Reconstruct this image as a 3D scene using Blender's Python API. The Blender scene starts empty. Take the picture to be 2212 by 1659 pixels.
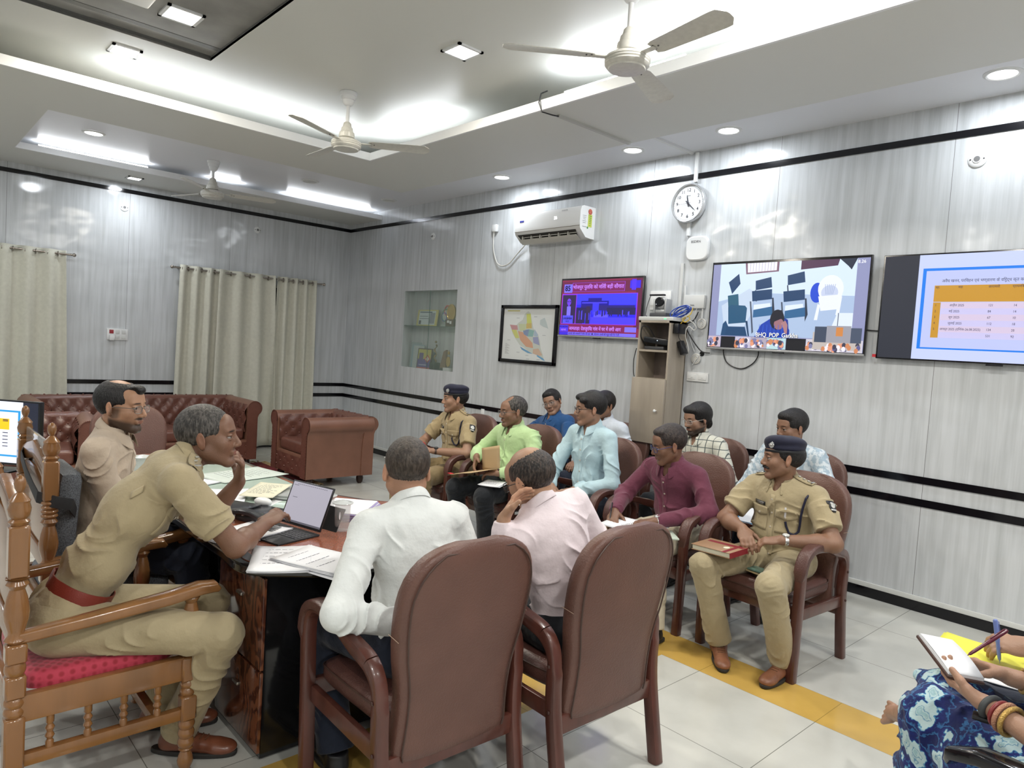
import bpy, bmesh, math, random
import numpy as np
from mathutils import Vector, Matrix
random.seed(7); np.random.seed(7)
SC = bpy.context.scene
COL = SC.collection
# ---------------------------------------------------------------- camera
CAM = np.array([9.3755, -5.1972, 1.5927])
YAW, PITCH, ROLL, FPX = math.radians(137.3837), math.radians(-2.96501), math.radians(3.66126), 1506.198
_f = np.array([math.cos(PITCH)*math.cos(YAW), math.cos(PITCH)*math.sin(YAW), math.sin(PITCH)])
_r0 = np.array([math.sin(YAW), -math.cos(YAW), 0.0]); _u0 = np.cross(_r0, _f)
_r = math.cos(ROLL)*_r0 + math.sin(ROLL)*_u0; _u = -math.sin(ROLL)*_r0 + math.cos(ROLL)*_u0
cd = bpy.data.cameras.new('camera'); co = bpy.data.objects.new('camera', cd); COL.objects.link(co)
cd.sensor_width = 36.0; cd.lens = FPX/2212*36; cd.clip_start = .05
co.matrix_world = Matrix(((_r[0], _u[0], -_f[0], CAM[0]), (_r[1], _u[1], -_f[1], CAM[1]), (_r[2], _u[2], -_f[2], CAM[2]), (0, 0, 0, 1)))
SC.camera = co
# ---------------------------------------------------------------- colour management, world, large lights
SC.view_settings.view_transform = 'Standard'; SC.view_settings.look = 'None'
SC.view_settings.gamma = 1.0; SC.view_settings.use_curve_mapping = False
SC.view_settings.exposure = 0.22
SC.cycles.max_bounces = 8; SC.cycles.diffuse_bounces = 4; SC.cycles.glossy_bounces = 3; SC.cycles.transmission_bounces = 6
SC.cycles.transparent_max_bounces = 8; SC.cycles.sample_clamp_indirect = 4.0
SC.cycles.caustics_reflective = False; SC.cycles.caustics_refractive = False
w = bpy.data.worlds.new('world'); SC.world = w; w.use_nodes = True
w.node_tree.nodes['Background'].inputs[0].default_value = (.8, .85, .9, 1); w.node_tree.nodes['Background'].inputs[1].default_value = .3

def lamp(name, kind, loc, power, size=.2, size_y=None, color=(1, 1, 1), rot=(0, 0, 0), shape=None, parent=None, spread=None):
    l = bpy.data.lights.new(name, kind); l.energy = power; l.color = color
    if kind == 'AREA':
        l.size = size
        if shape: l.shape = shape
        if size_y: l.shape = 'RECTANGLE' if shape is None else shape; l.size_y = size_y
        if spread: l.spread = spread
    o = bpy.data.objects.new(name, l); COL.objects.link(o); o.location = loc; o.rotation_euler = rot
    if parent: o.parent = parent
    return o
COOL = (.90, .95, 1.0); WARM = (1.0, .93, .80)
P_DOWN, P_PANEL, P_COVE = 9, 27, 6
# ---------------------------------------------------------------- materials
MATS = {}
def mat(name, col, rough=.6, metal=0, bump=None, spec=.5, coat=0, trans=0, emit=None, es=1, var=None, ior=None, alpha=1, sheen=0):
    """principled material; bump=(scale, strength[, stretch xyz]); var=(scale, amount[, stretch]) varies the tone"""
    if name in MATS: return MATS[name]
    m = bpy.data.materials.new(name); m.use_nodes = True; nt = m.node_tree; n = nt.nodes; l = nt.links
    b = n['Principled BSDF']; b.inputs['Base Color'].default_value = (*col, 1); b.inputs['Roughness'].default_value = rough
    b.inputs['Metallic'].default_value = metal; b.inputs['Specular IOR Level'].default_value = spec
    b.inputs['Coat Weight'].default_value = coat; b.inputs['Coat Roughness'].default_value = .08
    b.inputs['Transmission Weight'].default_value = trans; b.inputs['Alpha'].default_value = alpha
    if ior: b.inputs['IOR'].default_value = ior
    if sheen: b.inputs['Sheen Weight'].default_value = sheen
    if emit: b.inputs['Emission Color'].default_value = (*emit, 1); b.inputs['Emission Strength'].default_value = es
    tc = None
    def coords(st):
        nonlocal tc
        if tc is None: tc = n.new('ShaderNodeTexCoord')
        mp = n.new('ShaderNodeMapping'); l.new(tc.outputs['Object'], mp.inputs[0]); mp.inputs['Scale'].default_value = st
        return mp.outputs[0]
    if var:
        ns = n.new('ShaderNodeTexNoise'); ns.inputs['Scale'].default_value = var[0]; ns.inputs['Detail'].default_value = 5
        l.new(coords(var[2] if len(var) > 2 else (1, 1, 1)), ns.inputs['Vector'])
        r = n.new('ShaderNodeValToRGB'); a = var[1]
        r.color_ramp.elements[0].position = .3; r.color_ramp.elements[1].position = .7
        r.color_ramp.elements[0].color = (*[max(0, c*(1-a)) for c in col], 1); r.color_ramp.elements[1].color = (*[min(1, c*(1+a)) for c in col], 1)
        l.new(ns.outputs['Fac'], r.inputs[0]); l.new(r.outputs[0], b.inputs['Base Color'])
    if bump:
        ns = n.new('ShaderNodeTexNoise'); ns.inputs['Scale'].default_value = bump[0]; ns.inputs['Detail'].default_value = 4
        l.new(coords(bump[2] if len(bump) > 2 else (1, 1, 1)), ns.inputs['Vector'])
        bp = n.new('ShaderNodeBump'); bp.inputs['Strength'].default_value = bump[1]; bp.inputs['Distance'].default_value = .01
        l.new(ns.outputs['Fac'], bp.inputs['Height']); l.new(bp.outputs[0], b.inputs['Normal'])
    MATS[name] = m
    return m
def nodes(m): return m.node_tree.nodes, m.node_tree.links, m.node_tree.nodes['Principled BSDF']
def emat(name, col, s=1.0):
    """a glowing screen / lamp colour, no reflection colour of its own"""
    if name in MATS: return MATS[name]
    m = mat(name, tuple(c*.05 for c in col), .35, emit=col, es=s); return m
# ---------------------------------------------------------------- objects
def props(o, label=None, cat=None, group=None, kind=None):
    if label: o['label'] = label
    if cat: o['category'] = cat
    if group: o['group'] = group
    if kind: o['kind'] = kind
    return o
def thing(name, label, cat, loc=(0, 0, 0), rz=0, group=None):
    o = bpy.data.objects.new(name, None); COL.objects.link(o); o.empty_display_size = .1
    o.location = loc; o.rotation_euler = (0, 0, rz)
    return props(o, label, cat, group)
class MB:
    """collects shapes, then build() links them as ONE mesh object"""
    def __init__(s): s.bm = bmesh.new()
    def _x(s, vs, M):
        if M is not None: bmesh.ops.transform(s.bm, matrix=M, verts=vs)
    def box(s, c, d, rz=0, bev=0, seg=2, M=None, taper=None):
        r = bmesh.ops.create_cube(s.bm, size=1); vs = r['verts']
        for v in vs: v.co = Vector((v.co.x*d[0], v.co.y*d[1], v.co.z*d[2]))
        if taper:
            for v in vs:
                if v.co.z > 0: v.co.x *= taper; v.co.y *= taper
        if bev:
            es = list({e for v in vs for e in v.link_edges})
            rr = bmesh.ops.bevel(s.bm, geom=es, offset=bev, segments=seg, affect='EDGES', profile=.6)
            vs = list({v for f in rr['faces'] for v in f.verts} | {v for v in vs if v.is_valid})
            vs = [v for v in vs if v.is_valid]
            # every vertex connected to this cube
            seen = set(vs); st = list(vs)
            while st:
                v = st.pop()
                for e in v.link_edges:
                    o = e.other_vert(v)
                    if o not in seen: seen.add(o); st.append(o)
            vs = list(seen)
        T = Matrix.Translation(c) @ Matrix.Rotation(rz, 4, 'Z')
        if M is not None: T = M @ T
        s._x(vs, T); return s
    def lathe(s, prof, c=(0, 0, 0), n=24, M=None, cap=True):
        """prof: list of (radius, z)"""
        rings = []
        for r, z in prof:
            rings.append([s.bm.verts.new((c[0]+r*math.cos(2*PI*k/n), c[1]+r*math.sin(2*PI*k/n), c[2]+z)) for k in range(n)])
        for a, b in zip(rings, rings[1:]):
            for k in range(n): s.bm.faces.new((a[k], a[(k+1) % n], b[(k+1) % n], b[k]))
        if cap:
            if prof[0][0] > 1e-3 and abs(prof[0][1]-prof[-1][1]) > 1e-5: s.bm.faces.new(rings[0][::-1])
            if prof[-1][0] > 1e-3 and abs(prof[0][1]-prof[-1][1]) > 1e-5: s.bm.faces.new(rings[-1])
        s._x([v for r in rings for v in r], M); return s
    def tube(s, pts, r, n=10, close=False, flat=None, cap=True, up=None, M=None):
        """sweep; r number or list; flat=(w,h) gives a rounded-rectangle section of half sizes"""
        pts = [Vector(p) for p in pts]; N = len(pts); rings = []; pn = Vector(up) if up else None
        for i, p in enumerate(pts):
            a = pts[(i-1) % N] if (close or i > 0) else p; b = pts[(i+1) % N] if (close or i < N-1) else p
            t = (b-a).normalized()
            if pn is None: pn = Vector((0, 0, 1)) if abs(t.z) < .9 else Vector((1, 0, 0))
            u = (pn - t*pn.dot(t)).normalized(); v = t.cross(u)
            if up is None: pn = u
            rr = r[i] if isinstance(r, (list, tuple)) else r
            ring = []
            if flat:
                fw, fh = flat[i] if isinstance(flat, list) else flat
                for k in range(n):
                    an = 2*PI*(k+.5)/n; cx, sx = math.cos(an), math.sin(an); e = .45
                    ring.append(s.bm.verts.new(p + v*(fw*math.copysign(abs(cx)**e, cx)) + u*(fh*math.copysign(abs(sx)**e, sx))))
            else:
                for k in range(n):
                    an = 2*PI*k/n; ring.append(s.bm.verts.new(p + u*(rr*math.cos(an)) + v*(rr*math.sin(an))))
            rings.append(ring)
        m = N if close else N-1
        for i in range(m):
            a, b = rings[i], rings[(i+1) % N]
            for k in range(n): s.bm.faces.new((a[k], b[k], b[(k+1) % n], a[(k+1) % n]))
        if cap and not close: s.bm.faces.new(rings[0]); s.bm.faces.new(rings[-1][::-1])
        s._x([v for q in rings for v in q], M); return s
    def prism(s, poly, z0, z1, M=None):
        """polygon (x,y) extruded z0..z1"""
        a = [s.bm.verts.new((x, y, z0)) for x, y in poly]; b = [s.bm.verts.new((x, y, z1)) for x, y in poly]
        n = len(poly); s.bm.faces.new(a[::-1]); s.bm.faces.new(b)
        for k in range(n): s.bm.faces.new((a[k], a[(k+1) % n], b[(k+1) % n], b[k]))
        s._x(a+b, M); return s
    def quad(s, a, b, c, d):
        s.bm.faces.new([s.bm.verts.new(p) for p in (a, b, c, d)]); return s
    def poly(s, pts):
        s.bm.faces.new([s.bm.verts.new(p) for p in pts]); return s
    def sphere(s, c, r, sc=(1, 1, 1), u=16, v=12, M=None):
        q = bmesh.ops.create_uvsphere(s.bm, u_segments=u, v_segments=v, radius=r)
        T = Matrix.Translation(c) @ Matrix.Diagonal((*sc, 1))
        if M is not None: T = M @ T
        s._x(q['verts'], T); return s
    def grid(s, P, closeu=False):
        """P[i][j] points -> surface"""
        V = [[s.bm.verts.new(q) for q in row] for row in P]; n = len(V)
        for i in range(n if closeu else n-1):
            a, b = V[i], V[(i+1) % n]
            for j in range(len(a)-1): s.bm.faces.new((a[j], b[j], b[j+1], a[j+1]))
        return s
    def build(s, name, m, parent=None, smooth=True, bevel=0, subsurf=0, solid=0, auto=40):
        bmesh.ops.recalc_face_normals(s.bm, faces=s.bm.faces)
        me = bpy.data.meshes.new(name); s.bm.to_mesh(me); s.bm.free()
        if isinstance(m, (list, tuple)):
            for q in m: me.materials.append(q)
        elif m: me.materials.append(m)
        o = bpy.data.objects.new(name, me); COL.objects.link(o)
        if parent: o.parent = parent
        if smooth:
            me.polygons.foreach_set('use_smooth', [True]*len(me.polygons))
            if not subsurf:
                me.set_sharp_from_angle(angle=math.radians(auto))
        if solid: q = o.modifiers.new('s', 'SOLIDIFY'); q.thickness = solid; q.offset = 0
        if bevel: q = o.modifiers.new('b', 'BEVEL'); q.width = bevel; q.segments = 2; q.limit_method = 'ANGLE'; q.angle_limit = math.radians(50)
        if subsurf: q = o.modifiers.new('u', 'SUBSURF'); q.levels = subsurf; q.render_levels = subsurf
        return o
PI = math.pi
def text(body, size, loc, rot, m, parent, name='lettering', align='LEFT', sx=1.0, ext=0.0004, valign='CENTER', bold=0.0):
    c = bpy.data.curves.new(name, 'FONT'); c.body = body; c.size = size; c.align_x = align; c.align_y = valign
    c.extrude = ext; c.resolution_u = 3; c.materials.append(m); c.offset = bold
    o = bpy.data.objects.new(name, c); COL.objects.link(o); o.location = loc; o.rotation_euler = rot; o.scale = (sx, 1, 1)
    if parent: o.parent = parent
    return o
def copy_tree(o, parent=None):
    c = o.copy(); COL.objects.link(c); c.parent = parent
    for ch in list(o.children): copy_tree(ch, c)
    return c
def R3(ax, deg): return np.array(Matrix.Rotation(math.radians(deg), 3, ax))
def sm(x): return x*x*(3-2*x)
# ---------------------------------------------------------------- signed-distance modelling (organic forms)
def _warp(X, ph):
    return .55*np.sin(X@np.array([21., 9., 5.])+ph+1.5*np.sin(X@np.array([3., -11., 14.])))+.45*np.sin(X@np.array([-8., 19., 16.])+ph*2)+.25*np.sin(X@np.array([15., -22., 30.])+ph*5)
def _mask(X, ph):
    return np.clip(.15+.95*np.sin(X@np.array([13., 9., -17.])+ph*3+1.3*np.sin(X@np.array([17., -12., 7.])+ph)), 0, 1)
class Sdf:
    def __init__(s, k=.02): s.p = []; s.k = k
    def cap(s, a, b, ra, rb=None, k=None, flat=None, op=1, fold=None):
        """tapered round bar; flat=(axis, factor) squeezes it along an axis; fold=(amp, wavelength, phase)"""
        s.p.append(('c', np.array(a, float), np.array(b, float), ra, ra if rb is None else rb, s.k if k is None else k, flat, op, fold)); return s
    def ell(s, c, r, R=None, k=None, op=1, fold=None):
        s.p.append(('e', np.array(c, float), np.array(r, float), np.eye(3) if R is None else np.array(R, float), None, s.k if k is None else k, None, op, fold)); return s
    def xf(s, M, t, i0=0):
        """move the shapes from i0 on: p' = M p + t"""
        M = np.array(M, float); t = np.array(t, float)
        for i in range(i0, len(s.p)):
            q = list(s.p[i])
            if q[0] == 'c':
                q[1] = M@q[1]+t; q[2] = M@q[2]+t
                if q[6]: q[6] = (M@np.array(q[6][0], float), q[6][1])
            else: q[1] = M@q[1]+t; q[3] = M@q[3]
            s.p[i] = tuple(q)
        return s
    @staticmethod
    def bbox(q):
        if q[0] == 'c':
            r = max(q[3], q[4])*(max(1, q[6][1]) if q[6] else 1)
            return np.minimum(q[1], q[2])-r, np.maximum(q[1], q[2])+r
        e = np.abs(q[3])@q[2]
        return q[1]-e, q[1]+e
    @staticmethod
    def dist(q, X):
        if q[0] == 'c':
            a, b, ra, rb = q[1:5]; ab = b-a; L2 = max(ab@ab, 1e-12)
            t = np.clip(((X-a)@ab)/L2, 0, 1); d = X-a-t[..., None]*ab
            if q[6]:
                n, f = q[6]; n = np.array(n, float); n = n/np.linalg.norm(n); s_ = d@n
                d = d + (s_*(1/f-1))[..., None]*n
            r = ra+(rb-ra)*t; v = (np.linalg.norm(d, axis=-1)-r)
            if q[6]: v = v*min(1, q[6][1])
            if q[8]:
                am, wl, ph = q[8]; L = math.sqrt(L2)
                u = t*L; w_ = _warp(X, ph)
                sgn = np.sin(PI*(u/wl+w_+X@np.array([3., -2.5, 1.5])))
                m_ = _mask(X, ph)
                v = v - am*(1-np.abs(sgn))**1.5*m_
            return v
        c, r, R = q[1:4]; p = (X-c)@R
        k0 = np.linalg.norm(p/r, axis=-1); k1 = np.linalg.norm(p/(r*r), axis=-1)+1e-9
        v = k0*(k0-1)/k1
        if q[8]:
            am, wl, ph = q[8]
            w_ = _warp(X, ph)
            sgn = np.sin(PI*(p[..., 2]*.75/wl+p[..., 0]*.55/wl*np.sign(math.sin(ph*9)+.01)+w_)); m_ = _mask(X, ph)
            v = v - am*(1-np.abs(sgn))**1.5*m_
        return v
    def mesh(s, h, cut=(), noise=None, B=8):
        """cut: planes (n, d) keep n.p<d.  noise: function(X)->offset"""
        bb = [s.bbox(q) for q in s.p if q[7] == 1]
        lo = np.min([b[0] for b in bb], 0)-h*4; hi = np.max([b[1] for b in bb], 0)+h*4
        nb = np.ceil((hi-lo)/(h*B)).astype(int); bs = h*B
        gi = np.stack(np.meshgrid(*[np.arange(k) for k in nb], indexing='ij'), -1).reshape(-1, 3)
        ctr = lo+(gi+.5)*bs; rb = bs*.87
        D = np.full(len(ctr), 9.)
        for q in s.p:
            if q[7] == 1: D = np.minimum(D, s.dist(q, ctr))
        act = (np.abs(D) < rb*1.35+.03) | (D < 0)
        # deep inside bricks are dropped
        act &= ~(D < -(rb*1.6+.045))
        gi = gi[act]; ctr = ctr[act]
        ax = np.arange(B+1)*h; loc = np.stack(np.meshgrid(ax, ax, ax, indexing='ij'), -1).reshape(-1, 3)
        org = lo+gi*bs; n1 = B+1
        V = np.full((len(gi), n1**3), 1., np.float64)
        for q in s.p:
            b0, b1 = s.bbox(q); mg = rb+q[5]+.012
            sel = np.all((ctr > b0-mg) & (ctr < b1+mg), 1)
            if not sel.any(): continue
            X = org[sel][:, None, :]+loc[None]
            d = s.dist(q, X); v = V[sel]; k = max(q[5], 1e-5)
            if q[7] == 1:
                hh = np.clip(.5+.5*(v-d)/k, 0, 1); nv = v*(1-hh)+d*hh-k*hh*(1-hh)
            elif q[7] == -1:
                hh = np.clip(.5-.5*(v+d)/k, 0, 1); nv = v*(1-hh)+(-d)*hh+k*hh*(1-hh)
            else:   # intersect
                hh = np.clip(.5-.5*(v-d)/k, 0, 1); nv = v*(1-hh)+d*hh+k*hh*(1-hh)
            V[sel] = nv
        if noise is not None or len(cut):
            X = org[:, None, :]+loc[None]
            if noise is not None:
                near = np.abs(V) < .02; V[near] += noise(X[near])
            for n_, d_ in cut: V = np.maximum(V, X@np.array(n_, float)-d_)
        return s._nets(V.reshape(-1, n1, n1, n1), gi, lo, h, B, nb)
    @staticmethod
    def _nets(V, gi, lo, h, B, nb):
        I = V < 0; NY, NZ = int(nb[1]*B+2), int(nb[2]*B+2)
        def sub(A, dx, dy, dz): return A[:, dx:dx+B, dy:dy+B, dz:dz+B]
        cnt = sum(sub(I, a, b, c).astype(np.int8) for a in (0, 1) for b in (0, 1) for c in (0, 1))
        b_, i_, j_, k_ = np.nonzero((cnt > 0) & (cnt < 8))
        C = {(a, b, c): V[b_, i_+a, j_+b, k_+c] for a in (0, 1) for b in (0, 1) for c in (0, 1)}
        P = np.zeros((len(b_), 3)); W = np.zeros(len(b_))
        for a0 in C:
            for ax in range(3):
                if a0[ax]: continue
                a1 = list(a0); a1[ax] = 1; a1 = tuple(a1); u, v = C[a0], C[a1]; m = (u < 0) != (v < 0)
                t = np.where(m, u/np.where(m, u-v, 1), 0)
                e = np.array(a0, float)[None]*m[:, None]; e[:, ax] += t; P += e*m[:, None]; W += m
        P /= W[:, None]
        g = np.stack([gi[b_, 0]*B+i_, gi[b_, 1]*B+j_, gi[b_, 2]*B+k_], 1)
        verts = lo+(g+P)*h
        key = (g[:, 0]*NY+g[:, 1])*NZ+g[:, 2]; od = np.argsort(key); ks = key[od]
        faces = []; st = (NY*NZ, NZ, 1)
        for ax in range(3):
            e = [0, 0, 0]; e[ax] = 1
            A = sub(I, 0, 0, 0); Bb = sub(I, *e); m = A != Bb
            bb, ii, jj, kk = np.nonzero(m); fl = A[bb, ii, jj, kk]
            gg = ((gi[bb, 0]*B+ii)*NY+gi[bb, 1]*B+jj)*NZ+gi[bb, 2]*B+kk
            o1, o2 = st[(ax+1) % 3], st[(ax+2) % 3]
            q = np.stack([gg-o1-o2, gg-o2, gg, gg-o1], 1)
            pos = np.clip(np.searchsorted(ks, q), 0, len(ks)-1); ok = np.all(ks[pos] == q, 1)
            f = od[pos][ok]; fl = fl[ok]; f[~fl] = f[~fl][:, ::-1]; faces.append(f)
        F = np.concatenate(faces)
        return verts, F
def np_mesh(name, parts, m, parent=None, color=None):
    """parts: list of (verts, quads) joined in one mesh object"""
    vs = []; fs = []; o_ = 0
    for v, f in parts: vs.append(v); fs.append(f+o_); o_ += len(v)
    v = np.concatenate(vs).astype(np.float32); f = np.concatenate(fs).astype(np.int32)
    me = bpy.data.meshes.new(name); me.vertices.add(len(v)); me.vertices.foreach_set('co', v.ravel())
    me.loops.add(len(f)*4); me.loops.foreach_set('vertex_index', f.ravel())
    me.polygons.add(len(f)); me.polygons.foreach_set('loop_start', np.arange(len(f), dtype=np.int32)*4)
    me.polygons.foreach_set('use_smooth', np.ones(len(f), bool)); me.update(calc_edges=True)
    if color is not None:
        a = me.color_attributes.new('Col', 'FLOAT_COLOR', 'POINT')
        c = np.ones((len(v), 4), np.float32); c[:, :3] = color(v.astype(float)); a.data.foreach_set('color', c.ravel())
    me.materials.append(m)
    o = bpy.data.objects.new(name, me); COL.objects.link(o)
    if parent: o.parent = parent
    return o
# ================================================================= THE ROOM
RX, RY = 13.0, -9.0
def S(o): o['kind'] = 'structure'; return o
def wall_mat(axis):
    m = mat('wall_panel_'+axis, (.60, .62, .64), .14, spec=.5)
    n, l, b = nodes(m); tc = n.new('ShaderNodeTexCoord')
    def noise(scale, st, det=4):
        mp = n.new('ShaderNodeMapping'); mp.inputs['Scale'].default_value = st; l.new(tc.outputs['Object'], mp.inputs[0])
        t = n.new('ShaderNodeTexNoise'); t.inputs['Scale'].default_value = scale; t.inputs['Detail'].default_value = det
        l.new(mp.outputs[0], t.inputs['Vector']); return t.outputs['Fac']
    a = noise(22, (1, 1, .06), 6); c = noise(5.0, (1, 1, .10), 2); f_ = noise(90, (1, 1, .02), 2)
    add = n.new('ShaderNodeMath'); add.operation = 'ADD'; l.new(a, add.inputs[0])
    mul = n.new('ShaderNodeMath'); mul.operation = 'MULTIPLY'; mul.inputs[1].default_value = .45; l.new(c, mul.inputs[0]); l.new(mul.outputs[0], add.inputs[1])
    mu2 = n.new('ShaderNodeMath'); mu2.operation = 'MULTIPLY_ADD'; mu2.inputs[1].default_value = .28; l.new(f_, mu2.inputs[0]); l.new(add.outputs[0], mu2.inputs[2])
    r = n.new('ShaderNodeValToRGB'); l.new(mu2.outputs[0], r.inputs[0])
    r.color_ramp.elements[0].position = .60; r.color_ramp.elements[1].position = 1.06
    r.color_ramp.elements[0].color = (.47, .49, .50, 1); r.color_ramp.elements[1].color = (.61, .63, .65, 1)
    # joints every 1.2 m
    sp = n.new('ShaderNodeSeparateXYZ'); l.new(tc.outputs['Object'], sp.inputs[0])
    o1 = n.new('ShaderNodeMath'); o1.operation = 'ADD'; o1.inputs[1].default_value = .55; l.new(sp.outputs['X' if axis == 'x' else 'Y'], o1.inputs[0])
    pp = n.new('ShaderNodeMath'); pp.operation = 'PINGPONG'; pp.inputs[1].default_value = .6; l.new(o1.outputs[0], pp.inputs[0])
    ls = n.new('ShaderNodeMath'); ls.operation = 'LESS_THAN'; ls.inputs[1].default_value = .0016; l.new(pp.outputs[0], ls.inputs[0])
    mx = n.new('ShaderNodeMix'); mx.data_type = 'RGBA'; l.new(ls.outputs[0], mx.inputs['Factor']); l.new(r.outputs[0], mx.inputs[6]); mx.inputs[7].default_value = (.2, .2, .2, 1)
    l.new(mx.outputs[2], b.inputs['Base Color'])
    wv = noise(1.9, (1, 1, 1.3), 2); bp = n.new('ShaderNodeBump'); bp.inputs['Strength'].default_value = .45; bp.inputs['Distance'].default_value = .035
    l.new(wv, bp.inputs['Height']); l.new(bp.outputs[0], b.inputs['Normal'])
    return m
M_WX, M_WY = wall_mat('x'), wall_mat('y')
M_BAND = mat('black_band', (.004, .004, .006), .12)
M_CEIL = mat('ceiling_paint', (.66, .665, .63), .42, spec=.35, bump=(9, .06))
M_CEILU = mat('ceiling_upper_lit_tone', (.80, .81, .85), .3, spec=.4, bump=(9, .05))  # paler, bluer tone painted in for the stronger light on this level
M_CEILW = mat('ceiling_white_edge', (.80, .81, .82), .4)
M_DARKC = mat('ceiling_dark_panel', (.27, .265, .25), .5, var=(5, .18))
M_DARKS = mat('ceiling_dark_step', (.12, .12, .115), .5)
H = 3.368
nx0, nx1, nz0, nz1, nd = 1.52, 2.648, 1.255, 2.252, .16
m = MB()
for (x0, x1, z0, z1) in ((0, nx0, 0, 3.8), (nx1, RX, 0, 3.8), (nx0, nx1, 0, nz0), (nx0, nx1, nz1, 3.8)):
    m.quad((x0, 0, z0), (x1, 0, z0), (x1, 0, z1), (x0, 0, z1))
for q in (((nx0, nz0), (nx1, nz0)), ((nx1, nz0), (nx1, nz1)), ((nx1, nz1), (nx0, nz1)), ((nx0, nz1), (nx0, nz0))):
    (a, c), (b_, d) = q; m.quad((a, 0, c), (b_, 0, d), (b_, nd, d), (a, nd, c))
m.quad((nx0, nd, nz0), (nx1, nd, nz0), (nx1, nd, nz1), (nx0, nd, nz1))
S(m.build('wall_back', M_WX, smooth=False))
S(MB().quad((0, 0, 0), (0, RY, 0), (0, RY, 3.8), (0, 0, 3.8)).build('wall_left', M_WY, smooth=False))
S(MB().quad((RX, 0, 0), (RX, RY, 0), (RX, RY, 3.8), (RX, 0, 3.8)).build('wall_right', M_WY, smooth=False))
S(MB().quad((0, RY, 0), (RX, RY, 0), (RX, RY, 3.8), (0, RY, 3.8)).build('wall_front', M_WX, smooth=False))
# bands
k = 0
def trim(c, d, m_=M_BAND, nm=None, bev=0):
    global k; k += 1
    return S(MB().box(c, d, bev=bev).build(nm or 'trim_%d' % k, m_, smooth=False))
for z0, z1 in ((3.137, 3.183), (.858, .906), (.705, .755)):
    trim((RX/2, -.004, (z0+z1)/2), (RX, .008, z1-z0)); trim((.004, RY/2, (z0+z1)/2), (.008, -RY, z1-z0))
S(MB().box((RX/2, -.006, .034), (RX, .012, .068)).build('baseboard_back', M_BAND, smooth=False))
S(MB().box((.006, RY/2, .034), (.012, -RY, .068)).build('baseboard_left', M_BAND, smooth=False))
M_PALE = mat('pale_trim', (.62, .63, .61), .35)
S(MB().box((RX/2, -.007, .088), (RX, .014, .034), bev=.004).build('trim_91', M_PALE))
S(MB().box((.007, RY/2, .088), (.014, -RY, .034), bev=.004).build('trim_92', M_PALE))
# floor: three strips of one floor
def tile_mat(name, ox, oy, col, step=.6, line=(.17, .17, .15)):
    m = mat(name, col, .13, spec=.5)
    n, l, b = nodes(m); tc = n.new('ShaderNodeTexCoord'); sp = n.new('ShaderNodeSeparateXYZ'); l.new(tc.outputs['Object'], sp.inputs[0])
    outs = []
    for ax, o_ in (('X', ox), ('Y', oy)):
        if o_ is None: continue
        a = n.new('ShaderNodeMath'); a.operation = 'SUBTRACT'; a.inputs[1].default_value = o_; l.new(sp.outputs[ax], a.inputs[0])
        p = n.new('ShaderNodeMath'); p.operation = 'PINGPONG'; p.inputs[1].default_value = step/2; l.new(a.outputs[0], p.inputs[0])
        s = n.new('ShaderNodeMath'); s.operation = 'LESS_THAN'; s.inputs[1].default_value = .0016; l.new(p.outputs[0], s.inputs[0]); outs.append(s.outputs[0])
    f = outs[0]
    if len(outs) > 1:
        q = n.new('ShaderNodeMath'); q.operation = 'MAXIMUM'; l.new(outs[0], q.inputs[0]); l.new(outs[1], q.inputs[1]); f = q.outputs[0]
    t = n.new('ShaderNodeTexNoise'); t.inputs['Scale'].default_value = 2.3; t.inputs['Detail'].default_value = 5; l.new(tc.outputs['Object'], t.inputs['Vector'])
    r = n.new('ShaderNodeValToRGB'); r.color_ramp.elements[0].position = .35; r.color_ramp.elements[1].position = .65
    r.color_ramp.elements[0].color = (*[c*.88 for c in col], 1); r.color_ramp.elements[1].color = (*[c*1.04 for c in col], 1); l.new(t.outputs['Fac'], r.inputs[0])
    mx = n.new('ShaderNodeMix'); mx.data_type = 'RGBA'; l.new(f, mx.inputs['Factor']); l.new(r.outputs[0], mx.inputs[6]); mx.inputs[7].default_value = (*line, 1)
    l.new(mx.outputs[2], b.inputs['Base Color']); return m
TA = tile_mat('floor_tile_wall_side', .05, -.56, (.56, .56, .52)); TB = tile_mat('floor_tile_room_side', .31, -2.05, (.56, .56, .52))
TY = tile_mat('floor_tile_yellow', .31, None, (.56, .36, .09), line=(.3, .2, .05))
TY2 = tile_mat('floor_tile_yellow_b', None, .55, (.56, .36, .09), line=(.3, .2, .05))
me = bpy.data.meshes.new('floor'); bmf = bmesh.new()
for (x0, x1, y0, y1, mi) in ((0, RX, 0, -1.76, 0), (6.99, RX, -1.76, -2.05, 2), (0, 6.99, -1.76, -2.05, 1), (0, 6.99, -2.05, RY, 1), (6.99, 7.28, -2.05, -6, 3), (6.99, 7.28, -6, RY, 1), (7.28, RX, -2.05, RY, 1)):
    fc = bmf.faces.new([bmf.verts.new((x0, y0, 0)), bmf.verts.new((x0, y1, 0)), bmf.verts.new((x1, y1, 0)), bmf.verts.new((x1, y0, 0))]); fc.material_index = mi
bmf.to_mesh(me); bmf.free()
for q in (TA, TB, TY, TY2): me.materials.append(q)
fo = bpy.data.objects.new('floor', me); COL.objects.link(fo); S(fo)
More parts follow.
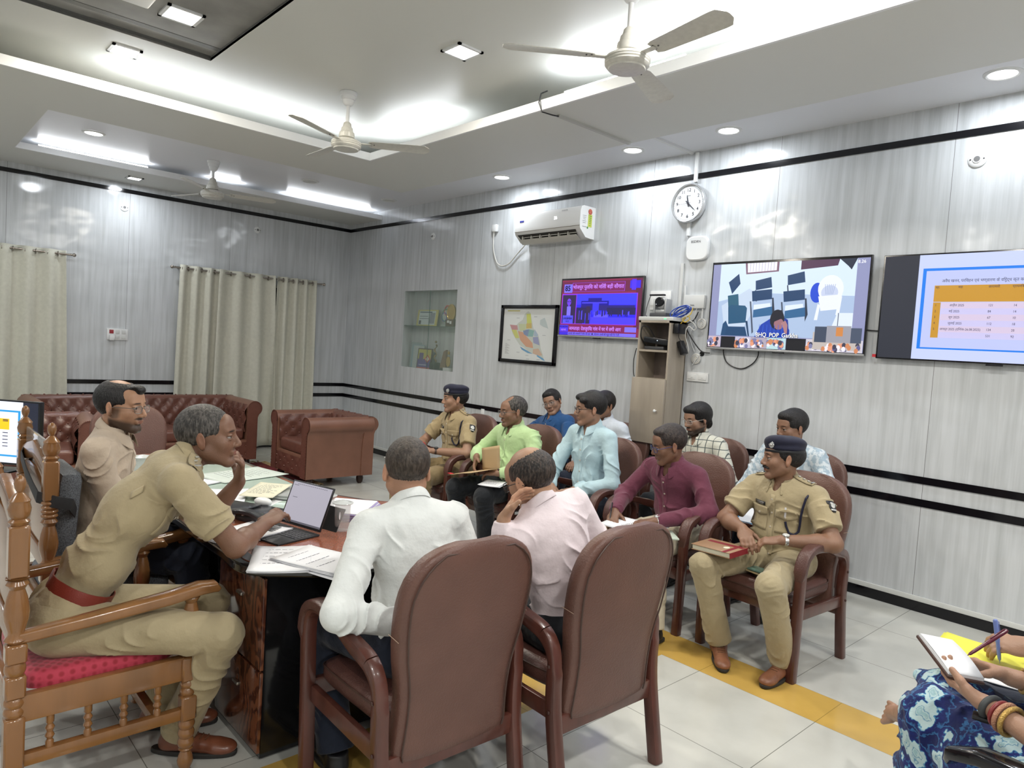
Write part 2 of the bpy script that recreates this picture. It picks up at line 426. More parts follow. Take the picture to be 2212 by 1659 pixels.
# ceiling: false ceiling with soffits, ring and coves
cz = 3.25; L = .07
m = MB()
def cb(x0, x1, y0, y1, z0, z1): m.box(((x0+x1)/2, (y0+y1)/2, (z0+z1)/2), (abs(x1-x0), abs(y1-y0), z1-z0))
cb(0, .83, 0, -4.19, cz, cz+.02)                    # strip along the left wall
cb(0, 3.51, -4.19, RY, cz, cz+.02); cb(2.62, 3.51, -.84, -4.19, cz, cz+.02)
cb(3.51, RX, -.84, -1.78, cz, cz+.02); cb(3.51, RX, -7.2, RY, cz, cz+.02)
cb(2.62, 2.64, -.84, -4.19, cz+.02, H); cb(2.64, RX, -.84, -.86, cz+.02, H); cb(.83, 2.62, -4.19, -4.21, cz+.02, H)
m2_ = m; m = MB(); cb(0, 2.64, 0, -4.21, H, H+.02); cb(2.64, RX, 0, -.86, H, H+.02); cb(2.62, 2.6195, -.84, -4.19, cz+.02, H); cb(.83, 2.62, -4.1895, -4.19, cz+.02, H)
S(m.build('ceiling_upper', M_CEILU, smooth=False)); m = m2_
# centre ceiling with a rectangular recess
Z3 = 3.50; dx0, dx1, dy0, dy1 = 4.07, 8.0, -3.44, -6.6
cb(2.9, dx0, -1.2, -7.6, Z3, Z3+.02); cb(dx1, RX, -1.2, -7.6, Z3, Z3+.02); cb(dx0, dx1, -1.2, dy0, Z3, Z3+.02); cb(dx0, dx1, dy1, -7.6, Z3, Z3+.02)
cb(0, RX, 0, RY, 3.78, 3.8)
S(m.build('ceiling', M_CEIL, smooth=False))
m = MB()
cb(3.51, 3.53, -1.78, -7.2, cz, cz+L); cb(3.53, RX, -1.78, -1.80, cz, cz+L); cb(3.51, RX, -7.18, -7.2, cz, cz+L); cb(.83, .85, 0, -4.19, cz, cz+.062)
cb(.83, 2.62, -4.185, -4.19, cz, cz+.11)
S(m.build('trim_70', M_CEILW, smooth=False))
m = MB(); cb(dx0, dx1, dy0, dy1, Z3+.035, Z3+.05); S(m.build('ceiling_recess_panel', M_DARKC, smooth=False))
m = MB(); cb(dx0-.01, dx0, dy0, dy1, Z3+.001, Z3+.05); cb(dx0, dx1, dy0, dy0+.01, Z3+.001, Z3+.05); cb(dx0+.13, dx0+.19, dy0, dy1, Z3+.033, Z3+.036); cb(dx1, dx1+.01, dy0, dy1, Z3+.001, Z3+.05)
S(m.build('trim_71', M_DARKS, smooth=False))
# grime line where the left soffit meets the wall
# ---- fixtures
M_LIT = emat('lamp_diffuser', (1, 1, 1), 9); M_LITW = emat('lamp_diffuser_warm', (1, .93, .78), 8); M_TUBE = emat('tube_glow', (.95, .97, 1), 14)
M_WHITE = mat('white_plastic', (.75, .76, .76), .35); M_WHITED = mat('white_plastic_dim', (.62, .63, .62), .4)
def downlight(x, y, z, lit, label, r=.088, power=P_DOWN):
    t = thing('ceiling_downlight', label, 'ceiling light', (x, y, z), group='round downlights' if lit else 'unlit round downlights')
    MB().lathe([(r-.014, .0), (r-.014, -.008), (r-.004, -.012), (r+.012, -.004), (r+.012, 0)], n=32, cap=False).build('rim', M_WHITE, t)
    MB().lathe([(r-.012, -.004), (0.0001, -.004)], n=32).build('diffuser', M_LIT if lit else M_WHITED, t)
    if lit:
        lamp('lamp_light', 'AREA', (0, 0, -.014), power, size=r*1.7, shape='DISK', color=COOL, parent=t)
    return t
DL = [(3.77, -.37, 'lit round downlight farthest along the strip beside the clock wall'), (5.48, -.37, 'lit round downlight between the end of the ceiling conduit and the air conditioner side'), (6.40, -.37, 'lit round downlight just past the clock conduit, above the large meeting screen'), (8.17, -.37, 'large lit round downlight above the table presentation screen')]
for x, y, lb in DL: downlight(x, y, H-.001, True, lb)
downlight(9.9, -.37, H-.001, True, 'lit round downlight beyond the presentation screen'); downlight(11.6, -.37, H-.001, True, 'lit round downlight near the far right corner')
downlight(1.67, -3.68, H-.001, True, 'lit round downlight inside the recess above the curtains')
downlight(1.68, -1.49, H-.001, False, 'unlit round downlight beside the farthest ceiling fan')
downlight(1.61, -.38, H-.001, False, 'unlit round downlight in the corner where recess and clock wall meet')
def panel_light(x, y, z, label, mt, s=.2, power=P_PANEL, col=WARM, sy=None):
    t = thing('ceiling_panel_light', label, 'ceiling light', (x, y, z), group='square ceiling lights'); sy = sy or s
    m = MB()
    for (a, b_, c, d) in ((0, sy/2-.01, s, .02), (0, -sy/2+.01, s, .02), (s/2-.01, 0, .02, sy), (-s/2+.01, 0, .02, sy)): m.box((a, b_, -.005), (c, d, .012))
    m.build('frame', M_WHITE, t, smooth=False)
    MB().box((0, 0, -.002), (s-.03, sy-.03, .004)).build('diffuser', mt, t, smooth=False)
    lamp('lamp_light', 'AREA', (0, 0, -.014), power, size=s-.04, color=col, parent=t)
    return t
panel_light(5.64, -2.39, Z3-.001, 'square ceiling light between the two nearest fans', M_LIT)
panel_light(3.76, -3.92, Z3-.001, 'warm square ceiling light beside the dark ceiling panel', M_LITW, s=.19)
panel_light(4.60, -3.80, Z3+.034, 'bright square ceiling light set in the dark ceiling panel', M_LIT, s=.22)
panel_light(.44, -3.02, cz-.001, 'small square light in the soffit above the curtains', M_LIT, s=.16, power=8, col=COOL)
for k_, (x, y) in enumerate(((7.8, -2.4), (9.9, -2.4), (11.6, -2.4), (9.9, -4.4), (11.6, -4.4), (6.2, -6.9), (9.9, -6.4), (3.8, -6.4), (11.6, -6.4))):  # unseen lights added as fill for the whole room
    pl_ = panel_light(x, y, Z3-.001, 'added square fill light out of the picture, number by position', M_LIT, power=P_PANEL, col=(1, .97, .92)); pl_['label'] = 'added square fill light out of the picture, %s' % ('above the big fan', 'beyond the big fan', 'in the far centre corner', 'over the camera place', 'behind the camera place', 'beyond the dark panel', 'behind the camera towards the doors', 'left of the dark panel', 'in the rear corner')[k_]
for k_, (x, y) in enumerate(((1.7, -5.2), (1.7, -7.0), (2.6, -8.2), (6, -8.2), (9.4, -8.2))):  # more unseen fill lights, added under the low soffit
    panel_light(x, y, cz-.001, 'added square soffit fill light out of the picture, %s' % ('left of the curtains', 'farther left of the curtains', 'in the left rear corner', 'along the rear wall middle', 'along the rear wall right')[k_], M_LIT, power=P_DOWN, col=COOL)
def tube_light(p0, p1, label, up=True, power=P_COVE, r=.011):
    a = Vector(p0); b_ = Vector(p1); L_ = (b_-a).length; c = (a+b_)/2; rz = math.atan2(b_.y-a.y, b_.x-a.x)
    t = thing('tube_light', label, 'tube light', c, rz, group='cove tube lights')
    MB().box((0, 0, -.016), (L_, .03, .014)).build('batten', M_WHITE, t, smooth=False)
    MB().tube([(-L_/2+.01, 0, 0), (L_/2-.01, 0, 0)], r, 10).build('tube', M_TUBE, t)
    lamp('lamp_light', 'AREA', (0, 0, .016), power*L_, size=L_, size_y=.03, color=(.88, .94, 1), rot=(PI, 0, 0), parent=t)
zt = cz+.075
tube_light((3.44, -3.95, zt-.035), (3.44, -1.9, zt-.035), 'tube light hidden in the cove behind the middle fan', power=3.2)
tube_light((3.55, -1.71, zt-.035), (4.72, -1.71, zt-.035), 'short tube light hidden in the cove right of the middle fan', power=3.2)
tube_light((5.98, -1.765, zt+.01), (6.95, -1.765, zt+.01), 'bare glowing tube light resting on the cove edge beside the big fan')
tube_light((7.0, -1.71, zt-.01), (8.6, -1.71, zt-.01), 'tube light in the cove right of the big fan'); tube_light((8.7, -1.71, zt-.01), (10.4, -1.71, zt-.01), 'tube light in the cove beyond the picture')
tube_light((.80, -4.0, cz+.072), (.80, -2.97, cz+.072), 'thin tube light in the recess at the curtain side', power=5)
tube_light((.78, -2.3, cz+.05), (.78, -1.95, cz+.05), 'short tube light in the recess behind the farthest fan', power=4)
tube_light((.76, -1.35, cz+.05), (.76, -.15, cz+.05), 'tube light in the recess near the corner of the room', power=7)
# raceway, conduit and loose cable
M_COND = mat('conduit_grey', (.5, .5, .47), .5)
t = MB().box((5.835, -1.26, cz-.008), (.03, .80, .016)).build('cable_raceway', M_COND, smooth=False); props(t, 'grey cable raceway under the dropped ceiling ring near the big fan', 'raceway')
t = MB().tube([(5.79, -1.74, 3.40), (5.78, -1.79, 3.37), (5.79, -1.815, 3.30), (5.81, -1.80, 3.236), (5.83, -1.72, 3.232), (5.835, -1.64, 3.24)], .005, 8).build('loose_cable', mat('black_cable', (.01, .01, .012), .4)); props(t, 'loose black cable hanging from the cove to the ceiling raceway', 'cable')
M_CABLE = MATS['black_cable']
t = thing('cable_conduit', 'white cable conduit running from the ceiling strip down to the wall clock', 'conduit')
MB().box((5.85, -.30, H-.009), (.03, .56, .018)).build('ceiling_section', M_WHITE, t, smooth=False)
MB().box((5.90, -.012, 3.235), (.032, .022, .25)).build('wall_section', M_WHITE, t, smooth=False)
t = MB().box((5.865, -.01, 2.715), (.03, .02, .12)).build('cable_conduit', M_WHITE, smooth=False); props(t, 'short white conduit between the clock and the white wireless box', 'conduit')
t = MB().box((5.83, -.008, 1.98), (.026, .016, .88)).build('cable_conduit', M_WHITED, smooth=False); props(t, 'long pale conduit below the wireless box down the wall', 'conduit')
# ---- ceiling fans
M_FAN = mat('fan_enamel', (.62, .61, .56), .32, var=(40, .06)); M_FANW = mat('fan_canopy_white', (.78, .79, .8), .3)
M_DKG = mat('dark_grey', (.05, .05, .055), .4)
def fan(x, y, zb, zc, angles, label):
    t = thing('ceiling_fan', label, 'ceiling fan', (x, y, zb), group='ceiling fans')
    hc = zc-zb
    MB().lathe([(.062, hc), (.066, hc-.004), (.062, hc-.03), (.056, hc-.032), (.053, hc-.06), (.046, hc-.062), (.042, hc-.085), (.03, hc-.10), (.022, hc-.105)], n=28).build('canopy', M_FANW, t)
    MB().lathe([(.014, .08), (.014, hc-.1)], n=14).build('rod', M_FANW, t)
    MB().lathe([(.02, .17), (.03, .16), (.037, .13), (.045, .125), (.05, .095), (.058, .09), (.062, .06), (.06, .05), (.05, .045)], n=28).build('lower_canopy', M_FAN, t)
    MB().lathe([(.05, .045), (.085, .035), (.112, .02), (.118, .008), (.114, .004), (.118, -.004), (.112, -.010), (.116, -.018), (.104, -.032), (.098, -.034), (.094, -.042), (.03, -.046), (.001, -.046)], n=36).build('motor', M_FAN, t)
    for a in angles:
        M_ = Matrix.Rotation(math.radians(a), 4, 'Z')
        m = MB(); N = 14; W0, W1 = .050, .068; P = []
        for i in range(N+1):
            u = i/N; xx = .175+u*.47; hw = W0+(W1-W0)*min(1, u*1.2)
            if u > .9: hw *= math.sqrt(max(0.03, 1-((u-.9)/.1)**2*.85))
            if i == 0: hw *= .8
            th = .0015
            pr = []
            for (sx, sz) in ((-1, 0), (-.85, .006), (0, .009), (.85, .006), (1, 0), (.85, .002), (0, .005), (-.85, .002)):
                yy = sx*hw; zz = sz + yy*math.tan(math.radians(-11)) + .012
                pr.append((xx, yy, zz))
            pr.append(pr[0]); P.append(pr)
        m.grid(P); m.poly(P[0][:-1]); m.poly(P[-1][:-1][::-1])
        q = m.build('blade', M_FAN, t); q.rotation_euler = (0, 0, math.radians(a))
        b2 = MB().box((.145, 0, .012), (.10, .035, .006), bev=.002).build('blade_bracket', M_FAN, q)
        m3 = MB()
        for (px_, py_) in ((.19, .014), (.19, -.014), (.215, 0)): m3.sphere((px_, py_, .013-py_*.19), .005, (1, 1, .6), 8, 6)
        m3.build('screw', M_DKG, q)
    return t
F1 = fan(7.0, -2.35, 3.10, Z3, (-127, -8, 108), 'large near ceiling fan hanging beside the glowing cove tube')
F2 = fan(4.33, -2.48, 3.10, Z3, (-64, 54, 178), 'middle ceiling fan under the bright cove corner')
F3 = fan(1.6, -2.55, 3.02, H, (-42, 72, -162), 'farthest small ceiling fan hanging in front of the curtain wall')
# cassette air conditioner at the top edge of the picture
t = thing('ceiling_cassette', 'white ceiling cassette unit in the dark ceiling panel at the top edge', 'air conditioner', (5.07, -4.39, Z3+.035))
MB().box((0, 0, -.02), (.95, .8, .04), bev=.015).build('grille_cover', M_WHITE, t); MB().box((-.0, 0, -.042), (.72, .5, .006), bev=.002).build('intake_grille', M_WHITED, t)
# ================================================================= FURNITURE
def leather(name, col, rough=.36, var=.12, bs=160, st=.25):
    return mat(name, col, rough, bump=(bs, st), var=(6, var), spec=.5)
M_LBACK = leather('chair_leather', (.120, .056, .042)); M_LDARK = leather('chair_leather_dark', (.085, .036, .029), .3)
M_CHW = mat('chair_wood_stain', (.085, .028, .020), .28, var=(18, .3, (1, 1, .15)), coat=.3)
M_PIPE = mat('piping_dark', (.06, .03, .022), .4); M_STITCH = mat('stitch_thread', (.42, .30, .22), .7)
M_STUD = mat('screw_cap', (.05, .02, .015), .4)
def brown_chair(label, x, y, ang, group=None):
    t = thing('office_chair', label, 'chair', (x, y, 0), math.radians(ang-90), group)
    for s in (-1, 1):
        path = [(.275, .245, 0), (.279, .247, .2), (.284, .250, .42), (.287, .252, .54), (.289, .246, .595), (.290, .226, .637), (.291, .19, .660), (.291, .14, .670), (.291, .06, .664),
                (.290, -.02, .648), (.288, -.08, .630), (.285, -.13, .618), (.281, -.172, .603), (.277, -.205, .572), (.273, -.222, .53), (.270, -.226, .47), (.268, -.226, .40), (.267, -.235, .30), (.265, -.262, .15), (.262, -.292, 0)]
        # smooth the path
        P = [Vector((s*a, b_, c)) for a, b_, c in path]; Q = []
        for i in range(len(P)-1):
            p0, p1, p2, p3 = P[max(i-1, 0)], P[i], P[i+1], P[min(i+2, len(P)-1)]
            for k_ in range(3):
                u = k_/3; Q.append(.5*((2*p1)+(p2-p0)*u+(2*p0-5*p1+4*p2-p3)*u*u+(3*p1-p0-3*p2+p3)*u**3))
        Q.append(P[-1]); n = len(Q)
        fl = []
        for i in range(n):
            u = i/(n-1); w_ = .024; h_ = .018
            if u < .3: h_ = .024
            if .45 < u < .75: h_ = .018+.008*math.sin((u-.45)/.3*PI)
            if u > .78: h_ = .024
            fl.append((w_, h_))
        ia = next(i for i, q in enumerate(Q) if q.z > .44); ib = next(i for i, q in enumerate(Q) if q.z > .5 and q.y < -.16)
        fr = MB().tube(Q[:ia+1], 0, 12, flat=fl[:ia+1], up=(0, 1, .001)).build('leg', M_CHW, t)
        # armrest: the bent part
        m = MB(); m.tube(Q[ia:ib+1], 0, 12, flat=[(b_, a) for a, b_ in fl[ia:ib+1]], up=(s*1, 0, 0)); m.build('armrest', M_CHW, t)
        m = MB(); m.tube(Q[ib:], 0, 12, flat=[(b_, a) for a, b_ in fl[ib:]], up=(s*1, 0, 0)); m.build('leg', M_CHW, t)
        j0 = next(i for i, q in enumerate(Q) if q.z > .50); j1 = next(i for i, q in enumerate(Q) if q.y < .02)
        pad = Q[j0:j1]; c_ = []; pf = []
        for i, q in enumerate(pad):
            u = i/(len(pad)-1); tg = (Q[j0+i+1]-Q[j0+i-1]).normalized(); nrm = Vector((0, -tg.z, tg.y))
            if nrm.z < 0 and u > .5: nrm = -nrm
            if u <= .5 and nrm.y < 0 and nrm.z <= 0: nrm = -nrm
            nn = Vector((0, max(nrm.y, -nrm.y) if u < .5 else nrm.y, abs(nrm.z)))
            e = min(1, u*9, (1-u)*9); c_.append(q+nn*.012); pf.append((.010+.009*e, .018+.014*e))
        MB().tube(c_, 0, 14, flat=pf, up=(1, 0, 0)).build('arm_pad', M_LDARK, t)
        MB().box((s*.268, 0, .335), (.022, .46, .06), bev=.004).build('side_rail', M_CHW, t)
        m = MB()
        for (yy, zz) in ((.25, .34), (-.232, .34), (-.222, .5)): m.sphere((s*.294 if zz < .4 else s*.298, yy, zz), .007, (.5, 1, 1), 8, 6)
        m.build('screw_cap', M_STUD, t)
    MB().box((0, .245, .35), (.53, .022, .065), bev=.004).build('front_rail', M_CHW, t)
    MB().box((0, -.238, .285), (.51, .022, .07), bev=.004).build('rear_rail', M_CHW, t)
    # seat: pillow form
    P = []
    for i in range(9):
        v = -1+2*i/8; row = []; n = 40
        sc = math.sqrt(max(0.0, 1-abs(v)**2.6)) if abs(v) < 1 else 0.0
        k1 = .84+.16*sc
        for k_ in range(n+1):
            a = 2*PI*k_/n; e = .38; cx = math.copysign(abs(math.cos(a))**e, math.cos(a)); sx = math.copysign(abs(math.sin(a))**e, math.sin(a))
            yy = .03+.255*sx*k1; xx = (.252-.02*(.5-.5*sx))*cx*k1
            zz = .415+.045*v - (.03*max(0, (yy-.16)/.13)**2) + .006*math.cos(cx*2.2)
            row.append((xx, yy, zz))
        P.append(row)
    m = MB(); m.grid(P); m.poly(P[0][:-1]); m.poly(P[-1][:-1]); m.build('seat', M_LDARK, t)
    m = MB(); m.tube([(q[0]*1.012, .03+(q[1]-.03)*1.012, q[2]) for q in P[6][:-1]], .0035, 6, close=True); m.build('seat_piping', M_PIPE, t)
    # backrest
    def hw(v):
        b0 = .232-.012*math.sin(min(1, v/.5)*PI)+.026*sm(min(1, max(0, (v-.30)/.42)))
        if v > .70: u = (v-.70)/.30; b0 *= (max(0, 1-u**2.7))**(1/2.7)
        if v < .07: b0 *= .88+.12*math.sin(v/.07*PI/2)
        return b0
    def cen(v): return (-.215-.02*v-.075*v*v, .275+.715*v)
    P = []; vs = [0, .01, .03, .06, .1, .16, .24, .32, .4, .48, .56, .64, .70, .75, .8, .85, .89, .925, .95, .97, .985, .995]
    for v in vs:
        yc, zc = cen(v); hw_ = hw(v); th = .036+.008*math.sin(v*PI); n = 36
        if v > .9: th *= math.sqrt(max(.05, 1-((v-.9)/.1)**2*.8))
        if v < .03: th *= .6+.4*v/.03
        row = []
        for k_ in range(n+1):
            a = 2*PI*k_/n; e = .42; cx = math.copysign(abs(math.cos(a))**e, math.cos(a)); sx = math.copysign(abs(math.sin(a))**e, math.sin(a))
            bow = .018*(1-(cx)**2) if sx > 0 else .012*(1-cx*cx)
            row.append((hw_*cx, yc+th*sx-bow*(1 if sx > 0 else .6), zc))
        P.append(row)
    m = MB(); m.grid(P); m.poly(P[0][:-1]); m.poly(P[-1][:-1]); m.build('backrest', M_LBACK, t)
    def outline(off, yo, v0=.035, v1=.968):
        vv = [v0+(v1-v0)*i/30 for i in range(31)]; Lp = []
        for v in vv:
            yc, zc = cen(v); w_ = max(.01, hw(v)-off); th = .036+.008*math.sin(v*PI)
            if v > .9: th *= math.sqrt(max(.05, 1-((v-.9)/.1)**2*.8))
            Lp.append((w_, yc+yo*(th+.0005)-(.012*.6*(1-min(1, w_/hw(v))**2) if yo < 0 else .0), zc-(off*.35 if v > .8 else 0)))
        return [Vector((-a, b_, c)) for a, b_, c in Lp]+[Vector((a, b_, c)) for a, b_, c in Lp[::-1]]
    MB().tube(outline(.024, -1), .0032, 6).build('back_piping', M_PIPE, t)
    m = MB()
    for s in (-1, 1):
        yc, zc = cen(.60); m.tube([(s*(hw(.6)+.0012), yc+.03, zc), (s*(hw(.6)+.0018), yc, zc-.002), (s*(hw(.6)+.0008), yc-.028, zc-.006)], .0011, 5)
    m.build('stitching', M_STITCH, t)
    return t
CH = [('brown leather armchair nearest the camera, seen from behind with the white shirted man in it', 7.42, -3.775, 178), ('brown leather armchair seen from behind with the man in pale pink', 7.555, -3.155, 178),
      ('brown leather chair of the officer with the beret at the clock wall end', 7.60, -1.50, -94), ('brown leather chair of the man in the maroon shirt', 6.90, -1.50, -92),
      ('brown leather chair of the man in the light blue shirt', 6.17, -1.48, -90), ('brown leather chair of the man in the lime green shirt', 5.42, -1.50, -90),
      ('brown leather chair of the officer with the dark beret and red ring', 4.67, -1.52, -90), ('brown leather chair of the man in the short sleeved royal blue shirt', 4.86, -.46, -90),
      ('brown leather chair half hidden behind the light blue shirted man', 5.52, -.50, -90), ('brown leather chair of the bearded man in the checked shirt', 6.46, -.52, -90),
      ('brown leather chair of the black haired man hidden behind the beret officer', 7.19, -.50, -90), ('brown high backed chair standing empty at the far end of the glass topped desk', 3.93, -3.78, 0),
      ('brown leather chair whose curved arm shows beside the writing hand', 9.22, -2.33, 182)]
CHAIRS = []
c0 = brown_chair(CH[0][0], *CH[0][1:], group='brown leather meeting chairs'); CHAIRS.append(c0)
for lb, x, y, a in CH[1:]:
    c = copy_tree(c0); c.location = (x, y, 0); c.rotation_euler = (0, 0, math.radians(a-90)); c['label'] = lb; CHAIRS.append(c)
# black glossy chair of the woman
M_BLK = mat('black_gloss_plastic', (.008, .008, .01), .12); M_BLKF = mat('black_seat_fabric', (.015, .015, .017), .8)
t = thing('visitor_chair', 'black glossy armed chair of the woman in the blue floral dress', 'chair', (9.18, -2.92, 0), math.radians(172-90))
MB().box((0, 0, .43), (.48, .48, .07), bev=.025).build('seat', M_BLKF, t); MB().box((0, -.27, .72), (.46, .05, .45), bev=.02).build('backrest', M_BLKF, t)
for s in (-1, 1):
    MB().tube([(s*.27, .24, .02), (s*.27, .23, .3), (s*.27, .20, .44), (s*.27, -.2, .46), (s*.27, -.25, .3), (s*.27, -.26, .02)], .013, 10).build('leg', mat('chrome_black', (.02, .02, .02), .2, metal=1), t)
    MB().tube([(s*.30, -.24, .60), (s*.305, -.1, .655), (s*.30, .06, .675), (s*.29, .17, .668), (s*.275, .235, .64), (s*.262, .25, .61)], [.018, .024, .03, .032, .026, .014], 14, flat=[(.03, .014), (.032, .018), (.034, .02), (.034, .02), (.03, .017), (.018, .01)]).build('armrest', M_BLK, t)
    MB().tube([(s*.29, -.05, .65), (s*.28, -.05, .46)], .014, 8).build('arm_support', MATS['chrome_black'], t)
# ---- turned wooden chairs
M_OAK = mat('varnished_teak', (.215, .098, .034), .24, var=(7, .32, (1, 1, .12)), coat=.5)
M_OAKD = mat('varnished_teak_carved', (.20, .085, .028), .25, var=(9, .3), coat=.4)
M_RED = mat('red_velvet', (.36, .012, .028), .75, sheen=.4)
n_, l_, b_ = nodes(M_RED); tc_ = n_.new('ShaderNodeTexCoord'); mp_ = n_.new('ShaderNodeMapping'); mp_.inputs['Rotation'].default_value = (0, 0, PI/4); l_.new(tc_.outputs['Object'], mp_.inputs[0])
ck_ = n_.new('ShaderNodeTexVoronoi'); ck_.inputs['Scale'].default_value = 46; ck_.inputs['Randomness'].default_value = 0; l_.new(mp_.outputs[0], ck_.inputs['Vector'])
rr_ = n_.new('ShaderNodeValToRGB'); rr_.color_ramp.elements[0].position = .25; rr_.color_ramp.elements[1].position = .5; rr_.color_ramp.elements[0].color = (.30, .010, .025, 1); rr_.color_ramp.elements[1].color = (.47, .035, .07, 1)
l_.new(ck_.outputs['Distance'], rr_.inputs[0]); l_.new(rr_.outputs[0], b_.inputs['Base Color'])
bp_ = n_.new('ShaderNodeBump'); bp_.inputs['Strength'].default_value = .3; bp_.inputs['Distance'].default_value = .004; l_.new(ck_.outputs['Distance'], bp_.inputs['Height']); l_.new(bp_.outputs[0], b_.inputs['Normal'])
M_GREYF = mat('grey_fleck_fabric', (.11, .12, .135), .9, var=(220, .6)); M_PLAST = mat('clear_plastic_wrap', (.75, .75, .78), .08, trans=.85, ior=1.3)
def beads(z0, z1, r, n=3, core=.8):
    """turned beads between two heights"""
    out = []; st = (z1-z0)/n
    for i in range(n):
        a = z0+i*st
        for k_ in range(7):
            u = k_/6; out.append((r*(core+(1-core)*math.sin(u*PI)), a+st*u))
    return out
def turned(m, x, y, segs):
    for sg in segs:
        if sg[0] == 'sq': _, z0, z1, w_ = sg; m.box((x, y, (z0+z1)/2), (w_, w_, z1-z0), bev=.006, seg=1)
        elif sg[0] == 'be': _, z0, z1, r, n = sg; m.lathe(beads(z0, z1, r, n), (x, y, 0), 20)
        elif sg[0] == 'va':   # vase
            _, z0, z1, r = sg; h_ = z1-z0
            m.lathe([(r*.62, z0), (r*.95, z0+.06*h_), (r*.66, z0+.14*h_), (r*.7, z0+.2*h_), (r*1.0, z0+.38*h_), (r*1.05, z0+.5*h_), (r*.85, z0+.7*h_), (r*.6, z0+.84*h_), (r*.92, z0+.92*h_), (r*.65, z1)], (x, y, 0), 20)
        elif sg[0] == 'fin':
            _, z0, r = sg
            m.lathe([(r*.8, z0), (r*1.05, z0+.012), (r*.75, z0+.02), (r*1.0, z0+.03), (r*1.12, z0+.05), (r*.95, z0+.068), (r*1.05, z0+.075), (r*.5, z0+.095), (r*.28, z0+.10), (r*.5, z0+.112), (r*.58, z0+.125), (r*.5, z0+.14), (r*.2, z0+.15), (0.0005, z0+.152)], (x, y, 0), 20)
    return m
def throne(label, x, y, ang, seat_m, hgt=1.14, W=.335, back=True):
    t = thing('carved_armchair', label, 'chair', (x, y, 0), math.radians(ang-90), 'turned wooden armchairs')
    D0, D1 = -.25, .26
    for s in (-1, 1):
        m = MB(); turned(m, s*W, D1, [('va', 0, .10, .026), ('be', .10, .20, .028, 3), ('sq', .20, .29, .052), ('be', .29, .345, .027, 2), ('sq', .345, .435, .058), ('va', .435, .66, .031)]); m.build('leg', M_OAK, t)
        z = hgt-.15
        m = MB(); turned(m, s*W, D0, [('va', 0, .12, .028), ('be', .12, .20, .03, 2), ('sq', .20, .37, .054), ('be', .37, .43, .029, 2), ('sq', .43, .50, .054), ('be', .50, .54, .029, 1), ('sq', .54, .60, .056), ('va', .60, .80, .033), ('be', .80, z-.17, .031, 4), ('sq', z-.17, z-.01, .054), ('fin', z-.01, .028)]); m.build('rear_post', M_OAK, t)
        MB().tube([(s*W, D0, .615), (s*(W+.004), -.05, .632), (s*(W+.006), .18, .655), (s*(W+.006), .285, .672), (s*(W+.006), .335, .67), (s*(W+.006), .352, .655)], 0, 14, flat=[(.022, .018), (.026, .02), (.031, .021), (.033, .021), (.03, .018), (.014, .009)], up=(0, 0, 1)).build('armrest', M_OAK, t)
        MB().box((s*W, 0, .392), (.036, .48, .085), bev=.006).build('seat_rail', M_OAK, t)
        MB().box((s*W, 0, .225), (.03, .48, .04), bev=.005).build('stretcher', M_OAK, t)
        for i in range(4):
            m = MB(); m.lathe([(.012, .243), (.012, .262), (.008, .268), (.014, .28), (.009, .292), (.014, .306), (.008, .318), (.012, .324), (.012, .35)], (s*W, -.155+i*.105, 0), 14); m.build('spindle', M_OAK, t)
    for yy in (D0, D1): MB().box((0, yy, .392), (2*W-.05, .036, .085), bev=.006).build('seat_rail', M_OAK, t)
    MB().box((0, D1-.1, .225), (2*W-.03, .03, .035), bev=.005).build('stretcher', M_OAK, t)
    # cushion
    P = []
    for i in range(8):
        v = i/7; row = []; sc = math.sqrt(1-(v*.999)**3)
        for k_ in range(41):
            a = 2*PI*k_/40; e = .3; cx = math.copysign(abs(math.cos(a))**e, math.cos(a)); sx = math.copysign(abs(math.sin(a))**e, math.sin(a)); q = .72+.28*sc if i < 7 else .4
            row.append(((W-.022)*cx*q, .005+.235*sx*q, .425+.055*math.sin(v*PI/2)))
        P.append(row)
    m = MB(); m.grid(P); m.poly(P[-1][:-1]); m.build('seat_cushion', seat_m, t)
    if back:
        MB().box((0, D0, .62), (2*W-.05, .035, .07), bev=.006).build('back_rail', M_OAKD, t)
        m = MB(); m.tube([(-W+.02, D0, .96), (-.15, D0, 1.0), (0, D0, 1.03), (.15, D0, 1.0), (W-.02, D0, .96)], 0, 10, flat=(.018, .04), up=(0, 0, 1)); m.build('crest_rail', M_OAKD, t)
        MB().box((0, D0+.01, .81), (2*W-.12, .04, .30), bev=.015).build('back_panel', M_OAKD, t)
    return t
T1 = throne('carved teak armchair with a red velvet seat, under the officer in khaki', 6.555, -4.615, 90, M_RED, hgt=1.125, W=.305)
T2 = throne('carved teak armchair with grey cushions, behind the man in the beige shirt', 5.81, -4.42, 90, M_GREYF, hgt=1.19, W=.325)
t = MB().box((0, 0, 0), (.44, .09, .46), bev=.04, M=Matrix.Translation((5.86, -4.60, .735)) @ Matrix.Rotation(math.radians(-4), 4, 'X')).build('lumbar_cushion', M_GREYF); props(t, 'grey flecked upright cushion strapped behind the beige shirted man', 'cushion')
t = MB().tube([(5.50, -4.66, 1.0), (5.62, -4.70, .97), (5.85, -4.71, .93), (6.02, -4.71, .90), (6.12, -4.71, .885), (6.17, -4.66, .87), (6.155, -4.60, .85), (6.08, -4.57, .80)], 0, 8, flat=(.003, .024), up=(0, 0, 1)).build('strap', mat('black_webbing', (.015, .015, .017), .7)); props(t, 'black webbing strap looped around the post of the grey cushioned chair', 'strap')
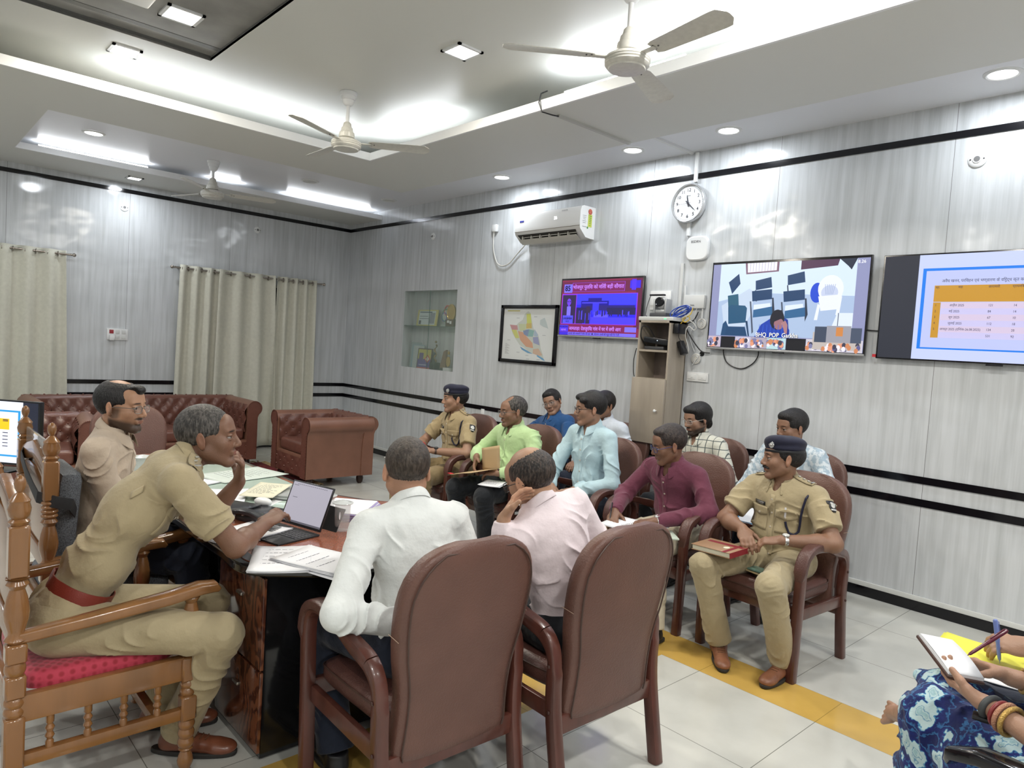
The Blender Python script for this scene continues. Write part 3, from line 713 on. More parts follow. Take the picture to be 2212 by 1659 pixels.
# ---- desk
M_DBLK = mat('desk_black_lacquer', (.008, .008, .009), .1, coat=.5)
M_VEN = mat('desk_red_veneer', (.27, .085, .045), .16, coat=.3)
def grainify(m, base, dark, scale, dist, st=(1, 1, 1)):
    n, l, b = nodes(m); tc = n.new('ShaderNodeTexCoord'); mp = n.new('ShaderNodeMapping'); mp.inputs['Scale'].default_value = st; l.new(tc.outputs['Object'], mp.inputs[0])
    wv = n.new('ShaderNodeTexWave'); wv.inputs['Scale'].default_value = scale; wv.inputs['Distortion'].default_value = dist; wv.inputs['Detail'].default_value = 4; wv.inputs['Detail Scale'].default_value = 1.6
    l.new(mp.outputs[0], wv.inputs['Vector']); r = n.new('ShaderNodeValToRGB'); r.color_ramp.elements[0].color = (*dark, 1); r.color_ramp.elements[1].color = (*base, 1); r.color_ramp.elements[0].position = .1; r.color_ramp.elements[1].position = .6
    l.new(wv.outputs['Fac'], r.inputs[0]); l.new(r.outputs[0], b.inputs['Base Color'])
grainify(M_VEN, (.30, .10, .055), (.24, .075, .042), 22, 5, (1, 3, 1))
M_BURL = mat('desk_burl_veneer', (.3, .1, .04), .14, coat=.4); grainify(M_BURL, (.175, .062, .030), (.065, .020, .012), 2.6, 30, (1.6, 1, .8))
M_GREYI = mat('desk_grey_inlay', (.10, .10, .11), .2)
def arcpts(cx, cy, rx, ry, a0, a1, n): return [(cx+rx*math.cos(math.radians(a0+(a1-a0)*i/n)), cy+ry*math.sin(math.radians(a0+(a1-a0)*i/n))) for i in range(n+1)]
def desk_outline(o=0):
    P = [(4.45+o, -4.2+o)]
    P += [(6.72, -4.205+o)]
    P += arcpts(6.86, -4.06, .17-o, .155-o, -95, -35, 6)
    P += arcpts(6.52, -3.68, .66-o, .68-o, -28, 78, 16)
    P += [(6.42, -3.105-o*.8), (6.22, -3.275-o), (6.05, -3.36-o), (5.8, -3.39-o), (4.45+o, -3.43-o)]
    return P
dk = thing('office_desk', 'large curved office desk with black edge, red veneer top and burl drawer fronts', 'desk', (0, 0, 0))
m = MB(); m.prism(desk_outline(0), .715, .752); m.build('desk_edge', M_DBLK, dk, bevel=.008, auto=30)
MB().prism(desk_outline(.035), .750, .7545).build('desk_top', M_VEN, dk, smooth=False)
m = MB(); a_ = desk_outline(.035); b2_ = desk_outline(.075)
for i in range(len(a_)):
    j = (i+1) % len(a_)
    if (a_[i][1] < -3.9 and a_[j][1] < -3.9): m.quad((*a_[i], .7549), (*a_[j], .7549), (*b2_[j], .7549), (*b2_[i], .7549))
m.build('desk_inlay', M_GREYI, dk, smooth=False)
MB().box((6.735, -3.84, .36), (.43, .56, .70)).build('pedestal', M_DBLK, dk, smooth=False)
for z0, z1 in ((.345, .69), (.03, .335)):
    d_ = MB().box((6.735, -4.124, (z0+z1)/2), (.43, .016, z1-z0), bev=.002).build('drawer_front', M_BURL, dk)
    MB().box((6.74, -4.136, z1-.11), (.05, .012, .012), bev=.003).build('drawer_handle', mat('worn_metal', (.5, .48, .44), .35, metal=1), d_)
MB().box((5.5, -3.62, .36), (2.05, .03, .70)).build('modesty_panel', M_DBLK, dk, smooth=False)
MB().box((4.75, -3.82, .36), (.45, .56, .70)).build('pedestal', M_DBLK, dk, smooth=False)
# ---- chesterfield seats
M_CHES = leather('chesterfield_leather', (.135, .055, .040), .3, .15, 90, .15); M_CHESP = leather('chesterfield_side_leather', (.19, .088, .058), .4, .1, 90, .1)
M_BTN = mat('leather_button', (.13, .045, .03), .3)
def ches(name, label, cat, x, y, ang, Wd, Dp=.82, Ht=.76, nseat=1):
    """front faces local +Y; Wd outer width"""
    t = thing(name, label, cat, (x, y, 0), math.radians(ang-90), 'tufted brown leather seats'); hw_ = Wd/2; r = .085
    MB().box((0, -.0, .215), (Wd-.10, Dp-.06, .23), bev=.01).build('base', M_CHESP, t)
    # tufted apron
    def tuft(pf, nu, nv, nbx, nby, name, mt, amp=.022, dirn=None):
        P = []; B = []
        for i in range(nu+1):
            row = []
            for j in range(nv+1):
                u, v = i/nu, j/nv; a = u*nbx; b = v*nby
                # distance to the nearest button of the diamond lattice
                best = 9
                for (du, dv) in ((0, 0), (1, 0), (0, 1), (1, 1), (.5, .5)):
                    pu = math.floor(a)+du; pv = math.floor(b)+dv; best = min(best, math.hypot(a-pu, b-pv))
                # crease along the diagonals
                cr = min(abs(((a+b) % 1)), 1-abs(((a+b) % 1)), abs(((a-b) % 1)), 1-abs(((a-b) % 1)))
                hgt_ = amp*(min(1, best*2.4)**.7)*(.55+.45*min(1, cr*5))
                row.append(pf(u, v, hgt_))
            P.append(row)
        m = MB(); m.grid(P); o = m.build(name, mt, t)
        b0 = None
        for i in range(2*nbx+1):
            for j in range(2*nby+1):
                if (i+j) % 2 == 0 and 0 < j < 2*nby and 0 < i < 2*nbx:
                    if b0 is None: b0 = MB().sphere((0, 0, 0), .011, (1, 1, 1), 8, 6).build('button', M_BTN, o); q = b0
                    else: q = b0.copy(); COL.objects.link(q); q.parent = o
                    q.location = pf(i/2/nbx, j/2/nby, .004)
        return o
    fy = Dp/2-.03
    tuft(lambda u, v, h_: ((u-.5)*(Wd-.14), fy+.004+h_*.6, .115+.19*v), 60 if nseat > 1 else 30, 12, 4*nseat, 2, 'apron', M_CHES, .014)
    ad = Dp-.04
    for s in (-1, 1):
        # arm body with rolled top, outer side plain
        m = MB(); prof = []; xc = s*(hw_-.085-.02)
        for k_ in range(25):
            a = math.radians(-55+k_*250/24); prof.append((xc+s*(.03)+s*r*math.cos(a), Ht-.085+r*math.sin(a)))
        prof = [(xc+s*.065, .10), (xc+s*.065, Ht-.19)]+prof+[(xc-s*.055, .38), (xc-s*.055, .10)]
        P = [[(px_, yy, pz) for px_, pz in prof] for yy in np.linspace(-ad/2, ad/2, 9)]
        m.grid(P); m.poly(P[0]); m.poly(P[-1]); m.build('armrest', M_CHESP, t)
        # scroll face on the front of the arm
        fc = MB(); fc.poly([(px_*1.0, ad/2+.006, pz) for px_, pz in prof]); fo_ = fc.build('arm_scroll', M_CHES, t)
        nl = MB()
        for px_, pz in prof[1:-1]:
            nl.sphere((px_+(xc-px_)*.12, ad/2+.01, pz-(.0)), .006, (1, .6, 1), 6, 4)
        for k_ in range(14):
            nl.sphere((xc+s*.055, ad/2+.01, .12+k_*.032), .006, (1, .6, 1), 6, 4)
        nl.build('nail_head', M_BTN, fo_)
        tuft(lambda u, v, h_: (xc-s*(.058+h_)-s*.0+s*(.10*max(0, v-.75)), -ad/2+.12+u*(ad-.14), .42+(Ht-.46)*v), 24, 12, 4, 2, 'arm_tufting', M_CHES, .025)
    yb = -Dp/2
    m = MB(); prof = [(yb+.0, .10), (yb+.0, Ht-.19)]
    for k_ in range(25):
        a = math.radians(235-k_*250/24); prof.append((yb+.035+r*math.cos(a), Ht-.085+r*math.sin(a)))
    prof += [(yb+.14, .40), (yb+.14, .10)]
    P = [[(xx, py_, pz) for py_, pz in prof] for xx in np.linspace(-hw_+.03, hw_-.03, 9)]
    m.grid(P); m.poly(P[0]); m.poly(P[-1]); m.build('back_shell', M_CHESP, t)
    tuft(lambda u, v, h_: ((u-.5)*(Wd-.3), yb+.145+h_*1.2-.05*max(0, v-.6), .42+(Ht-.45)*v), 30*nseat, 14, 5*nseat, 2, 'back_tufting', M_CHES, .03)
    tuft(lambda u, v, h_: ((u-.5)*(Wd-.1), yb+.035+(r+h_*.25)*math.cos(math.radians(10+v*150)), Ht-.085+(r+h_*.25)*math.sin(math.radians(10+v*150))), 26*nseat, 10, 6*nseat, 1, 'back_roll', M_CHES, .02)
    sw = (Wd-.36)/nseat
    for i in range(nseat):
        MB().box((-(Wd-.36)/2+sw*(i+.5), .065, .395), (sw-.006, Dp-.22, .13), bev=.035, seg=3).build('seat_cushion', M_CHES, t)
    for sx in (-1, 1):
        for sy in (-1, 1): MB().lathe([(.02, 0), (.034, .02), (.04, .06), (.03, .10)], (sx*(hw_-.12), sy*(Dp/2-.10), 0), 14).build('foot', mat('dark_foot', (.03, .012, .008), .35), t)
    return t
ches('leather_armchair', 'brown tufted leather armchair standing on the fringed rug near the corner', 'armchair', 2.33, -1.52, -90, .92, .80, .74)
ches('leather_sofa', 'long brown tufted leather sofa along the curtain wall', 'sofa', .98, -2.95, 0, 2.25, .88, .78, nseat=3)
ches('leather_armchair', 'brown tufted leather armchair half hidden behind the beige shirted man', 'armchair', 2.02, -4.12, -8, .92, .80, .72)
# rug with fringe
M_RUG = mat('red_rug', (.16, .015, .018), .95, var=(30, .5)); M_FRI = mat('rug_fringe', (.45, .33, .18), .9)
t = thing('fringed_rug', 'dark red fringed rug under the seating group', 'rug', (1.9, -2.75, 0))
MB().box((0, 0, .006), (1.5, 2.1, .010)).build('rug_pile', M_RUG, t, smooth=False)
m = MB(); random.seed(3)
for sx in (-1, 1):
    for i in range(70):
        yy = -1.04+i*.03; a = random.uniform(-.02, .02); m.tube([(sx*.75, yy, .008), (sx*.80, yy+a, .016), (sx*.85, yy+a*2, .006)], .006, 5)
for i in range(60):
    xx = -.74+i*.025; a = random.uniform(-.02, .02); m.tube([(xx, 1.05, .008), (xx+a, 1.09, .018), (xx+a*2, 1.13, .006)], .006, 5)
fr_ = m.build('fringe', M_FRI, t)
t = thing('side_table', 'small dark table with a metal ornament in front of the sofa', 'table', (2.5, -2.95, 0))
MB().box((0, 0, .38), (.5, .8, .025), bev=.005).build('tabletop', M_CHW, t)
for sx in (-1, 1):
    for sy in (-1, 1): MB().box((sx*.2, sy*.35, .185), (.04, .04, .37)).build('leg', M_CHW, t, smooth=False)
t = MB().lathe([(.03, 0), (.032, .005), (.01, .012), (.008, .05), (.012, .055), (.02, .062), (.022, .075), (.01, .085), (.002, .09)], (2.45, -3.0, .3925), 18).build('metal_ornament', mat('pewter', (.45, .43, .40), .3, metal=1)); props(t, 'small pewter ornament on the dark side table', 'ornament')
# ---- curtains
M_CURT = mat('cream_curtain', (.60, .59, .50), .65, bump=(60, .15, (1, 1, 1)), var=(28, .05), sheen=.2)
M_ROD = mat('brushed_rod', (.40, .36, .32), .3, metal=1)
def curtain(name, label, y0, y1, zt, zb, folds, x=.085, flare0=0, flare1=0, ph=0, gather=None):
    t = thing(name, label, 'curtain', (0, 0, 0), group='cream eyelet curtains')
    N = max(90, folds*26); P = []; zs = np.linspace(zt, zb, 24)
    for i in range(N+1):
        u = i/N; row = []
        for j, z in enumerate(zs):
            v = j/23; fl = flare0*(1-u)+flare1*u
            yy = y0+(y1-y0)*u + fl*v; a = 2*PI*folds*u+ph
            am = .030+.012*v; xx = x+am*math.sin(a)+.010*v*math.sin(a*.5+1.3)+.006*math.sin(a*2.1+v*3)*v
            yy += .012*math.cos(a)*v
            row.append((max(.014, xx), yy, z))
        P.append(row)
    MB().grid(P).build('fabric', M_CURT, t, solid=.003)
    m = MB()
    for k_ in range(folds*2):
        u = (k_+.0+.25)/(folds*2)*1.0; yy = y0+(y1-y0)*u
        R_ = Matrix.Translation((x+.0, yy, zt-.045)) @ Matrix.Rotation(PI/2, 4, 'X')
        m.lathe([(.020, -.003), (.029, -.003), (.030, 0), (.029, .003), (.020, .003), (.019, 0), (.020, -.003)], (0, 0, 0), 18, M=R_, cap=False)
    m.build('eyelet', M_ROD, t)
    return t
def rod(label, y0, y1, z=2.325, x=.085):
    t = thing('curtain_rod', label, 'curtain rod', (0, 0, 0))
    MB().tube([(x, y0, z), (x, y1, z)], .011, 12).build('pole', M_ROD, t)
    for yy, s in ((y0, -1), (y1, 1)):
        MB().lathe([(.011, 0), (.014, .004), (.014, .014), (.01, .018), (.018, .028), (.022, .04), (.016, .054), (.0005, .06)], (0, 0, 0), 16, M=Matrix.Translation((x, yy, z)) @ Matrix.Rotation(-s*PI/2, 4, 'X')).build('finial', M_ROD, t)
        MB().tube([(0, yy-s*.05, z), (x, yy-s*.05, z)], .008, 8).build('bracket', M_ROD, t)
rod('metal curtain rod over the three panels left of the room corner', -2.44, -.47); rod('metal curtain rod at the left edge over the first curtain', -5.6, -3.56)
curtain('curtain', 'cream curtain panel hanging leftmost on the long rod', -2.385, -1.90, 2.365, .05, 3, flare0=-.05, flare1=-.02)
curtain('curtain', 'cream curtain panel hanging in the middle of the long rod', -1.91, -1.16, 2.365, .03, 3, ph=1.0, flare0=-.05, flare1=.08)
curtain('curtain', 'cream curtain panel hanging on the long rod nearest the room corner', -1.135, -.555, 2.365, .05, 4, ph=2, flare0=-.02, flare1=.02)
curtain('curtain', 'cream curtain panel at the left edge hanging beside the wall switch', -4.22, -3.60, 2.365, .05, 3, flare1=.06)
curtain('curtain', 'cream curtain panel cut by the left edge of the picture', -5.0, -4.27, 2.365, .05, 4, ph=.6)
# windows behind the curtains
M_GLS = mat('window_glass_night', (.03, .035, .04), .05); M_ALU = mat('window_frame_paint', (.5, .5, .48), .4)
for i, (y0, y1) in enumerate(((-2.30, -.62), (-5.3, -3.70))):
    t = thing('window_%d' % (i+1), None, None, (0, 0, 0)); t['kind'] = 'structure'
    MB().box((.006, (y0+y1)/2, 1.6), (.008, y1-y0, 1.25)).build('pane', M_GLS, t, smooth=False)
    m = MB()
    for yy in np.linspace(y0, y1, 4): m.box((.010, yy, 1.6), (.014, .04, 1.29))
    for zz in (.97, 2.23): m.box((.010, (y0+y1)/2, zz), (.014, y1-y0, .04))
    m.build('window_frame', M_ALU, t, smooth=False)
# ================================================================= THINGS ON THE WALLS
M_TVB = mat('tv_bezel_black', (.006, .006, .008), .2); M_TVS = mat('tv_bezel_silver', (.42, .42, .43), .3, metal=.6)
WR = (PI/2, 0, 0)      # text on the back wall reads along +x, faces -y
def flat_rects(parent, items, y0=0.0, name='picture_area', glow=1.0):
    """items: (x0,z0,x1,z1,colour) or (polygon points,colour) on the local screen plane, later ones nearer the viewer; one mesh, many colours"""
    m = MB(); mats = []; idx = {}
    fi = []
    for q_i, it in enumerate(items):
        yy = y0-.00005*(q_i+1)
        if len(it) == 5:
            x0, z0, x1, z1, c = it; pts = [(x0, yy, z0), (x1, yy, z0), (x1, yy, z1), (x0, yy, z1)]
        else:
            pts, c = it; pts = [(px_, yy, pz) for px_, pz in pts]
        f = m.bm.faces.new([m.bm.verts.new(p) for p in pts])
        if c not in idx:
            idx[c] = len(mats)
            key = 'scr_%d_%d_%d_%d' % (*[int(v*1000) for v in c], int(glow*100))
            mats.append(emat(key, c, glow) if glow else mat(key, c, .6))
        f.material_index = idx[c]
    me = bpy.data.meshes.new(name); m.bm.to_mesh(me); m.bm.free()
    for q in mats: me.materials.append(q)
    o = bpy.data.objects.new(name, me); COL.objects.link(o); o.parent = parent
    return o
def lin(r, g, b): return tuple(round(((v/255)/12.92 if v/255 <= .04045 else ((v/255+.055)/1.055)**2.4), 4) for v in (r, g, b))
def tv(label, x0, x1, z0, z1, y=-.05, silver=True, bz=.010):
    t = thing('wall_television', label, 'television', ((x0+x1)/2, y, (z0+z1)/2)); W_, H_ = x1-x0, z1-z0
    MB().box((0, .012, 0), (W_, .024, H_), bev=.003).build('casing', M_TVB, t)
    MB().box((0, .034, -.03), (W_*.7, .03, H_*.6)).build('rear_housing', M_TVB, t, smooth=False)
    if silver: MB().box((0, -.001, -H_/2+.006), (W_, .028, .016), bev=.003).build('bottom_bezel', M_TVS, t)
    MB().box((0, -.004, -H_/2-.006), (.09, .02, .012), bev=.003).build('infrared_window', M_TVB, t)
    return t
B = lin
# ---- news television
t = tv('smaller wall television showing a blue and red Hindi news bulletin', 4.43, 5.46, 1.742, 2.322)
W_, Hh = 1.005, .545
def nx(u): return -W_/2+u*W_
def nz(v): return Hh/2-v*Hh
RED = B(130, 40, 75); DRED = B(95, 30, 60); BLU = B(45, 35, 235); PUR = B(110, 60, 225); LAV = B(125, 110, 245); DK = B(50, 35, 75); VIO = B(80, 20, 190)
it = [(nx(0), nz(1), nx(1), nz(0), RED), (nx(0), nz(.22), nx(1), nz(.03), B(105, 35, 70)), (nx(.93), nz(.86), nx(1), nz(0), B(95, 35, 65)),
      (nx(.03), nz(.23), nx(.14), nz(.075), LAV), (nx(.14), nz(.215), nx(.80), nz(.05), B(150, 70, 220)), (nx(.145), nz(.21), nx(.795), nz(.055), B(120, 30, 95)),
      (nx(.01), nz(.80), nx(.955), nz(.25), B(140, 50, 235)), (nx(.02), nz(.79), nx(.20), nz(.27), DK),
      (nx(.21), nz(.79), nx(.945), nz(.26), BLU), (nx(.21), nz(.45), nx(.945), nz(.26), B(60, 60, 245)),
      (nx(.27), nz(.46), nx(.62), nz(.38), B(25, 15, 150)), (nx(.36), nz(.38), nx(.53), nz(.33), B(30, 20, 140)), (nx(.28), nz(.425), nx(.60), nz(.405), B(80, 70, 240)),
      (nx(.27), nz(.55), nx(.93), nz(.46), B(40, 30, 120)), (nx(.42), nz(.62), nx(.50), nz(.42), B(60, 55, 235)), (nx(.21), nz(.62), nx(.40), nz(.50), B(35, 28, 90)),
      (nx(.60), nz(.62), nx(.94), nz(.50), B(35, 30, 85)), (nx(.21), nz(.79), nx(.30), nz(.57), DK), (nx(.28), nz(.78), nx(.33), nz(.52), B(45, 35, 80)), (nx(.34), nz(.79), nx(.39), nz(.48), DK),
      (nx(.44), nz(.68), nx(.62), nz(.62), B(95, 85, 245)), (nx(.40), nz(.79), nx(.94), nz(.67), B(75, 60, 240))]
rs = random.Random(4)
for i in range(22):
    u = .42+rs.random()*.5; it.append((nx(u), nz(.66-rs.random()*.03), nx(u+.012), nz(.54+rs.random()*.04), rs.choice([B(45, 35, 80), B(80, 70, 230), B(30, 20, 120)])))
for i in range(10):
    u = .23+rs.random()*.17; it.append((nx(u), nz(.72), nx(u+.008), nz(.55+rs.random()*.05), rs.choice([B(80, 70, 230), B(30, 20, 110)])))
# announcer figure
it += [([(nx(.11+.028*math.cos(a)), nz(.40+.065*math.sin(a))) for a in np.linspace(0, 2*PI, 16)[:-1]], PUR), (nx(.085), nz(.66), nx(.137), nz(.48), LAV), (nx(.098), nz(.48), nx(.122), nz(.44), PUR),
       (nx(.035), nz(.79), nx(.175), nz(.645), B(85, 80, 235)), (nx(.088), nz(.40), nx(.104), nz(.385), DK), (nx(.117), nz(.40), nx(.133), nz(.385), DK),
       (nx(0), nz(.94), nx(.12), nz(.82), B(75, 50, 230)), (nx(.125), nz(.94), nx(.82), nz(.82), B(125, 30, 90)), (nx(.83), nz(.92), nx(.965), nz(.835), LAV),
       (nx(0), nz(1), nx(.965), nz(.945), B(120, 105, 240)), (nx(0), nz(1), nx(.12), nz(.945), B(60, 40, 210)),
       (nx(.86), nz(.17), nx(.98), nz(.04), B(60, 40, 225)), (nx(.88), nz(.2), nx(.93), nz(.02), B(80, 50, 235))]
flat_rects(t, it, -.0006, 'screen', 1.0)
E_LAV = emat('e_lavender', B(195, 130, 250)); E_DKB = emat('e_navy', B(12, 5, 60)); E_W = emat('e_white', (.9, .9, 1)); E_BLU = emat('e_blue', BLU)
yt = -.0075
text('85', .075, (nx(.085), yt, nz(.155)), WR, E_DKB, t, 'news_number', 'CENTER', sx=1.0, bold=.002)
text('भोजपुर पुलिस को मिली बड़ी सौगात', .050, (nx(.155), yt, nz(.135)), WR, E_LAV, t, 'headline', sx=1.0, bold=.0008)
text('जामताड़ा: देसजुरिया गांव में घर में लगी आग', .046, (nx(.135), yt, nz(.882)), WR, E_LAV, t, 'headline', sx=.92, bold=.0008)
text('LALBABA', .030, (nx(.105), yt, nz(.70)), WR, E_DKB, t, 'sponsor', 'CENTER', bold=.0006); text('RICE', .022, (nx(.105), yt, nz(.755)), WR, E_DKB, t, 'sponsor', 'CENTER')
text('BREAKING', .026, (nx(.06), yt, nz(.85)), WR, E_DKB, t, 'caption', 'CENTER'); text('NEWS', .026, (nx(.06), yt, nz(.91)), WR, E_LAV, t, 'caption', 'CENTER')
text('इलाकों और सरकारों में शोक की लहर  ●  कोडरमा: इमली की राहुल सिंह पैट ने ली', .024, (nx(.13), yt, nz(.974)), WR, E_DKB, t, 'ticker', sx=.92)
# ---- meeting television
t = tv('large wall television showing a video call with chairs and a woman in blue', 6.155, 7.418, 1.692, 2.405)
W_, Hh = 1.24, .675
G = B(138, 142, 180); WL = B(205, 222, 245); FL = B(165, 185, 215); NAV = B(25, 60, 100); NAV2 = B(45, 95, 140); WHT = B(225, 230, 245)
def el(cx, cy, rx, ry, c, n=20, r=0): return ([(nx(cx+rx*math.cos(a)*math.cos(r)-ry*math.sin(a)*math.sin(r)*.54), nz(cy+rx*math.cos(a)*math.sin(r)*1.84+ry*math.sin(a)*math.cos(r))) for a in np.linspace(0, 2*PI, n+1)[:-1]], c)
def pg(pts, c): return ([(nx(a), nz(b_)) for a, b_ in pts], c)
it = [(nx(0), nz(1), nx(1), nz(0), G), pg([(.055, 0), (.93, 0), (.93, .86), (.055, .86)], WL),
      pg([(.055, .45), (.30, .35), (.93, .40), (.93, .86), (.055, .86)], FL), pg([(.23, .0), (.46, 0), (.46, .11), (.24, .13)], B(120, 90, 110)), pg([(.245, 0), (.445, 0), (.445, .095), (.25, .11)], B(230, 232, 245)),
      pg([(.60, 0), (.83, 0), (.82, .07), (.60, .10)], B(75, 45, 75)), pg([(.83, 0), (.93, 0), (.90, .12), (.88, .08)], B(30, 40, 60)),
      pg([(.08, .50), (.27, .30), (.31, .34), (.29, .62), (.22, .86), (.12, .86)], B(190, 205, 225)), pg([(.12, .22), (.19, .12), (.205, .24), (.15, .36)], NAV), pg([(.12, .38), (.195, .36), (.205, .50), (.13, .52)], B(40, 90, 115))]
for i in range(9): it.append(pg([(.265+i*.02, 0), (.268+i*.02, 0), (.268+i*.02, .10), (.265+i*.02, .10)], B(170, 160, 185)))
for (a, b_, s_) in ((.31, .17, .80), (.52, .12, .80)): it += [pg([(a, b_+.04), (a+.10*s_*1.3, b_), (a+.11*s_*1.3, b_+.12), (a+.005, b_+.15)], NAV), pg([(a, b_+.15), (a+.008, b_+.15), (a+.02, b_+.28), (a+.01, b_+.28)], B(60, 70, 90))]
for (a, b_) in ((.29, .31), (.50, .32)):
    it += [pg([(a, b_+.02), (a+.135, b_), (a+.14, b_+.115), (a+.008, b_+.14)], NAV), pg([(a-.01, b_+.14), (a+.0, b_+.14), (a+.03, b_+.50), (a+.02, b_+.52)], B(70, 80, 100)), pg([(a+.14, b_+.1), (a+.15, b_+.1), (a+.165, b_+.28), (a+.15, b_+.36)], B(40, 50, 70)),
           pg([(a+.02, b_+.24), (a+.145, b_+.20), (a+.15, b_+.30), (a+.02, b_+.33)], NAV2), pg([(a+.02, b_+.18), (a+.13, b_+.16), (a+.135, b_+.20), (a+.02, b_+.24)], B(215, 225, 240))]
it += [pg([(.13, .52), (.15, .49), (.25, .50), (.265, .53), (.262, .70), (.14, .72)], B(30, 80, 115)), pg([(.10, .72), (.12, .68), (.15, .78), (.14, .86), (.09, .86)], B(30, 70, 110)), pg([(.13, .75), (.26, .75), (.28, .86), (.12, .86)], B(25, 65, 105)), pg([(.26, .68), (.275, .68), (.295, .86), (.285, .86)], B(30, 60, 95)),
       el(.71, .36, .04, .11, B(25, 70, 200)), el(.79, .32, .075, .15, WHT, r=-.15), el(.785, .36, .05, .08, B(190, 200, 225)), pg([(.72, .40), (.86, .38), (.84, .54), (.74, .56)], WHT), pg([(.72, .48), (.735, .5), (.725, .66), (.705, .66)], WHT), pg([(.84, .44), (.86, .40), (.85, .62), (.83, .6)], WHT)]
for i in range(6): it.append(pg([(.755+i*.012, .27), (.758+i*.012, .27), (.765+i*.008, .38), (.762+i*.008, .38)], B(150, 165, 200)))
it += [pg([(.84, .58), (.93, .58), (.93, .80), (.80, .80)], B(215, 225, 240)), pg([(.845, .58), (.85, .58), (.85, .76), (.845, .76)], B(90, 100, 120))]
# woman
it += [pg([(.33, .87), (.37, .72), (.43, .65), (.52, .66), (.56, .78), (.56, .87)], B(25, 60, 165)), pg([(.52, .64), (.545, .66), (.56, .84), (.545, .84)], B(20, 45, 140)), el(.475, .66, .047, .115, B(22, 25, 40)), el(.488, .71, .032, .065, B(150, 105, 115)),
       pg([(.50, .70), (.53, .67), (.545, .72), (.545, .82), (.53, .82), (.52, .76)], B(165, 120, 125)), pg([(.44, .58), (.50, .55), (.515, .64), (.45, .69)], B(20, 22, 38))]
for i in range(7): it.append(pg([(.36+i*.025, .72), (.363+i*.025, .72), (.36+i*.026, .87), (.356+i*.026, .87)], B(50, 90, 200)))
# thumbnails row
th = [(0, .095, B(190, 175, 190)), (.095, .20, B(18, 18, 26)), (.20, .31, B(190, 185, 205)), (.31, .42, B(170, 160, 175)), (.42, .545, B(180, 210, 215)), (.545, .67, B(18, 18, 26)), (.67, 1.0, B(200, 195, 205))]
for a, b_, c in th: it.append((nx(a), nz(1), nx(b_-.002), nz(.87), c))
rs = random.Random(9); pal = [B(120, 120, 160), B(230, 225, 235), B(200, 130, 90), B(90, 90, 140), B(60, 60, 80), B(220, 150, 120)]
for (a, b_, c) in th:
    if c[0] < .05: continue
    for i in range(int(140*(b_-a))+6):
        u = a+.006+rs.random()*(b_-a-.03); v = .90+rs.random()*.08; s_ = .006+rs.random()*.010; it.append(el(u, v, s_, s_*2.2, rs.choice(pal), 8))
it += [(nx(.71), nz(.98), nx(.99), nz(.79), B(185, 175, 170)), (nx(.72), nz(.90), nx(.79), nz(.73), B(60, 70, 90)), (nx(.79), nz(.90), nx(.93), nz(.72), B(150, 150, 160)), (nx(.93), nz(.90), nx(.99), nz(.74), B(70, 80, 100)), (nx(.845), nz(.83), nx(.885), nz(.735), B(200, 130, 70))]
for i in range(26): it.append(el(.70+rs.random()*.28, .92+rs.random()*.06, .012, .028, rs.choice(pal+[B(210, 190, 160)]), 8))
flat_rects(t, it, -.0006, 'screen', 1.0)
M_TW = emat('e_caption_white', (.95, .95, 1)); M_TK = emat('e_caption_black', (.01, .01, .02))
text('BHQ_POP_Garkha', .048, (nx(.352), -.030, nz(.845)), WR, M_TK, t, 'caption', bold=.002, sx=.9); text('BHQ_POP_Garkha', .048, (nx(.350), -.0305, nz(.842)), WR, M_TW, t, 'caption', bold=.0004, sx=.9)
text('8.26', .032, (nx(.94), -.026, nz(.045)), WR, M_TW, t, 'clock_digits')
# ---- presentation television
t = tv('largest wall screen showing a slide with an orange headed table in a blue frame', 7.495, 8.90, 1.682, 2.392, silver=False)
W_, Hh = 1.385, .69
SL = B(190, 200, 240); BLF = B(25, 120, 225); ORG = B(190, 140, 45); PK = B(205, 190, 215)
it = [(nx(0), nz(1), nx(1), nz(0), B(42, 45, 56)), (nx(.155), nz(1), nx(1), nz(0), SL), (nx(.175), nz(.90), nx(1), nz(.13), BLF), (nx(.19), nz(.885), nx(1), nz(.155), B(182, 190, 232)),
      (nx(.23), nz(.45), nx(1), nz(.295), ORG), (nx(.23), nz(.79), nx(.262), nz(.455), ORG)]
for i in range(6): it.append((nx(.264), nz(.455+.056*(i+1)), nx(1), nz(.455+.056*i), PK if i % 2 == 0 else B(195, 190, 228)))
flat_rects(t, it, -.0006, 'screen', 1.0)
M_TX = emat('e_text_dark', B(40, 40, 70))
text('अवैध खनन, परिवहन एवं भण्डारण के विरूद्ध कृत कार्रवाई संबंधि प्रतिवेदन:-', .026, (nx(.26), yt, nz(.255)), WR, M_TX, t, 'slide_title', sx=.9)
for u, s_ in ((.236, 'क्र.'), (.33, 'माह'), (.45, 'छापामारी'), (.54, 'प्राथमिकी'), (.64, 'गिरफ्तारी'), (.71, 'जप्त वाहन की संख्या'), (.83, 'दण्ड राशि')): text(s_, .021, (nx(u), yt, nz(.315)), WR, M_TX, t, 'table_heading', sx=.85)
rows = [('1', 'अप्रैल 2025', '121', '14', '12', '18', '60.10'), ('2', 'मई 2025', '84', '14', '11', '32', '43.03'), ('3', 'जून 2025', '67', '10', '09', '30', '160.00'), ('4', 'जुलाई 2025', '112', '18', '05', '26', '69.76'), ('5', 'अगस्त 2025 (दिनांक-26.08.2025)', '134', '20', '03', '28', '78.62'), ('', '', '531', '92', '43', '134', '411.52')]
for i, r_ in enumerate(rows):
    for u, s_ in zip((.240, .30, .455, .55, .65, .745, .85), r_):
        if s_: text(s_, .021, (nx(u if s_[0] != 'अ' or len(s_) < 14 else .268), yt, nz(.484+.056*i)), WR, M_TX, t, 'table_figure', sx=.85)
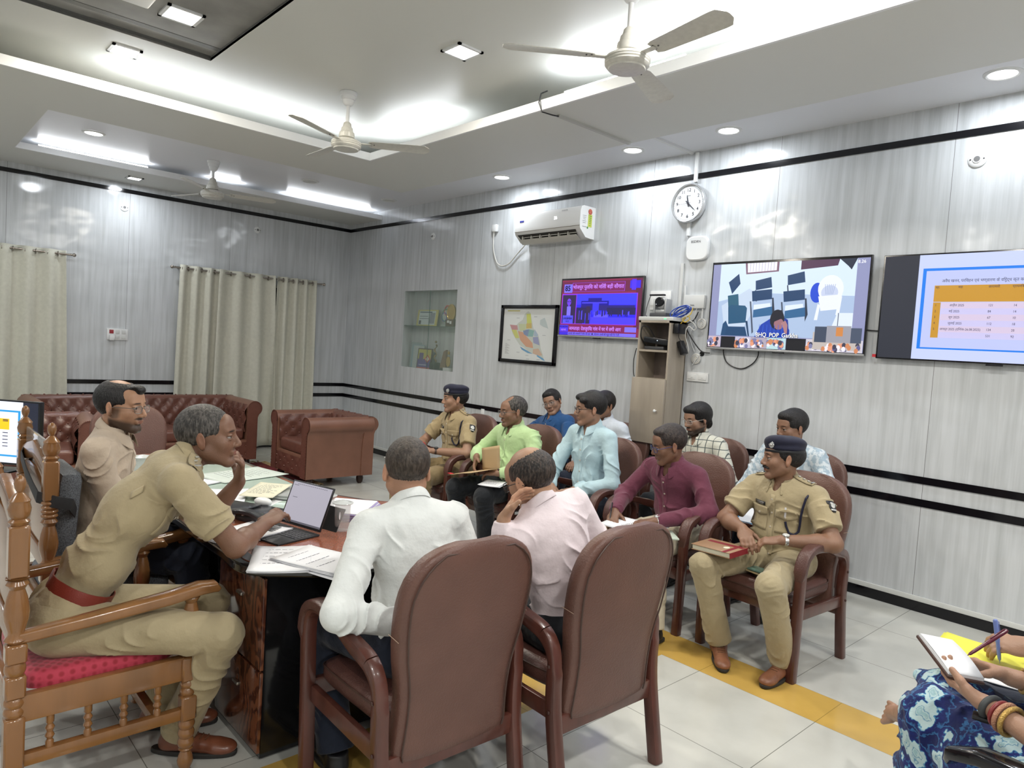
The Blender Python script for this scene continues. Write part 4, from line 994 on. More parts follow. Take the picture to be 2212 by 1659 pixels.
t2 = MB().box((7.49, -.066, 1.70), (.02, .012, .02)).build('red_marker', mat('red_tag', (.5, .02, .03), .5), smooth=False); t2.parent = t; t2.location = -t.location
# ---- cables
def cable(label, pts, r=.004, m_=None, name='cable'):
    P = [Vector(p) for p in pts]; Q = []
    for i in range(len(P)-1):
        p0, p1, p2, p3 = P[max(i-1, 0)], P[i], P[i+1], P[min(i+2, len(P)-1)]
        for k_ in range(6):
            u = k_/6; Q.append(.5*((2*p1)+(p2-p0)*u+(2*p0-5*p1+4*p2-p3)*u*u+(3*p1-p0-3*p2+p3)*u**3))
    Q.append(P[-1]); o = MB().tube(Q, r, 8).build(name, m_ or M_CABLE); return props(o, label, 'cable')
cable('black cable looping below the large video call television', [(6.30, -.03, 1.70), (6.30, -.012, 1.64), (6.33, -.01, 1.585), (6.40, -.01, 1.55), (6.48, -.01, 1.545), (6.56, -.01, 1.59), (6.60, -.012, 1.65), (6.61, -.03, 1.70)], .0045)
cable('thin black cable between the two large wall screens', [(7.40, -.012, 1.88), (7.45, -.01, 1.875), (7.52, -.01, 1.874)], .004)
cable('long black cable sagging from the white router to the television corner', [(6.03, -.02, 2.0), (6.0, -.03, 1.93), (5.94, -.05, 1.88), (5.98, -.05, 1.80), (6.06, -.04, 1.70), (6.11, -.03, 1.66), (6.17, -.02, 1.655)], .005)
M_WC = mat('white_cable', (.65, .64, .60), .5)
cable('grey white supply cable hanging from the small plug to the air conditioner', [(3.30, -.03, 2.90), (3.285, -.02, 2.82), (3.30, -.02, 2.68), (3.37, -.02, 2.54), (3.46, -.02, 2.50), (3.57, -.02, 2.52), (3.70, -.02, 2.62), (3.83, -.03, 2.71)], .007, M_WC)
# ---- air conditioner
t = thing('wall_air_conditioner', 'white split air conditioner high on the clock wall with 26 on its display', 'air conditioner', (4.315, 0, 2.85))
prof = [(0, .155), (-.17, .155), (-.20, .145), (-.215, .10), (-.217, .0), (-.214, -.045), (-.208, -.068), (-.125, -.142), (-.06, -.15), (0, -.15)]
m = MB(); P = [[(xx, y, z) for y, z in prof] for xx in np.linspace(-.46, .46, 7)]; m.grid(P); m.poly(P[0]); m.poly(P[-1][::-1])
m.quad((-.46, 0, .155), (.46, 0, .155), (.46, 0, -.15), (-.46, 0, -.15)); m.build('body', mat('ac_white', (.80, .80, .79), .16, coat=.3), t, bevel=.008, auto=35)
MB().tube([(-.459, -.2165, -.042), (.459, -.2165, -.042)], .0028, 6).build('front_seam', mat('ac_seam', (.2, .17, .13), .5), t)
MB().quad((-.43, -.2060, -.0735), (.40, -.2060, -.0735), (.38, -.150, -.1235), (-.41, -.150, -.1235)).build('air_outlet', mat('ac_outlet_dark', (.03, .028, .024), .6), t, smooth=False).rotation_euler = (0, 0, 0)
o = MB().box((0, 0, 0), (.82, .075, .004), bev=.001, M=Matrix.Translation((-.02, -.150, -.140)) @ Matrix.Rotation(math.radians(-35), 4, 'X')).build('louvre_flap', mat('ac_flap', (.6, .58, .52), .3), t)
m = MB()
for i in range(6): m.box((-.36+i*.13, -.182, -.104), (.010, .03, .03)); m.box((-.30+i*.13, -.186, -.101), (.10, .006, .006))
m.build('air_vane', MATS['ac_flap'], t, smooth=False)
text('26', .040, (.13, -.2185, .055), WR, emat('ac_display', (1, 1, 1), 3), t, 'display_digits', 'CENTER', bold=.0006)
o = MB().box((-.36, -.2165, .062), (.06, .004, .018)).build('brand_badge', mat('badge_blue', (.05, .06, .35), .4), t, smooth=False)
text('INVERTER', .018, (.25, -.2165, .118), WR, mat('grey_print', (.25, .25, .26), .5), t, 'lettering', 'CENTER')
RS = (PI/2, 0, PI/2)
o = MB().box((.4615, -.075, .02), (.002, .055, .12)).build('energy_label', mat('label_yellow', (.55, .6, .10), .5), t, smooth=False)
m = MB()
for i in range(6): m.box((.4632, -.075, .065-i*.018), (.001, .036-.004*i, .006))
m.build('energy_label_print', mat('label_green', (.08, .25, .06), .5), o, smooth=False)
MB().lathe([(.028, 0), (.028, .002), (.0001, .002)], (0, 0, 0), 20, M=Matrix.Translation((.4605, -.078, .105)) @ Matrix.Rotation(PI/2, 4, 'Y')).build('star_sticker', mat('sticker_red', (.5, .12, .08), .5, var=(60, .8)), t)
m = MB()
for i in range(5): m.box((.4612, -.155, .06-i*.017), (.001, .05-.008*(i % 3), .004))
m.box((.4612, -.15, -.045), (.001, .06, .005)); m.build('printed_text', MATS['grey_print'], t, smooth=False)
MB().lathe([(.011, 0), (.011, .001), (.0001, .001)], (0, 0, 0), 14, M=Matrix.Translation((.4605, -.105, -.05)) @ Matrix.Rotation(PI/2, 4, 'Y')).build('round_sticker', MATS['label_green'], t)
t = MB().box((3.305, -.022, 2.93), (.075, .044, .085), bev=.014).build('wall_plug', M_WHITE); props(t, 'small white plug fixed to the wall left of the air conditioner', 'plug')
# ---- clock
t = thing('wall_clock', 'round white wall clock with chrome rim hanging under the conduit', 'clock', (5.858, -.012, 2.93))
MX = Matrix.Rotation(PI/2, 4, 'X')
MB().lathe([(.150, -.01), (.166, 0), (.168, .02), (.165, .036), (.158, .042), (.152, .038), (.150, .030)], n=48, M=MX, cap=False).build('rim', mat('silver_rim', (.68, .69, .70), .22, metal=.7), t)
MB().lathe([(.152, .026), (.0001, .026)], n=48, M=MX).build('dial', mat('clock_dial', (.80, .82, .84), .4), t)
M_CK = mat('clock_print', (.03, .03, .045), .5)
for i in range(1, 13):
    a = PI/2-i*PI/6; text(str(i), .040, (.112*math.cos(a), -.0275, .112*math.sin(a)), WR, M_CK, t, 'numeral', 'CENTER', bold=.0004)
m = MB()
for i in range(60):
    a = i*PI/30; r0, r1 = (.138, .145); c_, s_ = math.cos(a), math.sin(a); w_ = .0012
    m.quad((r0*c_-w_*s_, -.0266, r0*s_+w_*c_), (r1*c_-w_*s_, -.0266, r1*s_+w_*c_), (r1*c_+w_*s_, -.0266, r1*s_-w_*c_), (r0*c_+w_*s_, -.0266, r0*s_-w_*c_))
m.build('minute_marks', M_CK, t, smooth=False)
def hand(deg, Ln, w_, y, nm):
    a = math.radians(90-deg); M_ = Matrix.Translation((0, y, 0)) @ Matrix.Rotation(-a, 4, 'Y')
    MB().poly([(-.03, 0, -w_*1.3), (Ln*.7, 0, -w_), (Ln, 0, 0), (Ln*.7, 0, w_), (-.03, 0, w_*1.3)]).build(nm, M_CK, t, smooth=False, solid=.001).matrix_local = M_
hand(-13, .075, .005, -.030, 'hour_hand'); hand(133, .11, .004, -.032, 'minute_hand'); hand(266, .12, .0009, -.034, 'second_hand')
MB().lathe([(.009, .026), (.009, .036), (.0001, .036)], n=14, M=MX).build('hub', M_CK, t)
text('ajanta', .017, (0, -.0275, .066), WR, MATS['grey_print'], t, 'maker_name', 'CENTER')
# ---- wireless boxes
t = thing('wireless_router', 'white rounded wireless box fixed to the wall below the clock', 'router', (5.972, 0, 2.54))
m = MB(); P = []
for yy, q in ((0, .98), (-.022, 1), (-.030, .97), (-.034, .90)):
    P.append([(.11*q*math.copysign(abs(math.cos(a))**.55, math.cos(a)), yy, .105*q*math.copysign(abs(math.sin(a))**.55, math.sin(a))) for a in np.linspace(0, 2*PI, 41)])
m.grid(P); m.poly(P[-1][:-1]); m.build('housing', M_WHITE, t)
text('BSDRN', .030, (-.01, -.0345, .055), WR, M_CK, t, 'hand_lettering', 'CENTER')
t = thing('network_box', 'white network box with antennas between cabinet and large television', 'router', (5.985, 0, 2.085))
MB().box((0, -.018, 0), (.205, .034, .115), bev=.008).build('housing', M_WHITED, t)
MB().tube([(-.10, -.02, .05), (-.105, -.022, .14)], .006, 8).build('antenna', M_WHITE, t); MB().tube([(.085, -.02, -.05), (.085, -.02, -.14)], .006, 8).build('antenna', M_WHITE, t)
text('Nokia', .016, (-.01, -.0365, -.03), WR, M_CK, t, 'lettering', 'CENTER')
def coil(label, x, z, m_=M_WC, r=.035):
    t = thing('fibre_spool', label, 'spool', (x, -.004, z), group='white cable spools')
    MB().lathe([(r, 0), (r+.003, .004), (r+.001, .012), (r-.008, .013), (r-.010, .006), (.016, .006), (.016, .014), (.0001, .014)], n=26, M=MX).build('spool_body', m_, t)
    m = MB()
    for q in range(4):
        m.tube([((r-.012-.003*q)*math.cos(a), -.010-.001*q, (r-.012-.003*q)*math.sin(a)) for a in np.linspace(0, 2*PI, 22)[:-1]], .0014, 5, close=True)
    m.build('wound_cable', M_WHITE, t)
coil('white cable spool hanging directly below the network box', 6.065, 1.90, r=.042); coil('white cable spool lower on the wall above the twin switch box', 6.035, 1.60, r=.042)
t = MB().lathe([(.022, 0), (.022, .003), (.0001, .003)], n=18, M=Matrix.Translation((6.085, 0, 1.645)) @ MX).build('cable_hole', mat('hole_black', (.004, .004, .004), .9)); props(t, 'ragged black cable hole in the wall above the lower spool', 'hole')
cable('thin white fibre cable dangling from the network box', [(6.02, -.03, 2.03), (6.0, -.03, 1.95), (6.02, -.03, 1.9), (5.99, -.03, 1.86), (5.97, -.03, 1.78), (6.02, -.02, 1.66)], .0025, M_WHITE)
cable('white cable with a bent end below the lower spool', [(6.08, -.02, 1.64), (6.05, -.02, 1.60), (6.02, -.02, 1.56), (6.01, -.02, 1.545)], .003, M_WHITE)
def plate(label, x, z, w_, h_, wall='R', n=2, name='switch_plate', dark=False):
    if wall == 'R': t = thing(name, label, 'switch', (x, 0, z))
    else: t = thing(name, label, 'switch', (0, x, z), PI/2)
    MB().box((0, -.008, 0), (w_, .016, h_), bev=.004).build('cover', M_WHITE, t)
    for i in range(n):
        MB().box((-w_/2+w_*(i+.5)/n, -.018, 0), (w_/n*.72, .006, h_*.55), bev=.002).build('switch', M_WHITE, t)
    return t
t = plate('white twin data socket box on the wall below the lower spool', 6.065, 1.445, .205, .078)
m = MB()
for dx in (-.05, .05): m.box((dx, -.022, -.005), (.018, .002, .010))
m.build('data_port', M_WHITED, t, smooth=False)
t = plate('wide white switch plate behind the small video camera', 5.625, 2.10, .22, .17, n=3)
t = plate('white switch board with a red switch on the curtain wall', -3.04, 1.452, .225, .135, 'L', n=0)
for i, (dx, dz, mt) in enumerate(((-.065, .03, mat('switch_red', (.30, .02, .03), .4)), (0, .03, M_WHITED), (.065, .03, M_WHITED), (0, -.03, M_WHITED), (.065, -.03, M_WHITED))):
    MB().box((dx, -.018, dz), (.045, .006, .045), bev=.002).build('switch', mt, t)
t = MB().box((.035, -3.105, 1.41), (.045, .05, .065), bev=.01).build('plug_adapter', M_WHITE); props(t, 'white plug adapter pushed into the switch board on the curtain wall', 'plug')
t = plate('small white socket low on the clock wall beside the green shirted man', 3.27, .82, .055, .10, n=1, name='wall_socket')
# round speaker roses
def rose(label, x, z, wall='R', r=.05):
    t = thing('ceiling_rose_outlet', label, 'outlet', (x, 0, z) if wall == 'R' else (0, x, z), 0 if wall == 'R' else PI/2, 'round blanked wall outlets')
    MB().lathe([(r, 0), (r+.002, .004), (r-.004, .010), (r*.5, .012), (r*.48, .016), (r*.40, .017), (.0001, .017)], n=28, M=MX).build('rose_plate', M_WHITE, t)
    m = MB(); m.lathe([(r*.36, .0175), (.0001, .0175)], n=12, M=MX); m.build('rose_centre', mat('rose_grey', (.15, .15, .15), .6), t)
    m = MB()
    for s in (-1, 1): m.sphere((s*r*.72, -.012, 0), .005, u=8, v=6)
    m.build('screw', M_DKG, t)
rose('round white blank outlet on the wall above the presentation screen', 7.985, 2.985, r=.052); rose('round white outlet high on the clock wall near the corner', 2.087, 2.93, r=.045)
rose('round white outlet on the curtain wall left part under the black band', -3.01, 2.963, 'L', .045); rose('round white outlet on the curtain wall nearer the corner', -1.40, 2.955, 'L', .045)
# ---- framed map
t = thing('framed_map', 'black framed coloured district map hanging left of the news television', 'map', (3.94, 0, 1.747))
m = MB(); w_, h_ = .875, .63; b = .038
for (cx, cz_, dx, dz) in ((0, h_/2-b/2, w_, b), (0, -h_/2+b/2, w_, b), (-w_/2+b/2, 0, b, h_), (w_/2-b/2, 0, b, h_)): m.box((cx, -.016, cz_), (dx, .03, dz), bev=.005)
m.build('frame', M_BAND, t)
W_, Hh = w_-2*b, h_-2*b
PAP = (.66, .68, .67)
it = [(nx(0), nz(1), nx(1), nz(0), PAP), pg([(.42, .10), (.48, .05), (.53, .09), (.56, .22), (.60, .38), (.64, .42), (.70, .50), (.74, .62), (.76, .75), (.80, .85), (.83, .95), (.78, .92), (.70, .88), (.60, .86), (.52, .82), (.44, .76), (.36, .72), (.28, .62), (.20, .50), (.15, .38), (.13, .32), (.25, .34), (.30, .28), (.38, .22)], (.52, .55, .50)),
      pg([(.45, .10), (.53, .10), (.56, .28), (.47, .29)], (.55, .58, .15)), pg([(.46, .29), (.56, .28), (.57, .38), (.46, .39)], (.55, .42, .15)), pg([(.13, .32), (.28, .33), (.30, .42), (.18, .42)], (.50, .27, .28)), pg([(.17, .42), (.27, .42), (.34, .58), (.26, .58)], (.55, .55, .18)),
      pg([(.30, .44), (.40, .46), (.60, .66), (.62, .76), (.48, .74), (.36, .62)], (.58, .33, .22)), pg([(.40, .42), (.52, .40), (.56, .50), (.50, .54), (.42, .50)], (.22, .28, .42)), pg([(.52, .40), (.62, .42), (.60, .54), (.50, .54)], (.25, .42, .40)), pg([(.60, .55), (.70, .54), (.74, .70), (.62, .66)], (.30, .32, .48)),
      pg([(.63, .40), (.70, .50), (.68, .54), (.61, .52)], (.38, .46, .55)), pg([(.62, .78), (.72, .76), (.80, .88), (.74, .90), (.62, .86)], (.56, .40, .30)), pg([(.31, .30), (.46, .30), (.45, .42), (.34, .44)], (.50, .54, .34)), pg([(.36, .74), (.52, .82), (.62, .87), (.52, .86), (.40, .80)], (.15, .32, .50)), pg([(.70, .88), (.82, .94), (.86, .99), (.80, .97), (.70, .91)], (.15, .35, .55)),
      pg([(.72, .22), (.80, .17), (.84, .26), (.88, .38), (.84, .36), (.78, .34), (.72, .30)], (.48, .54, .54)), (nx(.07), nz(.055), nx(.32), nz(.035), (.45, .42, .12))]
for i in range(12): it.append((nx(.06), nz(.70+i*.018), nx(.10+.05*((i*7) % 3)/2), nz(.693+i*.018), (.4, .4, .4)))
for (a, b_) in ((.26, .18), (.60, .15), (.10, .62), (.78, .50), (.30, .85), (.48, .90), (.50, .97), (.70, .965)): it.append((nx(a), nz(b_+.012), nx(a+.06), nz(b_), (.42, .44, .45)))
flat_rects(t, it, -.012, 'map_sheet', 0)
# ---- glazed niche with awards
t = thing('glass_niche_door', 'pair of sliding glass panes closing the display niche', 'glass pane', (0, 0, 0))
M_NG = mat('niche_glass', (.45, .58, .50), .03, alpha=.16, spec=.6)
MB().box(((nx0+2.10)/2, .004, (nz0+nz1)/2), (2.096-nx0, .004, nz1-nz0-.004)).build('glass_pane', M_NG, t, smooth=False); MB().box(((nx1+2.085)/2, .010, (nz0+nz1)/2), (nx1-2.089, .004, nz1-nz0-.004)).build('glass_pane', M_NG, t, smooth=False)
MB().box((2.098, .000, (nz0+nz1)/2), (.006, .004, nz1-nz0-.004)).build('pane_edge', mat('glass_edge', (.12, .18, .16), .2), t, smooth=False)
t = MB().box(((nx0+nx1)/2, .085, 1.80), (nx1-nx0-.004, .14, .008)).build('glass_shelf', mat('shelf_glass', (.25, .36, .32), .05, trans=.6, ior=1.3), smooth=False); props(t, 'glass shelf across the display niche', 'shelf')
def box_thing(name, label, cat, c, d, m_, rz=0, rx=0, group=None, bev=.002):
    t = thing(name, label, cat, c, rz, group); o = MB().box((0, 0, d[2]/2), d, bev=bev).build('body', m_, t); t.rotation_euler = (rx, 0, rz); return t
zs_, zf = 1.804, nz0
t = box_thing('certificate_frame', 'yellow edged certificate leaning on the upper niche shelf', 'frame', (1.945, .07, zs_), (.44, .012, .21), mat('frame_yellow', (.62, .55, .18), .4), rx=-.12)
W_, Hh = .38, .19; flat_rects(t, [(-.18, .015, .18, .195, (.62, .70, .70)), (-.17, .17, .10, .185, (.12, .15, .2)), (-.17, .02, -.12, .07, (.1, .1, .12)), (-.16, .12, .02, .13, (.25, .3, .3)), (-.16, .09, .04, .10, (.25, .3, .3)), (.06, .03, .17, .17, (.30, .32, .36))], -.0065, 'certificate_sheet', 0)
t = thing('trophy', 'round multicoloured trophy behind the gold medal plate', 'trophy', (2.33, .09, zs_)); MB().box((0, 0, .012), (.12, .06, .024), bev=.003).build('base', mat('trophy_clear', (.5, .55, .52), .1), t)
for (x_, z_, r_, c_) in ((0, .14, .085, (.12, .30, .16)), (.03, .20, .07, (.55, .10, .09)), (-.03, .12, .06, (.12, .12, .4))): MB().lathe([(r_, .004), (r_-.014, .006), (r_-.016, -.006), (r_, -.004), (r_, .004)], n=24, M=Matrix.Translation((x_, 0, z_)) @ MX, cap=False).build('ring', mat('ring%d' % int(z_*100), c_, .3), t)
MB().lathe([(.075, .003), (.0001, .003)], n=24, M=Matrix.Translation((0, 0, .13)) @ MX).build('disc', mat('trophy_disc', (.5, .55, .55), .2), t)
t = thing('medal_plaque', 'gold round plaque on a dark stand on the upper niche shelf', 'trophy', (2.49, .05, zs_)); MB().box((0, 0, .045), (.16, .05, .09), bev=.004).build('base', mat('plaque_wood', (.09, .04, .02), .3), t)
MB().lathe([(.085, -.01), (.088, 0), (.085, .010), (.072, .012), (.070, .008), (.0001, .008)], n=28, M=Matrix.Translation((0, 0, .17)) @ Matrix.Diagonal((1, 1, 1.25, 1)) @ MX).build('plate', mat('gold_plate', (.62, .42, .12), .25, metal=.6), t)
m = MB(); m.box((-.02, -.028, .06), (.04, .006, .03)); m.box((.03, -.028, .05), (.03, .006, .035)); m.build('emblem', M_WHITE, t, smooth=False)
for i, (x_, w__, hh, c_) in enumerate(((1.62, .20, .33, (.35, .42, .42)), (1.70, .20, .30, (.30, .42, .48)), (1.76, .18, .29, (.45, .50, .50)))):
    t = box_thing('award_plaque', ('tall grey glass award at the back left of the lower niche', 'pale blue award plaque second from left in the lower niche', 'silver edged award plaque third from left in the lower niche')[i], 'award', (x_+.05, .12-.03*i, zf), (w__, .012, hh), mat('aw%d' % i, c_, .15), rz=.25, rx=-.08)
t = box_thing('award_plaque', 'purple and yellow framed award with a red diamond sign', 'award', (1.97, .045, zf), (.27, .014, .26), mat('aw_frame', (.10, .06, .05), .3), rz=.12, rx=-.1)
flat_rects(t, [(-.12, .015, .12, .245, (.45, .42, .10)), (-.12, .015, .12, .12, (.10, .07, .25)), (-.10, .10, -.02, .20, (.12, .08, .22)), ([(.06, .07), (.115, .125), (.06, .18), (.005, .125)], (.5, .08, .06)), ([(.06, .09), (.095, .125), (.06, .16), (.025, .125)], (.65, .6, .5)), (-.09, .04, .05, .05, (.4, .4, .5)), (-.12, .0, .12, .012, (.5, .1, .1))], -.0075, 'award_face', 0)
t = thing('twisted_trophy', 'thin twisted golden figure trophy on a dark block in the niche', 'trophy', (2.18, .07, zf)); MB().box((0, 0, .045), (.11, .09, .09), bev=.004).build('base', mat('trophy_block', (.02, .02, .022), .2), t)
m = MB(); m.tube([(.016*math.sin(i*.9), .012*math.cos(i*.9), .09+i*.014) for i in range(17)], [.009+.004*math.sin(i*1.3) for i in range(17)], 8); m.sphere((0, 0, .35), .016, u=10, v=8); m.build('figure', mat('old_gold', (.30, .22, .10), .35, metal=.6), t)
t = thing('angled_award', 'slanting brown award block beside the gold oval in the niche', 'award', (2.345, .09, zf)); MB().prism([(-.09, -.02), (.055, -.02), (.055, .02), (-.09, .02)], .0, .03).build('base', mat('award_base', (.02, .02, .02), .3), t, smooth=False)
m = MB(); v_ = [(-.07, .03), (.05, .03), (.05, .26), (-.005, .235)]
a_ = [m.bm.verts.new((p_[0], -.014, p_[1])) for p_ in v_]; b2_ = [m.bm.verts.new((p_[0], .014, p_[1])) for p_ in v_]; m.bm.faces.new(a_); m.bm.faces.new(b2_[::-1])
for i in range(4): m.bm.faces.new((a_[i], b2_[i], b2_[(i+1) % 4], a_[(i+1) % 4]))
m.build('block', mat('award_brown', (.22, .13, .08), .3), t, smooth=False)
t = thing('star_award', 'gold oval award topped with a star at the right of the niche', 'award', (2.485, .05, zf)); MB().box((0, 0, .02), (.12, .07, .04), bev=.003).build('base', mat('marble_white', (.6, .6, .6), .3), t)
MB().lathe([(.04, -.005), (.041, 0), (.04, .005), (.0001, .005)], n=24, M=Matrix.Translation((0, 0, .115)) @ Matrix.Diagonal((1, 1, 1.55, 1)) @ MX).build('oval', MATS['gold_plate'], t)
m = MB(); pts = []
for i in range(10):
    a = PI/2+i*PI/5; r_ = .032 if i % 2 == 0 else .014; pts.append((r_*math.cos(a), r_*math.sin(a)))
m.prism(pts, -.004, .004, M=Matrix.Translation((0, 0, .225)) @ MX); m.build('star', MATS['gold_plate'], t, smooth=False)
# ---- wall cabinet with equipment
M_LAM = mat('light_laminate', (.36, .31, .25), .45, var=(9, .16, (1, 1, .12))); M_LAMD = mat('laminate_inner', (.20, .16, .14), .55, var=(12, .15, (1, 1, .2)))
t = thing('wall_cabinet', 'tall narrow light wood wall cabinet holding the video equipment', 'cabinet', (5.592, 0, 0))
cw, cdp, cb0, cb1 = .332, .25, .86, 1.905
MB().box((cw-.009, -cdp/2, (cb0+cb1)/2), (.018, cdp, cb1-cb0)).build('side_panel', M_LAM, t, smooth=False); MB().box((.009, -cdp/2, (cb0+cb1)/2), (.018, cdp, cb1-cb0)).build('side_panel', M_LAM, t, smooth=False)
MB().box((cw/2, -cdp/2, cb1-.009), (cw, cdp, .018)).build('top_panel', M_LAM, t, smooth=False); MB().box((cw/2, -cdp/2, cb0+.009), (cw, cdp, .018)).build('bottom_panel', M_LAM, t, smooth=False)
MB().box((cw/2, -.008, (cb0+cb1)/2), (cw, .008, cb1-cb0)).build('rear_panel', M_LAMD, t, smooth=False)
for zz in (1.645, 1.40): MB().box((cw/2, -cdp/2, zz), (cw-.03, cdp, .018)).build('shelf', M_LAM, t, smooth=False)
d_ = MB().box((cw/2-.012, -cdp-.011, (cb0+1.402)/2-.004), (cw+.016, .020, 1.402-cb0+.012), bev=.001).build('door', M_LAM, t)
MB().lathe([(.006, 0), (.006, .012), (.012, .018), (.013, .024), (.008, .029), (.0001, .030)], n=18, M=Matrix.Translation((cw-.075, -cdp-.02, 1.135)) @ MX).build('knob', M_WHITE, d_)
t = thing('set_top_unit', 'flat grey white unit lying on top of the wall cabinet', 'unit', (5.76, -.14, cb1)); MB().box((0, 0, .017), (.36, .22, .034), bev=.006).build('body', M_WHITED, t)
MB().box((.10, -.111, .016), (.022, .002, .006)).build('green_indicator', emat('green_led', (.1, 1, .3), 2), t, smooth=False)
t = thing('video_camera', 'silver pan and tilt video camera standing on the cabinet', 'camera', (5.745, -.14, cb1+.034))
MB().box((0, 0, .018), (.17, .13, .036), bev=.008).build('base', M_DKG, t)
M_SIL = mat('camera_silver', (.42, .43, .44), .3, metal=.4)
m = MB()
for s in (-1, 1): m.box((s*.058, 0, .095), (.022, .09, .13), bev=.01)
m.box((0, .01, .05), (.12, .09, .03), bev=.008); m.build('fork', M_SIL, t)
h_ = MB().sphere((0, 0, .125), .055, (.9, 1, 1), 22, 16).build('head', mat('camera_white', (.6, .6, .6), .3), t)
MB().lathe([(.040, .035), (.042, .058), (.034, .062), (.030, .056), (.0001, .056)], n=26, M=Matrix.Translation((0, 0, .13)) @ MX).build('lens', M_TVB, h_)
t = MB().box((5.70, -.16, 2.132), (.15, .03, .016), bev=.003).build('microphone_bar', M_TVB); props(t, 'short black bar resting on top of the video camera', 'microphone')
t = thing('set_top_box', 'black tilted set top box in the open cabinet shelf', 'box', (5.765, -.13, 1.70)); MB().box((0, 0, .03), (.27, .19, .05), bev=.004).build('body', M_TVB, t); t.rotation_euler = (0, .10, .1)
MB().box((.0, -.096, .035), (.006, .002, .006)).build('indicator', emat('blue_led', (.7, .85, 1), 2), t, smooth=False)
t = thing('network_switch', 'thin black device under the tilted set top box', 'box', (5.74, -.14, 1.655)); MB().box((0, 0, .015), (.20, .15, .026), bev=.003).build('body', M_DKG, t)
cable('black lead curling inside the open cabinet shelf', [(5.63, -.18, 1.68), (5.615, -.24, 1.76), (5.63, -.25, 1.85), (5.68, -.22, 1.84), (5.71, -.16, 1.75)], .005)
cable('thin black lead beside the camera hanging onto the cabinet', [(5.62, -.15, 2.13), (5.60, -.16, 2.05), (5.60, -.18, 1.96), (5.63, -.2, 1.945)], .003)
t = plate('cream socket board with a dark switch inside the cabinet', 5.825, 1.515, .12, .22, n=0, name='socket_board'); t.location = (5.835, -.012, 1.52)
MB().box((-.02, -.018, .06), (.02, .006, .04), bev=.001).build('switch', mat('switch_brown', (.10, .02, .02), .4), t); MB().box((.01, -.018, 0), (.05, .006, .05), bev=.002).build('switch', M_WHITE, t)
m = MB()
for (dx, dz) in ((-.012, -.07), (.012, -.07), (0, -.055)): m.box((dx, -.0165, dz), (.006, .002, .012))
m.build('socket_holes', M_DKG, t, smooth=False)
M_BC = mat('blue_cable', (.02, .07, .42), .45); M_YC = mat('yellow_cable', (.6, .40, .02), .5)
m = MB(); rs = random.Random(5)
for i in range(6):
    cx, cz_ = 5.955+rs.uniform(-.01, .01), 1.985+rs.uniform(-.01, .01); rx_, rz_ = .085+rs.uniform(-.015, .01), .030+rs.uniform(-.008, .01); yy = -.20+.03*i*.4
    m.tube([(cx+rx_*math.cos(a)*.95+rz_*math.sin(a)*.3, yy+.012*math.sin(a*2+i), cz_+rx_*math.cos(a)*.35+rz_*math.sin(a)) for a in np.linspace(0, 2*PI, 26)[:-1]], .004, 6, close=True)
o = m.build('blue_cable_bundle', M_BC); props(o, 'coiled bundle of blue network cable on the corner of the cabinet', 'cable')
cable('yellow patch cable looping beside the cabinet top', [(6.0, -.06, 2.03), (5.99, -.08, 1.97), (5.96, -.14, 1.93), (6.0, -.16, 1.90), (6.03, -.14, 1.93), (5.99, -.12, 1.95), (5.94, -.14, 1.88), (5.95, -.14, 1.84)], .004, M_YC)
cable('cream coaxial cable tangled below the network box', [(5.96, -.15, 2.0), (6.0, -.13, 1.93), (6.04, -.10, 1.90), (6.06, -.08, 1.86), (6.03, -.07, 1.84), (5.99, -.09, 1.87), (5.97, -.10, 1.80), (6.0, -.08, 1.68), (5.98, -.07, 1.63)], .004, M_WC)
t = box_thing('power_adapter', 'black box adapter hung on the side of the cabinet near the top', 'adapter', (5.955, -.17, 1.80), (.05, .11, .085), M_TVB, bev=.004)
t = box_thing('power_adapter', 'black adapter dangling on its lead below the other adapter', 'adapter', (5.99, -.12, 1.63), (.045, .06, .12), M_TVB, bev=.004); t.rotation_euler = (0, -.45, 0)
cable('short black lead between the two dangling adapters', [(5.955, -.17, 1.80), (5.95, -.16, 1.77), (5.96, -.14, 1.74), (5.965, -.12, 1.745)], .003)
cable('black cable running down behind the light blue shirted man to the floor', [(5.64, -.05, .87), (5.64, -.03, .74), (5.61, -.03, .60), (5.63, -.03, .45), (5.62, -.03, .30), (5.62, -.04, .1), (5.63, -.05, .02)], .005)
cable('black cable beside the cabinet front edge running to the door', [(5.575, -.24, 1.66), (5.562, -.25, 1.56), (5.57, -.255, 1.46), (5.58, -.25, 1.41)], .004)
# ================================================================= PEOPLE
def _cyl(s, a, b, ra, rb=None, k=None, flat=None, op=1, fold=None, rnd=.006):
    s.p.append(('k', np.array(a, float), np.array(b, float), ra, ra if rb is None else rb, s.k if k is None else k, flat, op, fold, rnd)); return s
Sdf.cyl = _cyl
_od, _ob, _ox = Sdf.dist, Sdf.bbox, Sdf.xf
def _dist(q, X):
    if q[0] != 'k': return _od(q, X)
    a, b, ra, rb = q[1:5]; ab = b-a; L = math.sqrt(ab@ab); n = ab/L; t = (X-a)@n; tc = np.clip(t/L, 0, 1); d = X-a-t[..., None]*n
    if q[6]:
        m_, f = q[6]; m_ = np.array(m_, float); m_ = m_/np.linalg.norm(m_); d = d+((d@m_)*(1/f-1))[..., None]*m_
    rad = np.linalg.norm(d, axis=-1)-(ra+(rb-ra)*tc)
    if q[8]:
        am, wl, ph = q[8]; w_ = _warp(X, ph)
        rad = rad-am*(1-np.abs(np.sin(PI*(t/wl+w_))))**1.5*_mask(X, ph)
    ax = np.abs(t-L/2)-L/2; r_ = q[9]; u = rad+r_; v = ax+r_
    return np.sqrt(np.maximum(u, 0)**2+np.maximum(v, 0)**2)+np.minimum(np.maximum(u, v), 0)-r_
